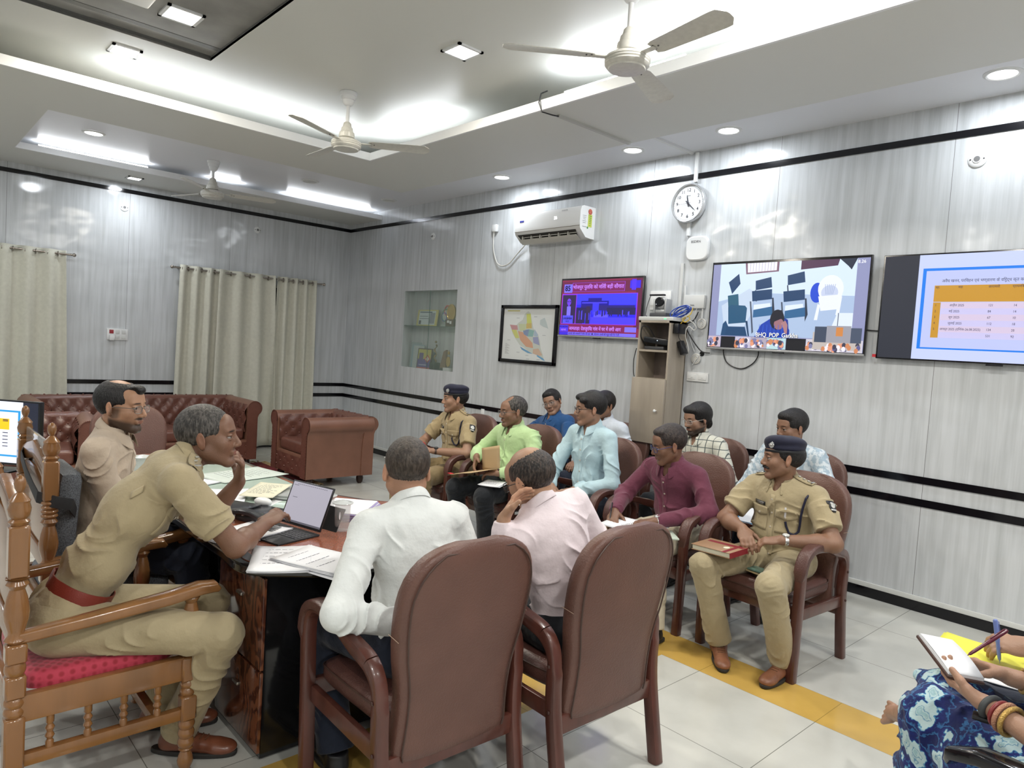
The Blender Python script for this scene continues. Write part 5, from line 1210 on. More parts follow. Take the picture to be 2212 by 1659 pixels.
Sdf.dist = staticmethod(_dist)
def _bbox(q):
    if q[0] == 'k': return _ob(('c',)+tuple(q[1:]))
    return _ob(q)
Sdf.bbox = staticmethod(_bbox)
def sdf_eval(S_, X):
    X = np.atleast_2d(np.array(X, float)); v = np.full(len(X), 9.)
    for q in S_.p:
        d = S_.dist(q, X); k = max(q[5], 1e-5)
        if q[7] == 1: h = np.clip(.5+.5*(v-d)/k, 0, 1); v = v*(1-h)+d*h-k*h*(1-h)
        elif q[7] == -1: h = np.clip(.5-.5*(v+d)/k, 0, 1); v = v*(1-h)-d*h+k*h*(1-h)
    return v
def march(S_, O, D, off=0.0, far=.5):
    O = np.atleast_2d(np.array(O, float)); D = np.atleast_2d(np.array(D, float)); D = D/np.linalg.norm(D, axis=1, keepdims=True)
    if len(D) == 1: D = np.repeat(D, len(O), 0)
    t = np.zeros(len(O))
    for _ in range(40): t += np.clip(sdf_eval(S_, O+D*t[:, None])-off, -.02, .05)*.85
    return O+D*t[:, None], t
def patch(S_, c, right, up, nrm, w_, h_, m_, parent, name, off=.0025, nu=8, nv=8, th=.0022, start=.16, shape=None):
    """a piece of cloth / badge lying on the surface"""
    c, right, up, nrm = [np.array(q, float) for q in (c, right, up, nrm)]; nrm = nrm/np.linalg.norm(nrm); G_ = []
    for i in range(nu+1):
        for j in range(nv+1):
            u, v = i/nu-.5, j/nv-.5
            if shape: u, v = shape(u, v)
            G_.append(c+right*u*w_+up*v*h_+nrm*start)
    P_, t = march(S_, G_, -nrm, off)
    med = np.median(t); bad = t > med+.06; P_[bad] = (np.array(G_)-nrm*med)[bad]
    P_ = P_.reshape(nu+1, nv+1, 3); m = MB(); m.grid([[tuple(p) for p in r_] for r_ in P_])
    return m.build(name, m_, parent, solid=th)
def nz3(X, f, ph=0.):
    return (np.sin(X[..., 0]*f+1.7*np.sin(X[..., 1]*f*.83+ph)+ph)+np.sin(X[..., 1]*f*1.1+1.5*np.sin(X[..., 2]*f*.9+ph*2))+np.sin(X[..., 2]*f*1.05+1.6*np.sin(X[..., 0]*f*.8+ph*3)))/3
# ---- materials
def skin_mat():
    m = mat('skin', (.3, .15, .09), .45, spec=.4, bump=(220, .12)); n, l, b = nodes(m)
    a = n.new('ShaderNodeVertexColor'); a.layer_name = 'Col'; l.new(a.outputs['Color'], b.inputs['Base Color'])
    b.inputs['Subsurface Weight'].default_value = .08; b.inputs['Subsurface Radius'].default_value = (.02, .008, .004); return m
M_SKIN = skin_mat()
def hair_mat(name, col, col2=None):
    m = mat(name, col, .42, bump=(260, .5, (1, 1, .25)), spec=.4)
    n, l, b = nodes(m); tc = n.new('ShaderNodeTexCoord'); ns = n.new('ShaderNodeTexNoise'); ns.inputs['Scale'].default_value = 120; mp = n.new('ShaderNodeMapping'); mp.inputs['Scale'].default_value = (1, 1, .3)
    l.new(tc.outputs['Object'], mp.inputs[0]); l.new(mp.outputs[0], ns.inputs['Vector']); r = n.new('ShaderNodeValToRGB'); r.color_ramp.elements[0].position = .42; r.color_ramp.elements[1].position = .66
    r.color_ramp.elements[0].color = (*col, 1); r.color_ramp.elements[1].color = (*(col2 or [c*2.6 for c in col]), 1); l.new(ns.outputs['Fac'], r.inputs[0]); l.new(r.outputs[0], b.inputs['Base Color']); return m
H_BLK = hair_mat('black_hair', (.006, .005, .005)); H_GRY = hair_mat('greying_hair', (.022, .019, .017), (.10, .09, .08)); H_BUZ = hair_mat('cropped_brown_hair', (.028, .020, .015), (.075, .058, .045))
M_EYEW = mat('eye_white', (.30, .27, .25), .35); M_IRIS = mat('eye_iris', (.015, .008, .005), .1); M_GLASS = mat('spectacle_lens', (.75, .78, .80), .03, alpha=.10, spec=.5)
def cloth(name, col, rough=.8, bs=15, st=.55, var=.04): return mat('cloth_'+name, col, rough, bump=(bs, st*1.6), var=(8, var), spec=.25, sheen=.15)
C_KHAKI = cloth('khaki_shirt', (.37, .305, .185)); C_KHAKIT = cloth('khaki_trousers', (.36, .30, .185)); C_KHAKI2 = cloth('tan_khaki_shirt', (.34, .265, .15)); C_KHAKIT2 = cloth('tan_khaki_trousers', (.25, .185, .095))
C_BEIGE = cloth('sand_linen', (.50, .41, .32)); C_WHITE = cloth('white_cotton', (.70, .73, .72)); C_PINK = cloth('pale_pink', (.72, .63, .66)); C_GREEN = cloth('lime_green', (.45, .62, .32))
C_RBLUE = cloth('royal_blue', (.018, .075, .21)); C_LBLUE = cloth('light_blue', (.44, .60, .66)); C_LBLUE2 = cloth('pale_blue_white', (.56, .61, .68)); C_MAR = cloth('maroon', (.135, .036, .062)); C_NAVY = cloth('navy_trousers', (.014, .019, .035)); C_BLKT = cloth('dark_trousers', (.012, .014, .018)); C_CREAM = cloth('cream_trousers', (.50, .45, .34))
def plaid():
    m = cloth('checked_cream', (.62, .62, .55)); n, l, b = nodes(m); tc = n.new('ShaderNodeTexCoord'); sp = n.new('ShaderNodeSeparateXYZ'); l.new(tc.outputs['Object'], sp.inputs[0]); outs = []
    for ax, st, ph in (('X', .052, .0), ('Z', .056, .01), ('Y', .052, .02)):
        a = n.new('ShaderNodeMath'); a.operation = 'ADD'; a.inputs[1].default_value = ph; l.new(sp.outputs[ax], a.inputs[0])
        p = n.new('ShaderNodeMath'); p.operation = 'PINGPONG'; p.inputs[1].default_value = st/2; l.new(a.outputs[0], p.inputs[0])
        s = n.new('ShaderNodeMath'); s.operation = 'LESS_THAN'; s.inputs[1].default_value = .0028; l.new(p.outputs[0], s.inputs[0]); outs.append(s.outputs[0])
    q = n.new('ShaderNodeMath'); q.operation = 'MAXIMUM'; l.new(outs[0], q.inputs[0]); l.new(outs[1], q.inputs[1])
    mx = n.new('ShaderNodeMix'); mx.data_type = 'RGBA'; l.new(q.outputs[0], mx.inputs['Factor']); mx.inputs[6].default_value = (.64, .64, .56, 1); mx.inputs[7].default_value = (.10, .12, .12, 1); l.new(mx.outputs[2], b.inputs['Base Color']); return m
C_PLAID = plaid()
def printed():
    m = cloth('pale_printed', (.55, .62, .68)); n, l, b = nodes(m); tc = n.new('ShaderNodeTexCoord'); v = n.new('ShaderNodeTexNoise'); v.inputs['Scale'].default_value = 38; v.inputs['Detail'].default_value = 3; l.new(tc.outputs['Object'], v.inputs['Vector'])
    r = n.new('ShaderNodeValToRGB'); r.color_ramp.elements[0].position = .46; r.color_ramp.elements[1].position = .54; r.color_ramp.elements[0].color = (.62, .68, .72, 1); r.color_ramp.elements[1].color = (.36, .46, .54, 1); l.new(v.outputs['Fac'], r.inputs[0]); l.new(r.outputs[0], b.inputs['Base Color']); return m
C_PRINT = printed()
def floral():
    m = cloth('blue_floral', (.01, .02, .12)); n, l, b = nodes(m); tc = n.new('ShaderNodeTexCoord')
    dn = n.new('ShaderNodeTexNoise'); dn.inputs['Scale'].default_value = 26; dn.inputs['Detail'].default_value = 3; l.new(tc.outputs['Object'], dn.inputs['Vector'])
    mx0 = n.new('ShaderNodeMix'); mx0.data_type = 'RGBA'; mx0.blend_type = 'LINEAR_LIGHT'; mx0.inputs['Factor'].default_value = .035; l.new(tc.outputs['Object'], mx0.inputs[6]); l.new(dn.outputs['Color'], mx0.inputs[7])
    v = n.new('ShaderNodeTexVoronoi'); v.inputs['Scale'].default_value = 12; v.inputs['Randomness'].default_value = .8; l.new(mx0.outputs[2], v.inputs['Vector'])
    r = n.new('ShaderNodeValToRGB'); e = r.color_ramp.elements; e[0].position = .0; e[0].color = (.45, .62, .66, 1); e[1].position = .40; e[1].color = (.50, .66, .68, 1)
    a = e.new(.20); a.color = (.52, .66, .66, 1); a = e.new(.23); a.color = (.08, .25, .40, 1); a = e.new(.26); a.color = (.48, .62, .64, 1); a = e.new(.425); a.color = (.06, .28, .48, 1); a = e.new(.45); a.color = (.012, .022, .15, 1); a = e.new(.15); a.color = (.30, .48, .52, 1); a = e.new(.55); a.color = (.008, .014, .10, 1); a = e.new(.60); a.color = (.04, .16, .36, 1); a = e.new(.63); a.color = (.008, .014, .09, 1)
    l.new(v.outputs['Distance'], r.inputs[0]); l.new(r.outputs[0], b.inputs['Base Color']); return m
C_FLOR = floral()
M_SHOEB = mat('brown_shoe_leather', (.17, .055, .028), .3, coat=.3, var=(20, .2)); M_SHOEK = mat('black_shoe', (.012, .012, .014), .4); M_SOLE = mat('shoe_sole', (.02, .018, .016), .7); M_SHOET = mat('tan_boot_leather', (.21, .085, .045), .42, var=(25, .2)); M_LACE = mat('lace_brown', (.13, .06, .03), .8)
M_BELT = mat('red_leather_belt', (.20, .028, .018), .4, bump=(300, .2)); M_NAVYW = mat('navy_beret_felt', (.004, .005, .024), .8, sheen=.1); M_BADGE = mat('badge_silver', (.6, .6, .6), .3, metal=.8); M_LAN = mat('navy_lanyard', (.006, .007, .03), .6)
M_BLKP = mat('black_plate', (.01, .01, .012), .3); M_BTNW = mat('shirt_button', (.55, .50, .42), .35); M_SOCK = cloth('sock', (.42, .36, .24)); M_WMET = mat('watch_metal', (.6, .6, .58), .25, metal=.8); M_WLEA = mat('watch_strap_brown', (.05, .025, .018), .5)
SK = dict(a=(.30, .17, .112), b=(.235, .127, .080), c=(.185, .094, .058), d=(.37, .215, .145), e=(.38, .22, .14))
def frame_from(d, n):
    d = np.array(d, float); d /= np.linalg.norm(d); n = np.array(n, float); n -= d*(n@d); n /= np.linalg.norm(n); return d, n
def hand_prims(S_, W_, d, n, right, curl=.35, thumb=.5, spread=1.0, k=.007, sc=1.0, curls=None):
    """W_ wrist, d hand direction, n palm normal; curl in 0..1"""
    d, n = frame_from(d, n); th = np.cross(d, n)*(1 if right else -1); W_ = np.array(W_, float)
    S_.ell(W_+d*.048*sc, (.040*sc, .052*sc, .0155*sc), np.stack([th, d, n], 1), k=.012)
    S_.cap(W_-d*.01, W_+d*.03, .024*sc, .022*sc, k=.012, flat=(n, .72))
    for i, (off, L_, r_) in enumerate(((.030, .074, .0090), (.0105, .082, .0092), (-.0095, .076, .0088), (-.028, .060, .0080))):
        c = curls[i] if curls else curl*(1+.08*i); a = c*55; p = W_+d*.084*sc+th*off*sc-n*.002; dd = d+th*off*2.2*spread*(1-c*.7); dd /= np.linalg.norm(dd)
        for j, fr_ in enumerate((.46, .30, .24)):
            ang = math.radians(a*(.8 if j == 0 else 1.1)); dd = dd*math.cos(ang)+n*math.sin(ang); dd /= np.linalg.norm(dd)
            nn = n-dd*(n@dd); q = p+dd*L_*fr_*sc; S_.cap(p, q, r_*sc*(1-.07*j), r_*sc*(.94-.08*j), k=k if j else .010); p = q
            # rotate reference normal with the finger
            n_l = np.cross(np.cross(dd, nn), dd); n = n
    p = W_+d*.022*sc+th*.026*sc+n*.004; dd = th*.75+d*.62+n*(.25+.5*thumb); dd /= np.linalg.norm(dd)
    S_.cap(W_+d*.012*sc+th*.012*sc, p+dd*.012, .015*sc, .014*sc, k=.012)
    q = p+dd*.040*sc; S_.cap(p, q, .0125*sc, .0108*sc, k=.010); dd = dd*(1-.55*thumb)+d*.5+n*.3*thumb; dd /= np.linalg.norm(dd); S_.cap(q, q+dd*.030*sc, .0105*sc, .0085*sc, k=k)
def ik(Sh, W_, L1, L2, pole):
    Sh, W_, pole = np.array(Sh, float), np.array(W_, float), np.array(pole, float); v = W_-Sh; D = np.linalg.norm(v)
    if D > (L1+L2)*.995: W_ = Sh+v/D*(L1+L2)*.995; v = W_-Sh; D = np.linalg.norm(v)
    n = v/D; a = (L1*L1-L2*L2+D*D)/(2*D); h = math.sqrt(max(1e-6, L1*L1-a*a)); p = pole-n*(pole@n); p /= np.linalg.norm(p); return Sh+n*a+p*h, W_
def hframe(yaw, pitch, roll):
    return R3('Z', yaw)@R3('X', -pitch)@R3('Y', roll)      # yaw + turns to the person's left, pitch + looks down, roll + tips to the person's right
def head_prims(S_, Rh, c, sc=1.0, jaw=1.0, nose=1.0, ears=True):
    def W(p): return c+Rh@(np.array(p, float)*sc)
    def C(a, b, ra, rb=None, **k): S_.cap(W(a), W(b), ra*sc, None if rb is None else rb*sc, **k)
    def E(p, r, op=1, k=.012, R=None): S_.ell(W(p), np.array(r)*sc, Rh if R is None else Rh@R, k=k, op=op)
    E((0, -.018, .030), (.0765, .097, .088)); E((0, .020, -.022), (.064*jaw, .076, .082), k=.02)
    for s in (-1, 1):
        C((s*.052*jaw, .005, -.048), (s*.020*jaw, .064, -.094), .022, .016, k=.022)
        E((s*.040, .058, -.022), (.024, .022, .024), k=.02)
        C((s*.012, .087, .024), (s*.040, .076, .024), .0095, .009, k=.012)
    C((-.008, .074, -.097), (.008, .074, -.097), .016, k=.02)
    E((0, .062, .045), (.052, .030, .040), k=.02)
    for s in (-1, 1): E((s*.0315, .098, .003), (.0165, .016, .0120), op=-1, k=.010)
    C((0, .088, .014), (0, .107*nose, -.024), .0075, .0105, k=.010); E((0, .106*nose, -.030), (.0115, .0115, .0095), k=.006)
    for s in (-1, 1): E((s*.0125, .097, -.033), (.0078, .011, .0075), k=.006)
    C((-.020, .0875, -.0560), (.020, .0875, -.0560), .0062, k=.006, flat=(Rh[:, 2], .8)); C((-.017, .0865, -.0655), (.017, .0865, -.0655), .0072, k=.006, flat=(Rh[:, 2], .85)); C((0, .095, -.056), (0, .094, -.066), .004, k=.008)
    C((-.022, .100, -.0608), (.022, .100, -.0608), .0032, op=-1, k=.003)
    for s in (-1, 1):     # lids
        E((s*.0315, .0825, .0095), (.0155, .0105, .0058), k=.004); E((s*.0315, .0815, -.0058), (.0145, .0092, .0052), k=.004)
        if ears:
            Re = R3('Z', s*-22)@R3('X', 12); E((s*.0800, -.008, -.002), (.0070, .0175, .031), R=Re, k=.006); E((s*.0790, -.004, -.026), (.0065, .010, .011), R=Re, k=.006)
            E((s*.0890, -.003, .003), (.0055, .0095, .018), R=Re, op=-1, k=.004)
def eyes(parent, Rh, c, sc, lookx=0, lookz=0):
    for s in (-1, 1):
        p = c+Rh@(np.array((s*.0315, .0775, .0025))*sc); R4 = Matrix([list(Rh[0]), list(Rh[1]), list(Rh[2])]).to_4x4()
        m = MB(); m.sphere((0, 0, 0), .0118*sc, u=16, v=12); me_n = len(m.bm.faces)
        look = Vector((lookx, 1, lookz)).normalized(); q = look.to_track_quat('Z', 'Y').to_matrix().to_4x4()
        m.lathe([(.0058*sc, .0104*sc), (.0050*sc, .0113*sc), (.0001, .0120*sc)], n=16, M=q, cap=False)
        for i, f in enumerate(m.bm.faces):
            if i >= me_n: f.material_index = 1
        o = m.build('eye', [M_EYEW, M_IRIS], parent); o.matrix_local = Matrix.Translation(p) @ R4
def add_glasses(parent, Rh, c, sc, m_, w_=.0255, h_=.0185, thick=.0016, full=True, name='spectacles'):
    M_ = Matrix.Translation(c) @ Matrix([list(Rh[0]), list(Rh[1]), list(Rh[2])]).to_4x4(); m = MB()
    for s in (-1, 1):
        P = []
        for k_ in range(28):
            a = 2*PI*k_/28; e = .62; P.append(((s*.0335+w_*math.copysign(abs(math.cos(a))**e, math.cos(a)))*sc, (.1020-.006*abs(math.cos(a))*(1 if math.cos(a)*s > 0 else 0))*sc, (-.002+h_*math.copysign(abs(math.sin(a))**e, math.sin(a)))*sc))
        m.tube(P, thick*sc, 6, close=True)
        m.tube([(s*.059*sc, .096*sc, .004*sc), (s*.074*sc, .078*sc, .006*sc), (s*.081*sc, .02*sc, .006*sc), (s*.082*sc, -.008*sc, .004*sc), (s*.080*sc, -.022*sc, -.012*sc)], thick*sc, 6)
        m.tube([(s*.010*sc, .100*sc, -.004*sc), (s*.008*sc, .098*sc, -.012*sc)], .001*sc, 5)
    m.tube([(-.009*sc, .1035*sc, .003*sc), (0, .1065*sc, .006*sc), (.009*sc, .1035*sc, .003*sc)], thick*sc, 6)
    o = m.build(name, m_, parent); o.matrix_local = M_
    m = MB()
    for s in (-1, 1): m.poly([((s*.0335+w_*.95*math.copysign(abs(math.cos(a))**.62, math.cos(a)))*sc, .1012*sc, (-.002+h_*.95*math.copysign(abs(math.sin(a))**.62, math.sin(a)))*sc) for a in np.linspace(0, 2*PI, 25)[:-1]])
    m.build('lens', M_GLASS, o, smooth=False)
    return o
def hair_part(parent, Rh, c, sc, adds, subs, m_, name='hair', h=.0035, amp=.0009, f=420):
    S_ = Sdf(.012)
    for p, r in adds: S_.ell(c+Rh@(np.array(p)*sc), np.array(r)*sc, Rh, k=.012)
    for p, r in subs: S_.ell(c+Rh@(np.array(p)*sc), np.array(r)*sc, Rh, op=-1, k=.006)
    def nf(X):
        L_ = (X-c)@Rh; a = np.arctan2(L_[..., 0], L_[..., 1])
        return amp*(np.sin(a*60+5*np.sin(L_[..., 2]*60)+3*np.sin(L_[..., 1]*50))*.6+nz3(X, f)*.9)
    return np_mesh(name, [S_.mesh(h, noise=nf)], m_, parent)
HS = dict(
    short=([((0, -.020, .036), (.0815, .1015, .092))], [((0, .090, -.040), (.075, .072, .085)), ((0, .01, -.135), (.14, .16, .095)), ((.085, .035, -.03), (.03, .045, .055)), ((-.085, .035, -.03), (.03, .045, .055))]),
    full=([((0, -.020, .040), (.0850, .104, .096)), ((0, .040, .082), (.062, .050, .040))], [((0, .094, -.036), (.072, .070, .085)), ((0, .01, -.135), (.14, .16, .092)), ((.088, .036, -.03), (.028, .042, .055)), ((-.088, .036, -.03), (.028, .042, .055))]),
    side=([((0, -.022, .040), (.0860, .104, .096)), ((.012, .050, .084), (.066, .048, .030)), ((-.050, .062, .066), (.028, .030, .022))], [((.008, .100, -.034), (.072, .072, .083)), ((0, .01, -.135), (.14, .16, .092)), ((.088, .036, -.03), (.028, .042, .055)), ((-.088, .036, -.03), (.028, .042, .055))]),
    wavy=([((0, -.026, .036), (.0900, .108, .098)), ((0, .046, .080), (.070, .048, .038)), ((.060, -.01, .06), (.034, .06, .05)), ((-.060, -.01, .06), (.034, .06, .05)), ((0, -.085, -.04), (.06, .03, .05))], [((0, .100, -.038), (.070, .074, .088)), ((0, .035, -.135), (.14, .14, .080)), ((.092, .040, -.04), (.026, .040, .055)), ((-.092, .040, -.04), (.026, .040, .055))]),
    ring=([((0, -.022, .026), (.0815, .1015, .086))], [((0, .090, -.030), (.085, .080, .110)), ((0, .01, -.135), (.14, .16, .095)), ((0, .015, .125), (.060, .100, .070)), ((.085, .035, -.03), (.03, .045, .055)), ((-.085, .035, -.03), (.03, .045, .055))]),
    balding=([((0, -.022, .034), (.0820, .1020, .091)), ((0, .070, .082), (.038, .030, .024))], [((0, .094, -.034), (.075, .072, .080)), ((0, .01, -.135), (.14, .16, .095)), ((0, -.012, .138), (.050, .062, .046)), ((.050, .078, .070), (.026, .04, .04)), ((-.050, .078, .070), (.026, .04, .04)), ((.085, .035, -.03), (.03, .045, .055)), ((-.085, .035, -.03), (.03, .045, .055))]),
    receding=([((0, -.022, .034), (.0815, .1015, .090))], [((0, .090, -.020), (.085, .078, .105)), ((0, .055, .120), (.048, .062, .040)), ((0, .01, -.135), (.14, .16, .095)), ((.085, .035, -.03), (.03, .045, .055)), ((-.085, .035, -.03), (.03, .045, .055))]),
    comb=([((0, -.020, .038), (.0830, .1030, .093)), ((0, .030, .092), (.055, .050, .026))], [((0, .096, -.020), (.078, .076, .092)), ((0, .01, -.135), (.14, .16, .095)), ((.085, .035, -.03), (.03, .045, .055)), ((-.085, .035, -.03), (.03, .045, .055))]),
    nape=([((0, -.022, .026), (.0800, .1000, .084))], [((0, .090, -.030), (.095, .085, .12)), ((0, .01, -.135), (.14, .16, .095)), ((0, .0, .15), (.13, .15, .085))]))
def person(label, x, y, ang, T=.46, seat=.45, lean=4, lean2=8, side=0, wd=1.0, bulk=1.0, belly=0., skin='b', head=(0, 0, 0), hs=1.0, hoff=(0, 0, 0), hand_R=None, hand_L=None, pole_R=(.6, -.5, -.6), pole_L=(-.6, -.5, -.6),
           sleeve='long', shirt=None, trousers=None, shoes=None, knee_R=None, knee_L=None, foot_R=None, foot_L=None, hair='short', hair_m=None, beard=0, mous=None, glasses=None, gl=(.0255, .0185), h=.0042, brow=(.012, .009, .008), collar=True, legs=True, jaw=1.0, pz=0, pelvis_y=0., upper=.285, fore=.255, look=(0, 0), buttons=True, tex=1.0, ph=0.):
    t = thing('person', label, 'person', (x, y, 0), math.radians(ang-90)); I = {}
    P0 = np.array([0, pelvis_y, seat+.085+pz]); R1 = R3('Y', side)@R3('X', -lean); R2 = R3('Y', side*1.5)@R3('X', -(lean+lean2))
    rt = R2@np.array([1., 0, 0]); fw = R2@np.array([0, 1., 0]); up = R2@np.array([0, 0, 1.]); u1 = R1@np.array([0, 0, 1.]); f1 = R1@np.array([0, 1., 0])
    Mid = P0+u1*T*.45; N = Mid+up*T*.55; Sh = {s: N-up*.078+rt*s*.168*wd-fw*.005 for s in (1, -1)}
    Rh = hframe(*head); Hc = N+up*.055+fw*.015+np.array([0, .012, .055])+np.array(hoff)
    def torso(S_, g, fo=None, lo=True):
        b = bulk*wd
        S_.ell(P0+u1*.01, (.150*b+g, .110*bulk+g, .105+g), R1, fold=fo); S_.ell(P0+u1*T*.30+f1*(.012+belly*.5), (.135*b+g, (.100+belly)*bulk+g, .125+g), R1, fold=fo, k=.05)
        S_.ell(Mid+up*T*.18, (.146*b+g, .108*bulk+g, .150+g), R2, k=.05, fold=fo); S_.ell(N-up*.085, (.150*wd+g, .088*bulk+g, .085+g), R2, k=.05)
        S_.cap(Sh[1]-rt*.03*wd, Sh[-1]+rt*.03*wd, .050+g, k=.04); S_.cap(N-up*.01, Sh[1]-rt*.04+up*.018, .036+g, .030+g, k=.04); S_.cap(N-up*.01, Sh[-1]+rt*.04+up*.018, .036+g, .030+g, k=.04)
    arms = {}
    for s, hd, pole in ((1, hand_R, pole_R), (-1, hand_L, pole_L)):
        hd = hd or dict(w=(s*.14, .22, seat+.19), d=(-s*.3, 1, -.15), n=(0, 0, -1), curl=.4)
        E_, W_ = (np.array(hd['e'], float), np.array(hd['w'], float)) if 'e' in hd else ik(Sh[s], hd['w'], upper, fore, pole); arms[s] = (E_, W_, hd)
    # ------------------- body: one surface
    B_ = Sdf(.02); torso(B_, -.012); B_.cap(N-up*.03, Hc-Rh[:, 2]*.035*hs-Rh[:, 1]*.020*hs, .054, .052, k=.03); i0 = len(B_.p)
    head_prims(B_, Rh, Hc, hs, jaw)
    for s in (1, -1):
        E_, W_, hd = arms[s]; d_ = (E_-Sh[s])/np.linalg.norm(E_-Sh[s]); f_ = (W_-E_)/np.linalg.norm(W_-E_)
        B_.cap(Sh[s], E_, .046*bulk, .038*bulk, k=.03); B_.cap(E_, E_+f_*.08, .037*bulk, .041*bulk, k=.025); B_.cap(E_+f_*.08, W_, .041*bulk, .0255, k=.02)
        if not hd.get('none'): hand_prims(B_, W_, hd['d'], hd['n'], s == 1, hd.get('curl', .4), hd.get('thumb', .5), hd.get('spread', 1), sc=hd.get('sc', 1.0), curls=hd.get('curls'))
    sk = np.array(SK[skin]) if isinstance(skin, str) else np.array(skin)
    def colf(V):
        L_ = (V-Hc)@Rh/hs; c = np.repeat(sk[None], len(V), 0); r_ = np.linalg.norm(L_, axis=1) < .16
        X, Y, Z = L_[:, 0], L_[:, 1], L_[:, 2]
        c *= (1+.10*nz3(V, 40))[:, None]
        def mask(px, py, pz_, rx, ry, rz): return np.clip(1.4-1.4*(((np.abs(X)-px)/rx)**2+((Y-py)/ry)**2+((Z-pz_)/rz)**2), 0, 1)*r_
        lip = mask(0, .09, -.061, .024, .03, .0105)[:, None]; c = c*(1-lip*.75)+np.array([.20, .07, .055])*lip*.75
        bw = np.clip(1.5-1.5*(((np.abs(X)-.031)/.021)**2+((Z-.0245-.08*(.031-np.abs(X)))/.0048)**2), 0, 1)*(Y > .05)*r_; c = c*(1-bw[:, None]*.9)+np.array(brow)*bw[:, None]*.9
        ld = np.clip(1.5-1.5*(((np.abs(X)-.0315)/.0155)**2+((Z-.0062)/.0022)**2), 0, 1)*(Y > .06)*r_; c = c*(1-ld[:, None]*.8)+np.array([.02, .012, .01])*ld[:, None]*.8
        ey = np.clip(1.1-(((np.abs(X)-.0315)/.024)**2+((Z+.002)/.017)**2), 0, 1)*(Y > .05)*r_; c *= (1-.25*ey)[:, None]
        er = (np.abs(X) > .078)*r_; c = c*(1+.18*er[:, None]*np.array([1.4, .9, .8]))
        if beard:
            b_ = np.clip((-.034-.25*np.clip(Y, 0, .1)-Z)/.020, 0, 1)*np.clip((Z+.135)/.02, 0, 1)*np.clip((Y+.028)/.015, 0, 1)*r_
            b_ = np.maximum(b_*np.clip(1-np.clip((Z+.075)/.03, 0, 1)*np.clip((.040-np.abs(X))/.015, 0, 1), 0, 1), 0)
            sb = .8*np.clip((np.abs(X)-.054)/.01, 0, 1)*np.clip((Z+.06)/.02, 0, 1)*np.clip((.012-Z)/.02, 0, 1)*np.clip((.026-np.abs(Y-.014-.1*(Z+.03)))/.016, 0, 1)*r_
            mo = np.clip(1.5-1.2*((X/.033)**2+((Z+.046-.12*0)/.009)**2), 0, 1)*(Y > .06)*r_
            gt = np.clip(1.5-1.2*((X/.028)**2+((Z+.090)/.016)**2), 0, 1)*(Y > .03)*r_
            b_ = np.clip(np.maximum.reduce([b_, sb, mo, gt]), 0, 1)*beard*(1-lip[:, 0]); c = c*(1-b_[:, None]*.92)+np.array([.012, .010, .009])*b_[:, None]*.92
        if mous:
            mo = np.clip(1.5-1.2*((X/.030)**2+((Z+.047)/.0075)**2), 0, 1)*(Y > .06)*r_; c = c*(1-mo[:, None]*mous)+np.array([.02, .017, .016])*mo[:, None]*mous
        return np.clip(c, 0, 1)
    bp = B_.mesh(h)
    body = np_mesh('body', [bp], M_SKIN, t, colf)
    eyes(t, Rh, Hc, hs, *look)
    if hair:
        a_, s_ = HS[hair]; hair_part(t, Rh, Hc, hs, a_, s_, hair_m or H_BLK, h=max(.003, h*.8))
    if glasses: add_glasses(t, Rh, Hc, hs, glasses, *gl)
    # ------------------- shirt
    fo = (.015*tex, .10, ph); S_ = Sdf(.02); torso(S_, .004, fo)
    for s in (1, -1):
        E_, W_, hd = arms[s]; d_ = (E_-Sh[s]); f_ = (W_-E_); fa = (.013*tex, .075, ph+s)
        if sleeve == 'short':
            S_.cap(Sh[s], Sh[s]+d_*.3, .056*bulk, .058*bulk, k=.035); S_.cyl(Sh[s]+d_*.15, Sh[s]+d_*.72, .062*bulk, .064*bulk, k=.012, fold=fa)
        else:
            r1 = .058*bulk; S_.cap(Sh[s], E_, .056*bulk, r1*.90, k=.035, fold=fa)
            if sleeve == 'long':
                S_.cap(E_, E_+f_*.80, r1*.93, .043, k=.02, fold=fa); S_.cyl(E_+f_*.70, E_+f_*.965, .040, .036, k=.008)
            else:
                S_.cap(E_, E_+f_*.25, r1*.93, .050, k=.02, fold=fa); S_.cyl(E_+f_*.1, E_+f_*.42, .054, .050, k=.008)
    nb = N-up*.005+fw*.008; S_.cyl(N-up*.045, N+up*.020, .074, .0655, k=.02)
    S_.cap(nb-up*.02, Hc-Rh[:, 2]*.04-Rh[:, 1]*.02, .0555, .062, op=-1, k=.006)
    S_.cap(N+fw*.085-up*.075, N+fw*.06+up*.05, .012, .045, op=-1, k=.006)
    # hem at the waist
    shirt_o = np_mesh('shirt', [S_.mesh(h*1.15, noise=(lambda X: .0016*tex*nz3(X, 55, ph)))], shirt, t)
    if collar:
        m = MB(); P = []; Q = []
        for i in range(33):
            th = math.radians(24+312*i/32); c_, sn = math.cos(th), math.sin(th); dirv = fw*c_+rt*sn; fr_ = (1+c_)/2
            base = nb+dirv*(.0585+.010*fr_)+up*(.020-.056*fr_)+fw*.010*fr_
            top = base+up*(.030-.008*fr_)-dirv*.003+up*.006; ln = .034+.030*max(0, (fr_-.55)/.45)**1.2
            out = top+dirv*.010-up*.002; low = out+dirv*(.014+.004*fr_)-up*ln+fw*.012*fr_
            P.append([tuple(base-up*.012), tuple(base), tuple((base+top)/2), tuple(top), tuple(top+dirv*.005+up*.001), tuple(out), tuple((out+low)/2+dirv*.003), tuple(low)])
        m.grid(P); m.build('collar', shirt, t, solid=.0022, subsurf=1)
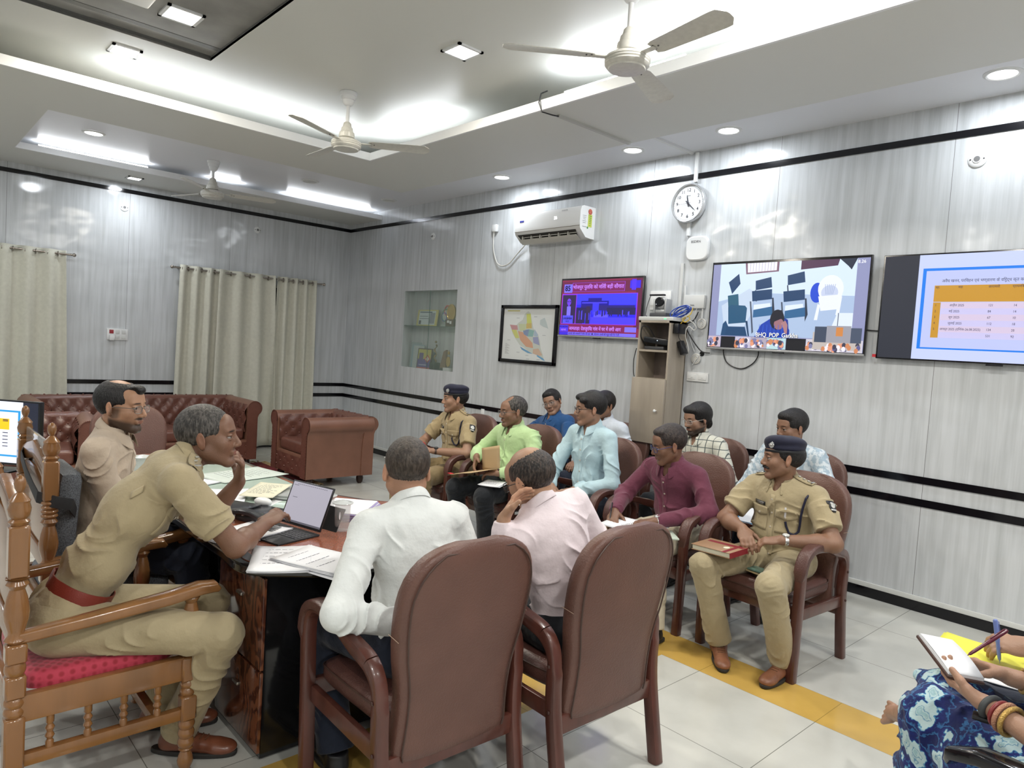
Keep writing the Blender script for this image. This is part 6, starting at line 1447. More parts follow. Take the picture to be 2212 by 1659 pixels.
    if buttons:
        pl = patch(S_, N-up*.24+fw*.02, rt, up, fw, .030, .34, shirt, t, 'placket', off=.0012, nu=3, nv=22, th=.002)
        G_ = np.array([N-up*(.095+.075*i) for i in range(5)]); Pp, _ = march(S_, G_+fw*.25, -fw, .003)
        for q in Pp: MB().lathe([(.0055, 0), (.0055, .002), (.0001, .0028)], n=10, M=Matrix.Translation(q) @ Vector(fw).to_track_quat('Z', 'Y').to_matrix().to_4x4()).build('button', M_BTNW, pl)
    # ------------------- trousers
    if legs and trousers:
        Tr = Sdf(.025); g = .008; Tr.ell(P0-np.array([0, 0, .012]), (.150*bulk*wd+g, .118*bulk+g, .100+g), R1, k=.04)
        for s, kn, ft in ((1, knee_R, foot_R), (-1, knee_L, foot_L)):
            K = np.array(kn if kn is not None else (s*.14, .43, seat+.06)); A = np.array((ft if ft is not None else (s*.14, .46, .09, 0))[:3]); hp = P0+np.array([s*.085, .0, -.025])
            fa = (.010*tex, .09, ph+2*s)
            Tr.ell(hp+np.array([0, -.03, -.005]), (.085, .095, .080)); Tr.cap(hp, K, .092*bulk, .068, k=.03, fold=fa); Tr.cap(K, K+(A-K)*.8, .069, .062, k=.02, fold=fa); Tr.cyl(K+(A-K)*.5, K+(A-K)*1.0, .062, .066, k=.01, fold=fa)
            I['A%d' % s] = A; I['K%d' % s] = K
        np_mesh('trousers', [Tr.mesh(h*1.2, cut=[(-u1*0+np.array([0, 0, 1.]), P0[2]+.10)])], trousers, t); I['Tr'] = Tr
        for s, ft in ((1, foot_R), (-1, foot_L)):
            if not shoes: continue
            A = I['A%d' % s]; fa_ = (ft[3] if ft is not None and len(ft) > 3 else -s*8); Rf = R3('Z', fa_); shoe(t, A, Rf, s, *shoes)
    I.update(t=t, S=S_, N=N, rt=rt, fw=fw, up=up, P0=P0, R1=R1, R2=R2, Sh=Sh, arms=arms, Hc=Hc, Rh=Rh, u1=u1, f1=f1, body=body, hs=hs, B=B_)
    return I
def shoe(t, A, Rf, s, m_, kind='oxford'):
    """A ankle joint"""
    def W(p): return np.array([A[0], A[1], A[2]-.085])+Rf@np.array(p, float)
    S_ = Sdf(.02)
    S_.ell(W((0, -.030, .042)), (.034, .042, .040), Rf); S_.cap(W((0, .02, .045)), W((0, .13, .032)), .040, .036, flat=(Rf@np.array([0, 0, 1.]), .85)); S_.ell(W((0, .165, .030)), (.040, .052, .026), Rf)
    if kind == 'boot': S_.cyl(W((0, -.018, .03)), W((0, -.022, .155)), .046, .046, k=.015)
    else: S_.cyl(W((0, -.018, .03)), W((0, -.020, .092)), .043, .040, k=.015)
    v = S_.mesh(.004, cut=[((0, 0, -1), -.014)])
    o = np_mesh('shoe', [v], m_, t)
    P = [];
    for i in range(36):
        a = 2*PI*i/36; yy = .060+.158*math.sin(a); w_ = .045*(1-.22*max(0, -math.sin(a))-.12*math.exp(-((yy-.02)/.04)**2)); xx = w_*math.copysign(abs(math.cos(a))**.75, math.cos(a)); P.append((xx, yy))
    m = MB(); m.prism(P, .004, .020, M=Matrix.Translation((A[0], A[1], A[2]-.085)) @ Matrix([list(Rf[0]), list(Rf[1]), list(Rf[2])]).to_4x4()); m.prism([(q[0]*.95, min(q[1]*.95, .0)) for q in P if q[1] < .015], -.0025, .006, M=Matrix.Translation((A[0], A[1], A[2]-.085)) @ Matrix([list(Rf[0]), list(Rf[1]), list(Rf[2])]).to_4x4()) if 0 else None
    m.build('sole', M_SOLE, o, bevel=.003)
    m = MB()
    for i in range(4):
        yy = .045+.020*i; zz = .082-.009*i+(.0 if kind != 'boot' else .0); q = [W((-.020, yy, zz-.005)), W((0, yy+.006, zz+.004)), W((.020, yy, zz-.005))]; Pp, _ = march(S_, np.array(q)+np.array([0, 0, .05]), (0, 0, -1), .002); m.tube([tuple(k_) for k_ in Pp], .0022, 5)
    m.build('laces', M_LACE if m_ is not M_SHOEK else M_SHOEK, o)
    if kind == 'boot': MB().tube([tuple(W((0, -.066, .145))), tuple(W((0, -.080, .158))), tuple(W((0, -.072, .170))), tuple(W((0, -.062, .160)))], .004, 6).build('pull_loop', M_BLKP, o)
    return o
def watch(I, s, m_strap, m_case, back=True, face=(.5, .5, .48)):
    E_, W_, hd = I['arms'][s]; f = (W_-E_)/np.linalg.norm(W_-E_); d, n = frame_from(hd['d'], hd['n']); c = W_-f*.018; nn = -(n-f*(n@f)); nn /= np.linalg.norm(nn); th = np.cross(f, nn)
    o = MB().tube([tuple(c+nn*.0255*math.cos(a)+th*.030*math.sin(a)) for a in np.linspace(0, 2*PI, 25)[:-1]], 0, 8, close=True, flat=(.002, .009), up=tuple(f)).build('watch_strap', m_strap, I['t'])
    M_ = Matrix.Translation(c+nn*.025) @ Vector(nn).to_track_quat('Z', 'Y').to_matrix().to_4x4()
    w_ = MB().lathe([(.019, -.003), (.020, .0), (.019, .006), (.016, .008), (.0155, .007), (.0001, .007)], n=24, M=M_).build('watch_case', m_case, o)
    MB().lathe([(.0155, .0074), (.0001, .0074)], n=20, M=M_).build('watch_dial', mat('dial_%d' % int(face[0]*100), face, .3), w_)
def thread(I, s, m_, name='wrist_thread', off=.03, r=.0035):
    E_, W_, hd = I['arms'][s]; f = (W_-E_)/np.linalg.norm(W_-E_); a_ = np.cross(f, (0, 0, 1.)); a_ /= np.linalg.norm(a_); b_ = np.cross(f, a_); c = W_-f*off
    MB().tube([tuple(c+(a_*.030*math.cos(a)+b_*.030*math.sin(a))) for a in np.linspace(0, 2*PI, 21)[:-1]], r, 6, close=True).build(name, m_, I['t'])
def beret(I, tiltdeg=12, side=1):
    Rh, c, hs = I['Rh'], I['Hc'], I['hs']; S_ = Sdf(.015)
    S_.ell(c+Rh@np.array([0, -.010, .062]), (.0835, .104, .034), Rh, k=.01); Rt = Rh@R3('Y', tiltdeg*side)
    S_.ell(c+Rh@np.array([.008*side, -.012, .086]), (.0945, .112, .040), Rt, k=.02); S_.ell(c+Rh@np.array([-.01*side, .045, .100]), (.06, .052, .028), Rt, k=.02)
    S_.ell(c+Rh@np.array([0, -.01, .015]), (.079, .100, .045), Rh, op=-1, k=.004)
    o = np_mesh('beret', [S_.mesh(.004, noise=lambda X: .0016*nz3(X, 60))], M_NAVYW, I['t'])
    m = MB(); m.tube([tuple(c+Rh@np.array([.0845*math.sin(a), -.010+.105*math.cos(a), .044])) for a in np.linspace(0, 2*PI, 41)[:-1]], 0, 8, close=True, flat=(.0025, .007), up=tuple(Rh[:, 2])).build('beret_band', M_BLKP, o)
    bd_ = Rh@np.array([-.50, .86, 0]); p, _ = march(S_, [c+Rh@np.array([0, -.01, .078])+bd_*.22], -bd_, .001); q = Vector(bd_).to_track_quat('Z', 'Y').to_matrix().to_4x4()
    m = MB(); M_ = Matrix.Translation(p[0]) @ q; m.lathe([(.017, 0), (.017, .003), (.012, .005), (.0001, .005)], n=20, M=M_); m.sphere((0, 0, 0), .006, u=8, v=6, M=M_ @ Matrix.Translation((0, 0, .006)))
    for k_ in range(10): m.sphere((.016*math.cos(k_*PI/5), .016*math.sin(k_*PI/5), .002), .0035, u=6, v=5, M=M_)
    m.build('beret_badge', M_BADGE, o)
def uniform(I, shirt, lan=True, plate=True, stars=3, arm_badge=True):
    t, S_, N, rt, fw, up, Sh = [I[k_] for k_ in ('t', 'S', 'N', 'rt', 'fw', 'up', 'Sh')]
    M_PIP = mat('silver_star', (.55, .55, .5), .35, metal=.5)
    for s in (1, -1):
        c = (Sh[s]*.62+N*.38)+up*.03; d = (Sh[s]-N); d /= np.linalg.norm(d)
        o = patch(S_, c, d, fw, up, .115, .048, shirt, t, 'epaulette', off=.006, nu=8, nv=3, th=.004, start=.10)
        if stars:
            m = MB()
            for i in range(stars):
                p, _ = march(S_, [c+d*(-.032+.028*i)+up*.1], -up, .011); m.sphere(tuple(p[0]), .0085, (1, 1, .5), 5, 4)
            m.build('rank_star', M_PIP, o)
            p, _ = march(S_, [c+d*.048+up*.1], -up, .010); MB().box(tuple(p[0]), (.010, .036, .004), rz=math.atan2(d[1], d[0])).build('shoulder_title', M_BADGE, o)
    for s in (1, -1):
        c = N-up*.20+rt*s*.078
        o = patch(S_, c-up*.012, rt, up, fw, .105, .115, shirt, t, 'pocket', off=.002, nu=8, nv=8, th=.003)
        fl = patch(S_, c+up*.035, rt, up, fw, .110, .040, shirt, o, 'pocket_flap', off=.0055, nu=10, nv=4, th=.003, shape=lambda u, v: (u, v if v > 0 else v*(1+.7*(1-abs(u)*2))))
        p, _ = march(S_, [c+up*.018+fw*.25], -fw, .008); MB().lathe([(.006, 0), (.006, .0025), (.0001, .0035)], n=10, M=Matrix.Translation(p[0]) @ Vector(fw).to_track_quat('Z', 'Y').to_matrix().to_4x4()).build('button', M_BTNW, o)
    if plate:
        o = patch(S_, N-up*.130+rt*.080, rt, up, fw, .072, .019, M_BLKP, t, 'name_plate', off=.003, nu=4, nv=2, th=.003)
        patch(S_, N-up*.1265+rt*.080, rt, up, fw, .056, .003, M_BADGE, o, 'name_print', off=.0055, nu=4, nv=1, th=.0004); patch(S_, N-up*.134+rt*.080, rt, up, fw, .050, .002, M_BADGE, o, 'name_print', off=.0055, nu=4, nv=1, th=.0004)
    if lan:
        s = -1; A_ = Sh[s]+up*.055; pts = []
        for (a, b, c_) in ((.012, .03, .045), (.022, .075, .01), (.034, .10, -.04), (.042, .11, -.09), (.044, .12, -.14), (.050, .12, -.175), (.066, .12, -.192), (.088, .12, -.182), (.104, .12, -.150), (.108, .12, -.125)):
            pts.append(Sh[s]+rt*a+up*c_)
        P_, _ = march(S_, np.array(pts)+fw*.25, -fw, .007); P_[0] = Sh[s]+up*.060+fw*.015+rt*.01
        MB().tube([tuple(q) for q in P_], .0062, 8).build('lanyard', M_LAN, t)
    if arm_badge:
        s = -1; E_ = I['arms'][s][0]; d = E_-Sh[s]; d /= np.linalg.norm(d); ou = -rt+fw*.35; ou = ou-d*(ou@d); ou /= np.linalg.norm(ou); sd = np.cross(d, ou)
        c = Sh[s]+d*.085
        o = patch(S_, c, sd, -d, ou, .052, .066, M_BLKP, t, 'arm_badge', off=.003, nu=6, nv=8, th=.002, start=.12, shape=lambda u, v: (u*(1 if v > -.1 else 1+(v+.1)*1.6), v))
        patch(S_, c-d*.006, sd, -d, ou, .034, .034, M_BTNW if 0 else mat('badge_white', (.6, .6, .58), .5), o, 'badge_emblem', off=.0052, nu=6, nv=6, th=.001, start=.12, shape=lambda u, v: (u*math.sqrt(max(.02, 1-(v*1.9)**2)), v)); patch(S_, c+d*.020, sd, -d, ou, .036, .008, MATS['badge_white'], o, 'badge_ribbon', off=.0052, nu=4, nv=2, th=.001, start=.12)
def moustache(I, m_=None, w_=.030, r=.0058):
    Rh, c, hs = I['Rh'], I['Hc'], I['hs']; S_ = Sdf(.006)
    for s in (-1, 1): S_.cap(c+Rh@np.array([s*.004, .0985, -.0465])*1, c+Rh@np.array([s*w_, .083, -.054]), r, r*.6)
    np_mesh('moustache', [S_.mesh(.002, noise=lambda X: .0009*nz3(X, 700))], m_ or H_BLK, I['t'])
def belt(I, m_, hgt=.045, z=.075, loop=None):
    P0, R1 = I['P0'], I['R1']; Tr = I['Tr']; Q = Sdf(.02); Q.p = [I['S'].p[0], I['S'].p[1], Tr.p[0]]; C = P0+I['u1']*z; ring = []
    for a in np.linspace(0, 2*PI, 49)[:-1]:
        dr = R1@np.array([math.sin(a), math.cos(a), 0]); p, _ = march(Q, [C+dr*.30], -dr, .004); ring.append(tuple(p[0]))
    o = MB().tube(ring, 0, 8, close=True, flat=(hgt/2, .003) if 0 else (.003, hgt/2), up=tuple(I['u1'])).build('belt', m_, I['t']); return ring
# ================================================================= THE PEOPLE IN THE ROOM
def Lc(x, y, ang):
    """world point -> the person's own frame"""
    a = math.radians(ang-90); c, s = math.cos(a), math.sin(a)
    return lambda px_, py_, pz_: np.array([(px_-x)*c+(py_-y)*s, -(px_-x)*s+(py_-y)*c, pz_])
def Ld(ang):
    a = math.radians(ang-90); c, s = math.cos(a), math.sin(a)
    return lambda dx, dy, dz: np.array([dx*c+dy*s, -dx*s+dy*c, dz])
M_GB = mat('spectacle_black', (.01, .01, .012), .25); M_GM = mat('spectacle_metal', (.25, .22, .2), .3, metal=.8); M_GBL = mat('spectacle_blue', (.03, .04, .16), .3)
M_REDT = mat('red_thread', (.55, .01, .03), .7)
SHO = (M_SHOEK, 'oxford')
# officer beside the wall, nearest the camera of the first row
x, y, a = 7.60, -1.43, -94; L = Lc(x, y, a); D = Ld(a)
I = person('police officer in khaki and a navy beret looking left, nearest in the wall row', x, y, a, T=.435, seat=.455, lean=2, lean2=6, wd=1.12, bulk=1.08, belly=.012, skin='b', head=(-44, 1, 2), hoff=(0, .0, .0), h=.0036,
    hand_R=dict(e=L(7.33, -1.60, .70), w=L(7.52, -1.74, .70), d=D(.55, -.55, -.35), n=D(.1, .35, -1), curl=.55), hand_L=dict(e=L(7.93, -1.56, .695), w=L(7.74, -1.74, .695), d=D(-.9, -.35, -.22), n=D(0, .25, -1), curl=.6),
    sleeve='short', shirt=C_KHAKI, trousers=C_KHAKIT, shoes=(M_SHOET, 'boot'), knee_R=L(7.415, -1.93, .505), knee_L=L(7.79, -1.93, .50), foot_R=(*L(7.47, -1.80, .085), 42), foot_L=(*L(7.80, -1.74, .085), 6), hair=None, mous=.95, ph=1.)
hair_part(I['t'], I['Rh'], I['Hc'], 1.0, *HS['nape'], H_BLK, h=.0032, amp=.0008); uniform(I, C_KHAKI); beret(I, 10, 1); moustache(I, w_=.034, r=.0072); watch(I, -1, M_WMET, M_WMET, face=(.6, .6, .58))
p_, _ = march(I['S'], [I['N']-I['up']*.155-I['rt']*.075+I['fw']*.25], -I['fw'], .006); MB().box(tuple(p_[0]), (.010, .006, .055), bev=.002).build('pocket_pen', mat('pen_white', (.6, .6, .62), .3), I['t'])
# maroon
x, y, a = 6.93, -1.45, -92; L = Lc(x, y, a); D = Ld(a)
I = person('man in a maroon shirt with blue framed spectacles looking down at his notebook', x, y, a, T=.44, seat=.455, lean=10, lean2=10, wd=1.06, bulk=1.0, belly=.012, skin='c', head=(-34, 16, -3), h=.0040,
    hand_R=dict(e=L(6.62, -1.62, .70), w=L(6.74, -1.86, .635), d=D(.5, -.8, -.3), n=D(.3, 0, -1), curl=.45), hand_L=dict(e=L(7.22, -1.58, .70), w=L(7.02, -1.83, .64), d=D(-.8, -.5, -.2), n=D(0, .1, -1), curl=.35),
    shirt=C_MAR, trousers=C_CREAM, shoes=SHO, knee_R=L(6.77, -1.90, .50), knee_L=L(7.08, -1.90, .50), foot_R=(*L(6.80, -1.82, .085), 5), foot_L=(*L(7.16, -1.98, .085), -6), hair='comb', hair_m=hair_mat('thin_black_hair', (.014, .009, .008), (.05, .035, .03)), glasses=M_GBL, gl=(.026, .017), ph=2.)
watch(I, -1, M_WMET, M_WMET)
# light blue
x, y, a = 6.17, -1.45, -92; L = Lc(x, y, a); D = Ld(a)
I = person('slim man in a light blue shirt with black spectacles and side parted black hair', x, y, a, T=.545, seat=.46, lean=0, lean2=2, wd=1.0, bulk=.93, skin='a', head=(-30, 4, 1), h=.0040,
    hand_R=dict(e=L(5.92, -1.58, .70), w=L(6.09, -1.75, .66), d=D(.7, -.7, -.2), n=D(0, 0, -1), curl=.4), hand_L=dict(e=L(6.44, -1.52, .715), w=L(6.27, -1.72, .665), d=D(-.9, -.5, -.2), n=D(0, 0, -1), curl=.4),
    shirt=C_LBLUE, trousers=C_NAVY, shoes=SHO, knee_R=L(6.06, -1.90, .50), knee_L=L(6.33, -1.90, .50), foot_R=(*L(6.08, -1.90, .085), 4), foot_L=(*L(6.30, -1.97, .085), -4), hair='side', glasses=M_GB, gl=(.0265, .0195), ph=3.)
# green
x, y, a = 5.42, -1.46, -91; L = Lc(x, y, a); D = Ld(a)
I = person('man in a lime green shirt with thin spectacles holding a tan folder', x, y, a, T=.455, seat=.455, lean=0, lean2=8, wd=1.12, bulk=1.06, belly=.03, skin='b', head=(-16, 5, 0), h=.0042,
    hand_R=dict(e=L(5.10, -1.58, .73), w=L(5.29, -1.76, .735), d=D(.35, -.50, -.80), n=D(.75, .15, -.6), curl=.42), hand_L=dict(e=L(5.74, -1.56, .71), w=L(5.56, -1.77, .66), d=D(-.95, -.35, -.15), n=D(0, .2, -1), curl=.5),
    shirt=C_GREEN, trousers=C_BLKT, shoes=SHO, knee_R=L(5.26, -1.93, .51), knee_L=L(5.60, -1.93, .51), foot_R=(*L(5.27, -1.84, .085), 4), foot_L=(*L(5.62, -1.88, .085), -4), hair='receding', hair_m=H_GRY, glasses=M_GM, gl=(.025, .0155), beard=.15, mous=.5, ph=4.)
watch(I, -1, M_WLEA, M_WLEA, face=(.1, .08, .08)); thread(I, 1, M_REDT)
# far officer
x, y, a = 4.66, -1.46, -92; L = Lc(x, y, a); D = Ld(a)
I = person('police officer in khaki and navy beret farthest in the front row, hands clasped', x, y, a, T=.475, seat=.455, lean=0, lean2=4, wd=1.06, bulk=1.0, skin='a', head=(-22, 2, 0), h=.0044,
    hand_R=dict(e=L(4.38, -1.62, .72), w=L(4.60, -1.79, .72), d=D(.75, -.6, -.15), n=D(.3, .2, -1), curl=.6), hand_L=dict(e=L(4.97, -1.60, .70), w=L(4.79, -1.80, .71), d=D(-1, -.15, -.05), n=D(0, .3, -1), curl=.6),
    sleeve='short', shirt=C_KHAKI2, trousers=C_KHAKIT2, shoes=(M_SHOEB, 'oxford'), knee_R=L(4.47, -1.93, .51), knee_L=L(4.84, -1.93, .51), foot_R=(*L(4.46, -1.9, .085), 4), foot_L=(*L(4.84, -1.9, .085), -4), hair=None, ph=5.)
hair_part(I['t'], I['Rh'], I['Hc'], 1.0, *HS['nape'], H_BLK, h=.0036, amp=.0008); uniform(I, C_KHAKI2); beret(I, 8, 1); watch(I, -1, M_WLEA, M_BLKP, face=(.05, .05, .05)); thread(I, 1, M_REDT, r=.006)
# second row
x, y, a = 4.86, -.45, -90; L = Lc(x, y, a); D = Ld(a)
I = person('young man in a royal blue short sleeved shirt leaning his head to one side', x, y, a, T=.455, seat=.455, lean=-6, lean2=4, side=6, wd=1.08, bulk=1.05, skin='a', head=(22, 5, 20), h=.0044,
    hand_R=dict(e=L(4.55, -.60, .70), w=L(4.70, -.80, .68), d=D(.6, -.8, -.2), n=D(0, 0, -1)), hand_L=dict(e=L(5.16, -.56, .70), w=L(5.12, -.80, .70), d=D(-.3, -1, -.1), n=D(0, 0, -1)),
    sleeve='short', shirt=C_RBLUE, trousers=C_BLKT, shoes=SHO, hair='full', glasses=M_GM, ph=6.)
x, y, a = 5.52, -.50, -90; L = Lc(x, y, a); D = Ld(a)
person('man in a pale white blue shirt hidden behind the man with black spectacles', x, y, a, T=.50, seat=.455, lean=2, lean2=4, wd=1.08, skin='b', head=(0, 0, 0), shirt=C_LBLUE2, trousers=C_NAVY, shoes=SHO, hair='full', h=.0048, ph=7.)
x, y, a = 6.46, -.50, -90; L = Lc(x, y, a); D = Ld(a)
I = person('bearded man in a cream checked shirt with wavy black hair and clear spectacles', x, y, a, T=.50, seat=.455, lean=2, lean2=8, wd=1.04, bulk=1.0, skin='a', head=(-18, 12, 2), h=.0044,
    hand_R=dict(e=L(6.14, -.62, .70), w=L(6.23, -.86, .72), d=D(.25, -.9, .1), n=D(.6, 0, -.8), curl=.5), hand_L=dict(e=L(6.78, -.58, .69), w=L(6.62, -.82, .66), d=D(-.7, -.6, -.2), n=D(0, 0, -1)),
    shirt=C_PLAID, trousers=C_BLKT, shoes=SHO, hair='wavy', beard=.97, glasses=mat('spectacle_clear', (.45, .40, .36), .2), gl=(.027, .019), ph=8.)
x, y, a = 7.20, -.50, -90; L = Lc(x, y, a); D = Ld(a)
person('man with thick black hair in a pale printed shirt hidden behind the beret officer', x, y, a, T=.53, seat=.455, lean=2, lean2=8, wd=1.06, skin='b', head=(-26, 8, 0), shirt=C_PRINT, trousers=C_NAVY, shoes=SHO, hair='full', h=.0046, ph=9.,
    hand_R=dict(e=L(6.90, -.62, .70), w=L(7.02, -.88, .64), d=D(.3, -.9, -.1), n=D(0, 0, -1)), hand_L=dict(e=L(7.52, -.60, .70), w=L(7.36, -.86, .65), d=D(-.5, -.8, -.1), n=D(0, 0, -1)))
# ---- near men seen from behind
x, y, a = 7.40, -3.765, 172; L = Lc(x, y, a); D = Ld(a)
I = person('man in a white shirt with close cropped hair seen from behind', x, y, a, T=.475, seat=.465, lean=7, lean2=10, wd=1.04, bulk=1.0, skin=(.36, .20, .13), head=(-16, 14, 0), h=.0030, hoff=(0, 0, 0),
    hand_L=dict(e=L(7.44, -4.10, .715), w=L(7.50, -3.90, .66), d=D(-.1, .9, -.3), n=D(0, 0, -1)), hand_R=dict(w=L(7.18, -3.62, .68), d=D(-.8, -.3, -.1), n=D(0, 0, -1)), pole_R=(.6, -.4, -.7),
    sleeve='long', shirt=C_WHITE, trousers=C_NAVY, shoes=SHO, knee_R=L(6.97, -3.60, .50), knee_L=L(7.01, -3.92, .50), foot_R=(*L(7.05, -3.60, .085), 5), foot_L=(*L(7.17, -3.93, .085), 0), hair='short', hair_m=H_BUZ, ph=.5, collar=True)
x, y, a = 7.57, -3.16, 182; L = Lc(x, y, a); D = Ld(a)
I = person('balding man in a pale pink shirt seen from behind resting his face on his hand', x, y, a, T=.475, seat=.465, lean=3, lean2=12, side=-12, wd=1.06, bulk=1.02, skin='e', head=(4, 24, -12), h=.0030, hoff=(0, .0, -.01),
    hand_L=dict(e=L(7.50, -3.47, .72), w=L(7.49, -3.46, .955), d=D(-.02, .62, .78), n=D(.75, .5, -.1), curl=.45), hand_R=dict(w=L(7.32, -3.0, .66), d=D(-.8, -.4, -.1), n=D(0, 0, -1)), pole_R=(.6, -.4, -.7),
    shirt=C_PINK, trousers=C_BLKT, shoes=SHO, knee_R=L(7.16, -3.0, .50), knee_L=L(7.17, -3.22, .50), hair='ring', hair_m=hair_mat('soft_black_hair', (.012, .009, .008), (.07, .05, .04)), glasses=M_GB, ph=1.5)
# ---- officer leaning over the desk
x, y, a = 6.63, -4.69, 84; L = Lc(x, y, a); D = Ld(a)
I = person('police officer in khaki bending forward over the desk with his chin on his hand', x, y, a, T=.64, seat=.50, lean=26, lean2=17, side=0, wd=1.04, bulk=1.0, skin='c', head=(-26, -4, 0), h=.0030, hoff=(-.0, .010, -.005),
    hand_R=dict(e=L(6.905, -4.225, .815), w=L(6.735, -4.045, .835), d=D(-.45, .75, .25), n=D(-.3, .2, -1), curl=.62, curls=[.35, .55, .65, .7]), hand_L=dict(e=L(6.46, -4.18, .79), w=L(6.555, -4.085, .975), d=D(.25, -.02, .9), n=D(-.2, -.95, .2), curl=.8, thumb=.3),
    sleeve='short', shirt=C_KHAKI, trousers=C_KHAKIT, shoes=(M_SHOEB, 'oxford'), knee_R=L(6.93, -4.27, .515), knee_L=L(6.66, -4.22, .53), foot_R=(*L(6.72, -4.335, .085), -34), foot_L=(*L(6.50, -4.34, .085), -20), hair='short', hair_m=H_GRY, beard=.12, ph=2.5)
uniform(I, C_KHAKI, lan=False, plate=False, stars=2, arm_badge=False); belt(I, M_BELT, .048, .085)
s = 1; E_ = I['arms'][s][0]; d = E_-I['Sh'][s]; d /= np.linalg.norm(d)
c_ = I['Sh'][s]+d*.22*.9; ou = D(.68, -.73, .2); ou = ou-d*(ou@d)
sd_ = np.cross(d, ou/np.linalg.norm(ou)); cc = I['N']*.45+I['Sh'][1]*.55-I['up']*.13-I['fw']*.06
patch(I['S'], cc+D(.05, -.05, 0), I['rt']*.6+I['up']*.8, I['up']*.6-I['rt']*.8, D(.75, -.66, .1), .042, .042, C_KHAKI, I['t'], 'cloth_tab', off=.003, nu=4, nv=4, th=.003)
# ---- man in beige
x, y, a = 5.83, -4.44, 62; L = Lc(x, y, a); D = Ld(a)
I = person('bearded man in a sand coloured shirt and thin spectacles seen in profile', x, y, a, T=.525, seat=.50, lean=3, lean2=5, wd=1.02, bulk=1.0, skin=(.40, .225, .14), head=(-17, 2, 0), h=.0032, hoff=(0, .0, .0),
    hand_R=dict(e=L(6.04, -4.42, .80), w=L(5.98, -4.20, .83), d=D(-.4, .9, -.1), n=D(0, 0, -1), curl=.4), hand_L=dict(w=L(5.72, -4.10, .80), d=D(.2, .9, -.1), n=D(0, 0, -1)),
    shirt=C_BEIGE, trousers=C_NAVY, shoes=SHO, hair='balding', beard=.93, glasses=M_GM, gl=(.024, .0165), ph=3.5)
# ---- woman at the right edge
x, y, a = 9.20, -2.93, 166; L = Lc(x, y, a); D = Ld(a)
t = thing('person', 'woman in a blue floral dress writing in a small pad', 'person', (x, y, 0), math.radians(a-90))
Bd = Sdf(.02); N = np.array([0, .02, 1.02]); Hc = N+np.array([0, .04, .12]); Rh = hframe(10, 22, 0)
Bd.ell((0, 0, .56), (.15, .11, .11)); Bd.ell((0, 0, .78), (.13, .10, .20)); Bd.ell((0, 0, .95), (.14, .085, .09)); Bd.cap(N-np.array([0, 0, .04]), Hc-np.array([0, .02, .03]), .046); head_prims(Bd, Rh, Hc, .95)
WA = L(8.940, -3.065, .752); WB = L(8.955, -2.875, .775)
for s, W_, d, n, cu, ee, th_ in ((-1, WA, D(-.82, .55, .08), D(.15, .30, .93), [.55, .6, .62, .65], L(9.20, -3.20, .72), .6), (1, WB, D(-.95, -.02, .05), D(-.1, -.55, -.75), [.55, .62, .66, .7], L(9.22, -2.74, .74), .9)):
    Sh_ = N+np.array([s*.155, 0, -.055]); Bd.cap(Sh_, ee, .042, .036); Bd.cap(ee, W_, .038, .0235); hand_prims(Bd, W_, d, n, s == 1, thumb=th_, curls=cu, sc=.98)
A_ = L(8.56, -2.36, .33); Kn = L(8.78, -2.70, .55); Bd.cap(Kn, A_, .045, .035)
fd = D(-.55, .55, -.35); fd /= np.linalg.norm(fd); Bd.cap(A_, A_+fd*.10, .032, .028); sd_ = np.cross(fd, (0, 0, 1.)); sd_ /= np.linalg.norm(sd_)
upv = np.cross(sd_, fd); sd_ = upv*.95+sd_*.3; sd_ /= np.linalg.norm(sd_)
for k_ in range(5):
    o_ = (k_-2)*.016; Bd.cap(A_+fd*.10+sd_*o_*.8, A_+fd*(.165-.006*abs(k_-.5))+sd_*o_*1.15, .0115, .0088 if k_ else .011, k=.006)
sk = np.array(SK['d'])
np_mesh('body', [Bd.mesh(.0032)], M_SKIN, t, lambda V: np.repeat(sk[None], len(V), 0)*(1+.06*nz3(V, 40))[:, None])
hair_part(t, Rh, Hc, .95, *HS['wavy'], H_BLK, h=.004)
Dr = Sdf(.03); f_ = (.014, .10, 1.)
Dr.ell((0, 0, .56), (.17, .13, .12)); Dr.ell((0, 0, .78), (.145, .115, .21), fold=f_); Dr.ell((0, 0, .95), (.155, .10, .09)); Dr.cap(N+np.array([-.14, 0, -.055]), N+np.array([.14, 0, -.055]), .056)
for s, ee in ((-1, L(9.20, -3.20, .72)), (1, L(9.22, -2.74, .74))): Dr.cap(N+np.array([s*.15, 0, -.055]), ee, .060, .056, fold=(.01, .05, s)); W_ = WA if s < 0 else WB; Dr.cyl(ee, ee+(W_-ee)*.42, .056, .052, fold=(.01, .05, 2+s))
K1, K2 = L(8.78, -2.84, .56), L(8.78, -2.68, .575)
Dr.cap((-.08, 0, .54), K1, .105, .085, fold=f_, k=.05); Dr.cap((.08, 0, .54), K2, .105, .085, fold=f_, k=.05)
Dr.cap(K1, L(8.80, -2.86, .12), .085, .105, fold=(.02, .13, 2.), k=.06); Dr.cap(K2, L(8.76, -2.66, .14), .080, .095, fold=(.02, .11, 3.), k=.06); Dr.cap(L(8.95, -2.95, .50), L(8.95, -2.95, .12), .12, .13, fold=(.02, .13, 4.), k=.06)
Dr.cap(K2, L(8.66, -2.50, .42), .07, .055, fold=(.015, .08, 5.), k=.05); Dr.ell(L(8.695, -2.63, .60), (.045, .05, .022), k=.02)
def dn(X): return .004*nz3(X*np.array([1, 1, .35]), 48)+.002*nz3(X, 110)
np_mesh('dress', [Dr.mesh(.0045, noise=dn)], C_FLOR, t)
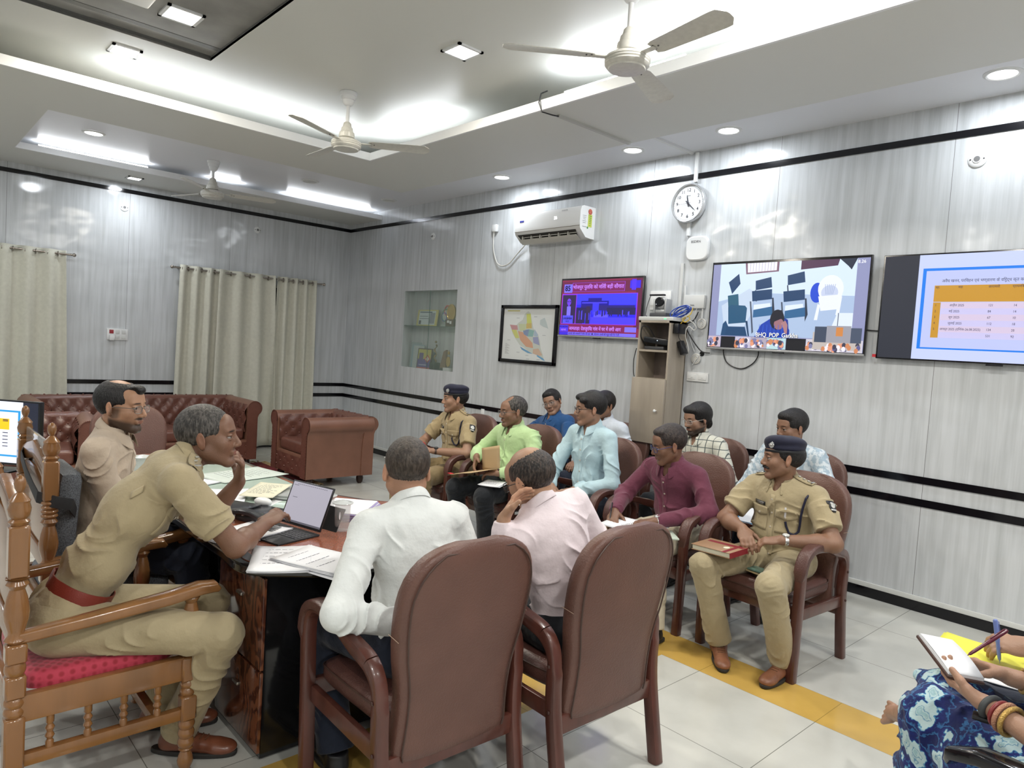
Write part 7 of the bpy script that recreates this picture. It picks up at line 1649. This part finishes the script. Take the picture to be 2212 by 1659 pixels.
def bangle(c, f, r, rr, m_, nm, el=1.0):
    f = np.array(f)/np.linalg.norm(f); a_ = np.cross(f, (0, 0, 1.)); a_ /= np.linalg.norm(a_); b_ = np.cross(f, a_)
    return MB().tube([tuple(c+a_*r*math.cos(q)+b_*r*el*math.sin(q)) for q in np.linspace(0, 2*PI, 33)[:-1]], rr, 10, close=True).build(nm, m_, t)
fA = (WA-L(9.20, -3.20, .72)); fA /= np.linalg.norm(fA)
M_GOLD = mat('gold_bangle', (.62, .40, .12), .3, metal=.7, bump=(300, .6)); M_RGOLD = mat('pink_gold_bangle', (.55, .28, .18), .4, metal=.4, bump=(350, .6)); M_WSTR = mat('watch_strap_grey', (.045, .05, .052), .55); M_BEAD = mat('red_beads', (.22, .03, .03), .35)
bangle(WA-fA*.018, fA, .030, 0.0085, M_WSTR, 'watch_strap', .9)
o = bangle(WA-fA*.042, fA, .031, .0055, M_BEAD, 'bead_bracelet'); bangle(WA-fA*.058, fA, .036, .006, M_RGOLD, 'bangle'); bangle(WA-fA*.074, fA, .036, .006, M_GOLD, 'bangle')
fB = (WB-L(9.22, -2.74, .74)); bangle(WB-fB/np.linalg.norm(fB)*.03, fB, .031, .005, M_GOLD, 'bangle'); bangle(WB-fB/np.linalg.norm(fB)*.045, fB, .032, .006, M_GOLD, 'bangle')
nb_ = np.cross(fA, (0, 0, 1.)); dn_ = L(8.99, -3.10, .75); MB().box(tuple(WA-fA*.018+np.array([0, 0, -.0])-D(.45, .35, .80)*.034), (.038, .040, .012), bev=.004, rz=.4).build('watch_case', M_BLKP, t)
# ---- neighbour with the blue pen
x, y, a = 9.22, -2.33, 182; L = Lc(x, y, a); D = Ld(a)
person('person writing with a light blue pen on yellow paper, cut by the right edge', x, y, a, T=.46, seat=.455, skin='e', shirt=C_PINK, trousers=C_NAVY, shoes=SHO, hair='full', h=.0038,
    hand_L=dict(e=L(9.20, -2.62, .75), w=L(8.975, -2.655, .805), d=D(-.95, -.05, -.12), n=D(-.2, .45, -.85), curls=[.5, .6, .7, .75], thumb=.9), hand_R=dict(w=L(9.0, -2.15, .68), d=D(-.9, -.2, -.1), n=D(0, 0, -1)), beard=0, sleeve='rolled')
# ================================================================= SMALL THINGS
zt_ = .755
M_PAPER = mat('white_paper', (.78, .79, .82), .6); M_INK = mat('ink', (.12, .12, .16), .6); M_PCREAM = mat('cream_paper', (.66, .64, .50), .6); M_PYEL = mat('yellow_paper', (.72, .70, .06), .6); M_CARD = mat('tan_card', (.50, .36, .20), .7)
def sheets(name, label, cat, x, y, z, w_, h_, rz, n=3, m_=None, text_rows=0, group=None, curl=.004, jit=.03, rx=0, ry=0):
    t = thing(name, label, cat, (x, y, z), rz, group); rs = random.Random(int(x*1000)+int(y*777)); t.rotation_euler = (rx, ry, rz)
    for k_ in range(n):
        m = MB(); P = []; c, s = math.cos(rs.uniform(-jit, jit)), math.sin(rs.uniform(-jit, jit)); dx, dy = rs.uniform(-.006, .006), rs.uniform(-.006, .006)
        for i in range(9):
            for_ = []
            for j in range(9):
                u, v = i/8-.5, j/8-.5; xx, yy = u*w_, v*h_; for_.append((xx*c-yy*s+dx, xx*s+yy*c+dy, .0006+k_*.0016+curl*(abs(u)*2)**3*(.5+k_*.25)+curl*.5*(v+.5)**4))
            P.append(for_)
        m.grid(P); o = m.build('sheet', m_ or M_PAPER, t, solid=.0006)
    if text_rows:
        m = MB(); zz = .0012+(n-1)*.0016+curl*.3
        for r_ in range(text_rows):
            yy = h_*.36-r_*h_*.68/text_rows; xx = -w_*.38
            while xx < w_*(.36-.3*rs.random()):
                wl_ = rs.uniform(.006, .02); m.box((xx+wl_/2, yy, zz), (wl_, .0022, .0004)); xx += wl_+.005
        m.build('writing', M_INK, o, smooth=False)
    return t
sheets('paper_stack', 'printed white papers lying at the near corner of the desk', 'papers', 6.955, -4.075, zt_, .21, .297, 1.10, 4, text_rows=5, jit=.05)
sheets('paper_stack', 'handwritten white papers overlapping the printed ones at the desk edge', 'papers', 7.055, -3.965, zt_+.006, .21, .297, 1.95, 3, text_rows=4, jit=.05, ry=0)
sheets('paper_stack', 'loose white sheet sticking out beside the white shirted man', 'papers', 7.13, -3.93, zt_, .21, .25, .3, 1)
sheets('paper_stack', 'white forms under the officer forearm at the near desk edge', 'papers', 6.58, -4.05, zt_, .21, .30, .35, 5, text_rows=9, jit=.04)
sheets('paper_stack', 'papers tucked behind the upright tablet', 'papers', 6.25, -3.72, zt_, .21, .30, .9, 4, text_rows=6, jit=.12)
sheets('paper_stack', 'blank white sheet lying on the glass in front of the propped hand', 'papers', 5.92, -3.90, zt_+.012, .21, .29, 1.15, 1, curl=.008)
sheets('paper_stack', 'white sheet beside the beige shirted man on the glass', 'papers', 5.55, -3.98, zt_+.010, .21, .30, .4, 2)
sheets('paper_stack', 'green tinted form lying far along the glass top', 'papers', 5.42, -3.62, zt_+.010, .30, .42, .2, 1, m_=mat('green_form', (.52, .58, .54), .5), text_rows=10)
sheets('typed_card', 'cream typed table card lying on the closed laptop', 'card', 5.98, -3.72, zt_+.038, .17, .26, .75, 1, m_=M_PCREAM, text_rows=9, rx=.06)
t = MB().box((5.42, -3.80, zt_+.005), (1.7, .66, .006), bev=.002).build('glass_sheet', mat('desk_glass_green', (.42, .52, .46), .06, spec=.6)); props(t, 'green tinted glass sheet covering the far half of the desk', 'glass sheet')
t = thing('laptop', 'closed silver laptop on the glass top behind the tablet', 'laptop', (6.03, -3.60, zt_+.010), .72)
MB().box((0, 0, .008), (.33, .23, .014), bev=.005).build('lower_case', mat('laptop_silver', (.50, .52, .52), .3, metal=.4), t); MB().box((0, 0, .019), (.33, .23, .007), bev=.003).build('lid', MATS['laptop_silver'], t)
m = MB()
for i in range(3): m.box((.06+i*.022, -.1155, .008), (.012, .002, .005))
m.build('port', M_DKG, t, smooth=False)
# tablet with keyboard
t = thing('tablet_computer', 'upright tablet on a black keyboard cover in front of the leaning officer', 'tablet', (6.615, -3.845, zt_), math.radians(14))
MB().box((0, -.10, .004), (.26, .21, .008), bev=.003).build('keyboard_cover', mat('tablet_cover', (.018, .019, .022), .5), t)
m = MB()
for r_ in range(5):
    for c_ in range(13): m.box((-.114+c_*.019, -.035-r_*.018, .0088), (.0155, .0145, .0018))
m.build('keys', mat('tablet_key', (.035, .036, .04), .45), t, smooth=False); MB().box((0, -.165, .0084), (.09, .055, .0008)).build('touchpad', mat('touchpad', (.03, .03, .034), .35), t, smooth=False)
MT = Matrix.Translation((0, .005, .012)) @ Matrix.Rotation(math.radians(68), 4, 'X')
MB().box((0, .098, 0), (.262, .19, .007), bev=.003, M=MT).build('tablet_body', mat('tablet_dark', (.02, .02, .024), .25), t)
sc_ = MB().box((0, .100, .0038), (.246, .172, .0006), M=MT).build('screen', emat('tablet_screen', lin(172, 168, 180), .9), t, smooth=False)
m = MB(); m.box((0, .018, .0043), (.246, .008, .0004), M=MT)
for i in range(16): m.box((-.09+i*.012, .178, .0043), (.008, .002, .0004), M=MT)
m.box((-.10, .172, .0043), (.03, .002, .0004), M=MT); m.box((-.085, .12, .0043), (.03, .002, .0004), M=MT); m.build('screen_text', emat('tablet_text', lin(90, 88, 98), .9), sc_, smooth=False)
MB().box((0, .03, .06), (.262, .003, .12), M=Matrix.Translation((0, .06, 0)) @ Matrix.Rotation(math.radians(-28), 4, 'X')).build('kickstand', MATS['tablet_cover'], t, smooth=False)
# glasses of water with lids
M_GLW = mat('drinking_glass', (.80, .85, .86), .03, alpha=.22, spec=.8)
def tumbler(label, x, y, lid, z=zt_, r=.034, h_=.115, mono=True):
    t = thing('water_glass', label, 'glass', (x, y, z), group='covered water glasses')
    MB().lathe([(.0001, .004), (r*.82, .004), (r*.86, .012), (r*.98, h_), (r*1.03, h_), (r*.93, .008), (r*.88, 0), (.0001, 0)], n=36, cap=False).build('tumbler', M_GLW, t)
    if mono: MB().lathe([(.011, 0), (.011, .001), (.0001, .001)], n=20, M=Matrix.Translation((r*.66, -r*.72, h_*.60)) @ Matrix.Rotation(math.radians(-47), 4, 'Z') @ Matrix.Diagonal((1, 1, 1.5, 1)) @ Matrix.Rotation(PI/2, 4, 'X')).build('round_monogram', M_PAPER, t)
    if lid: MB().lathe([(r*1.28, 0), (r*1.32, .003), (r*1.2, .005), (r*.9, .004), (r*.6, .010), (r*.3, .013), (.0001, .014)], n=36, M=Matrix.Translation((0, 0, h_+.001))).build('lid', mat('glass_lid', (.66, .70, .70), .12, alpha=.75, spec=.8), t)
    return t
tumbler('covered water glass standing clear of the tablet on the red veneer', 6.70, -3.685, True, h_=.118); tumbler('covered water glass partly hidden behind the tablet', 6.53, -3.67, True)
t = MB().lathe([(.0001, 0), (.046, 0), (.047, .004), (.044, .008), (.0001, .007)], (6.555, -3.70, zt_), 30, cap=False).build('coaster', mat('coaster_white', (.66, .64, .58), .4)); props(t, 'round white coaster under the glass behind the tablet', 'coaster')
tumbler('short covered water glass on the glass top beside the beige shirted man', 5.17, -4.08, True, z=zt_+.009, r=.045, h_=.09, mono=False)
# black things between the arms
t = thing('black_smartphone', 'large black phone lying flat by the propped elbow', 'phone', (6.12, -3.96, zt_+.012), .5); MB().box((0, 0, .005), (.25, .17, .008), bev=.004).build('casing', MATS['tablet_dark'], t)
t = thing('computer_mouse', 'white rounded mouse beside the black phone', 'mouse', (6.14, -3.80, zt_+.009), .3); MB().sphere((0, 0, .012), .05, (1.05, .62, .42), 20, 12).build('shell', M_WHITE, t)
t = thing('desk_telephone', 'black curved device with a green light on the desk', 'telephone', (6.38, -3.94, zt_), .35); MB().box((0, 0, .015), (.15, .09, .03), bev=.01).build('base', MATS['tablet_dark'], t)
MB().tube([(-.13, -.06, .02), (-.09, -.05, .035), (-.03, -.04, .045), (.03, -.04, .045), (.08, -.035, .03)], 0, 10, flat=(.02, .012)).build('handset', MATS['tablet_dark'], t); MB().box((.02, .01, .031), (.025, .012, .002), bev=.0005).build('green_indicator', emat('green_led', (.1, 1, .3), 2), t)
MB().tube([(-.02, -.052, .03), (.01, -.054, .040), (.05, -.05, .036), (.075, -.045, .012)], .0025, 6).build('chrome_edge', M_BADGE, t)
cable('black cable running over the desk to the tablet', [(6.45, -3.93, zt_+.02), (6.47, -3.84, zt_+.03), (6.40, -3.72, zt_+.03), (6.30, -3.62, zt_+.02), (6.20, -3.56, zt_+.02)], .003)
cable('black cable at the far edge of the desk', [(6.30, -3.40, zt_+.006), (6.36, -3.36, zt_+.02), (6.42, -3.34, zt_+.006), (6.44, -3.40, zt_+.004)], .003)
t = box_thing('black_folder', 'black folder under the phone and the papers', 'folder', (6.18, -3.93, zt_+.001), (.34, .24, .010), MATS['tablet_dark'], rz=.45)
sheets('open_diary', 'open diary with white pages near the propped elbow', 'diary', 5.98, -4.07, zt_+.012, .16, .22, .9, 5, curl=.006)
for i in range(4):
    t = box_thing('file_folder', ('lowest', 'second lowest', 'second highest', 'topmost')[i]+' lilac edged file in the small stack right of the tablet', 'file', (6.44+.004*i, -3.50-.006*i, zt_+.0095*i), (.22, .30, .004), mat('lilac_file', (.36, .30, .62), .5), rz=.55+.07*i, group='lilac files'); 
    o = MB().box((0, 0, .0065), (.21, .29, .004)).build('paper_block', M_PAPER, t, smooth=False)
# laps
sheets('spiral_notebook', 'open spiral notebook on the lap of the man in maroon', 'notebook', 6.92, -1.90, .598, .34, .22, .15, 3, text_rows=0, curl=.003, rx=.06)
m = MB()
for i in range(14): m.lathe([(.006, -.001), (.0075, -.001), (.0075, .001), (.006, .001), (.006, -.001)], n=10, M=Matrix.Translation((6.905+.0025*i*0+.004*math.sin(i), -1.99+i*.0135, .606)) @ Matrix.Rotation(PI/2, 4, 'X'), cap=False)
t = m.build('spiral_binding', M_WMET); props(t, 'metal spiral binding across the open notebook', 'binding')
t = box_thing('mobile_phone', 'pale phone lying under the watch of the maroon shirted man', 'phone', (7.12, -1.83, .578), (.075, .15, .009), mat('pale_phone', (.50, .58, .50), .3), rz=.9, rx=.05)
t = thing('hardback_book', 'brown hardback book with a dark red band on the beret officer lap', 'book', (7.47, -1.87, .588), math.radians(-4)); t.rotation_euler = (math.radians(4), math.radians(-3), math.radians(-6))
MB().box((0, 0, .0155), (.235, .155, .024)).build('page_block', M_PCREAM, t, smooth=False); MB().box((0, 0, .0290), (.245, .165, .003), bev=.001).build('cover', mat('book_cover', (.30, .18, .10), .4), t); MB().box((0, 0, .0020), (.245, .165, .003), bev=.001).build('cover', MATS['book_cover'], t)
MB().box((.122, 0, .0155), (.003, .165, .029)).build('spine', mat('book_red', (.20, .012, .02), .4), t, smooth=False); MB().box((.01, .04, .0308), (.22, .028, .0006)).build('cover_band', MATS['book_red'], t, smooth=False)
MB().box((.085, -.01, .0309), (.022, .160, .0006)).build('cover_band', MATS['book_red'], t, smooth=False); MB().lathe([(.017, 0), (.017, .0005), (.0001, .0005)], (.05, -.01, .0309), 20).build('cover_emblem', M_PCREAM, t)
for i in range(2): t = box_thing('mobile_phone', ('lower of the two phones lying between the beret officer thighs', 'upper of the two phones lying between the beret officer thighs')[i], 'phone', (7.62+.01*i, -1.69, .475+.013*i), (.075, .15, .009), mat('gold_phone' if i == 0 else 'green_phone', (.45, .36, .2) if i == 0 else (.12, .22, .18), .25), rz=1.35+.1*i, group='two phones on the seat')
t = thing('blue_folder', 'blue clipboard on the lap of the hidden man behind the beret officer', 'folder', (7.20, -.93, .60)); MB().box((0, 0, .005), (.24, .30, .008), bev=.002).build('board', mat('blue_board', (.04, .22, .42), .4), t); MB().box((0, 0, .011), (.21, .27, .003)).build('paper', M_PAPER, t, smooth=False); t.rotation_euler = (.25, 0, .1)
# green shirted man's folder
t = thing('tan_folder', 'tan card folder bent open in the hands of the green shirted man', 'folder', (5.42, -1.86, .60))
m = MB(); P = []
for i in range(13):
    u = i/12; row = []
    for j in range(7):
        v = j/6-.5; row.append((-.17+.30*u, v*.24-.02+.02*math.sin(u*5), .015+.035*u*u*2+.02*math.sin(u*PI)+.012*v))
    P.append(row)
m.grid(P); m.build('lower_cover', M_CARD, t, solid=.002)
m = MB(); P = []
for i in range(9):
    u = i/8; P.append([(-.05+.20*v_, .10-.02*u, .06+.16*u+.05*v_*u) for v_ in np.linspace(0, 1, 6)])
m.grid(P); m.build('upper_cover', M_CARD, t, solid=.002); MB().box((-.165, -.115, .02), (.04, .03, .003)).build('red_label', mat('red_label', (.55, .03, .04), .5), t, smooth=False)
sheets('newspaper', 'printed sheets under the tan folder of the green shirted man', 'papers', 5.60, -1.84, .592, .16, .22, .5, 3, text_rows=8)
t = thing('tablet_case', 'white tablet on the far officer lap', 'tablet', (4.50, -1.90, .60), .15); MB().box((0, 0, .006), (.26, .19, .010), bev=.004).build('casing', mat('tablet_white', (.7, .7, .68), .3), t)
t = box_thing('mobile_phone', 'black phone lying on the white tablet', 'phone', (4.56, -1.88, .612), (.085, .16, .009), MATS['tablet_dark'], rz=1.4)
t = thing('sticky_note_pad', 'pink and yellow papers under the white tablet of the far officer', 'papers', (4.52, -1.97, .572), .2)
MB().box((0, 0, .004), (.16, .09, .006), bev=.001).build('pink_sheet', mat('pink_paper', (.75, .15, .35), .6), t); MB().box((.03, -.02, .010), (.14, .07, .005), bev=.001).build('yellow_sheet', mat('amber_paper', (.75, .50, .05), .6), t)
sheets('paper_stack', 'white papers on the knee of the light blue shirted man', 'papers', 6.16, -1.97, .585, .21, .30, .3, 3, curl=.01)
# pens
def pen(name, label, p0, p1, r, m_, cap_m=None):
    a = Vector(p0); b_ = Vector(p1); d = b_-a; L_ = d.length; t = thing(name, label, 'pen', a); t.rotation_mode = 'QUATERNION'; t.rotation_quaternion = d.to_track_quat('Z', 'Y')
    MB().lathe([(.0004, 0), (.0016, .010), (r*.8, .014), (r, .03), (r, L_*.55)], n=12).build('barrel', m_, t); MB().lathe([(r*1.2, L_*.5), (r*1.25, L_*.97), (r*.9, L_)], n=12).build('cap', cap_m or m_, t)
    MB().box((0, r*1.6, L_*.78), (.003, .0015, L_*.35), bev=.0005).build('clip', cap_m or m_, t); return t
pen('ballpoint_pen', 'light blue capped pen held over the yellow paper', (8.890, -2.685, .738), (8.870, -2.697, .870), .0055, mat('pen_blue', (.16, .22, .50), .3))
pen('ballpoint_pen', 'dark maroon pen in the right hand of the woman in the floral dress', (8.858, -2.93, .812), (8.925, -2.82, .885), .005, mat('pen_maroon', (.10, .015, .03), .25))
pen('ballpoint_pen', 'black pen in the fingers of the maroon shirted man', (6.78, -1.95, .61), (6.72, -1.86, .69), .004, M_BLKP)
# pad of the woman
t = thing('leather_notepad', 'open brown leather notepad held up by the woman in the floral dress', 'notepad', (8.828, -2.962, .806)); 
RM = Matrix.Rotation(math.radians(-42), 4, 'Z') @ Matrix.Rotation(math.radians(-8), 4, 'X') @ Matrix.Rotation(math.radians(16), 4, 'Y'); t.rotation_euler = RM.to_euler()
MB().box((0, 0, -.006), (.17, .105, .009), bev=.004).build('leather_cover', mat('pad_leather', (.07, .035, .028), .4), t); MB().box((0, 0, .003), (.158, .097, .008)).build('page_block', M_PAPER, t, smooth=False)
m = MB(); P = [[(-.079+.158*i/10, -.048+.096*j, .008+.007*math.sin(i/10*PI)*(.3+.7*j)) for j in (0, .5, 1)] for i in range(11)]; m.grid(P); m.build('lifted_page', M_PAPER, t, solid=.0005)
# neighbour's yellow papers
sheets('yellow_papers', 'bright yellow papers under the hand with the light blue pen', 'papers', 8.86, -2.62, .722, .30, .21, .10, 4, m_=M_PYEL, curl=.004); sheets('paper_stack', 'white ruled paper peeking out below the yellow papers', 'papers', 8.92, -2.70, .714, .26, .20, .15, 2, text_rows=8)
t = MB().sphere((9.03, -2.86, .80), .034, (1, 1, 1), 20, 14).build('foam_ball', mat('black_foam', (.008, .008, .008), .95, bump=(180, .8))); props(t, 'round black fuzzy ball beside the bangles of the floral dress woman', 'ball')
# computer monitor at the left edge
t = thing('computer_monitor', 'desk monitor at the left edge mirroring the orange headed slide', 'monitor', (4.80, -4.72, zt_), math.radians(42)); RM2 = t
MB().box((0, 0, .22), (.56, .03, .345), bev=.004).build('casing', M_TVB, t); MB().box((0, .03, .06), (.06, .03, .12)).build('stand_neck', M_TVB, t, smooth=False); MB().box((0, .03, .006), (.22, .16, .012), bev=.004).build('stand_base', M_TVB, t)
def nx(u): return -.27+.54*u
def nz(v): return .385-v*.325
flat_rects(t, [(nx(0), nz(1), nx(1), nz(0), B(30, 34, 50)), (nx(0), nz(1), nx(.84), nz(0), B(225, 230, 245)), (nx(0), nz(.90), nx(.815), nz(.14), B(40, 150, 215)), (nx(0), nz(.87), nx(.79), nz(.17), B(232, 235, 245)), (nx(0), nz(.46), nx(.70), nz(.28), B(250, 195, 30))], -.0152, 'screen', 1.1)
m = MB()
for i in range(7): m.box((nx(.66), -.0165, nz(.30+.02*i if i < 2 else .40+.055*i)), (.03, .0006, .004))
m.build('slide_text', E_DKB, t, smooth=False)
# plastic wrapped chair back reflecting the monitor
t = MB().box((5.81, -4.665, .86), (.56, .012, .46), bev=.004).build('plastic_cover', mat('glossy_plastic_wrap', (.30, .28, .26), .06, spec=.9)); props(t, 'glossy plastic wrap over the chair back behind the beige shirted man', 'cover')
# ---- lettering becomes plain meshes
bpy.context.view_layer.update(); dg = bpy.context.evaluated_depsgraph_get()
for o in [o for o in bpy.data.objects if o.type == 'FONT']:
    me = bpy.data.meshes.new_from_object(o.evaluated_get(dg)); n = bpy.data.objects.new(o.name, me); COL.objects.link(n); n.parent = o.parent; n.matrix_local = o.matrix_local.copy(); nm = o.name
    bpy.data.objects.remove(o); n.name = nm
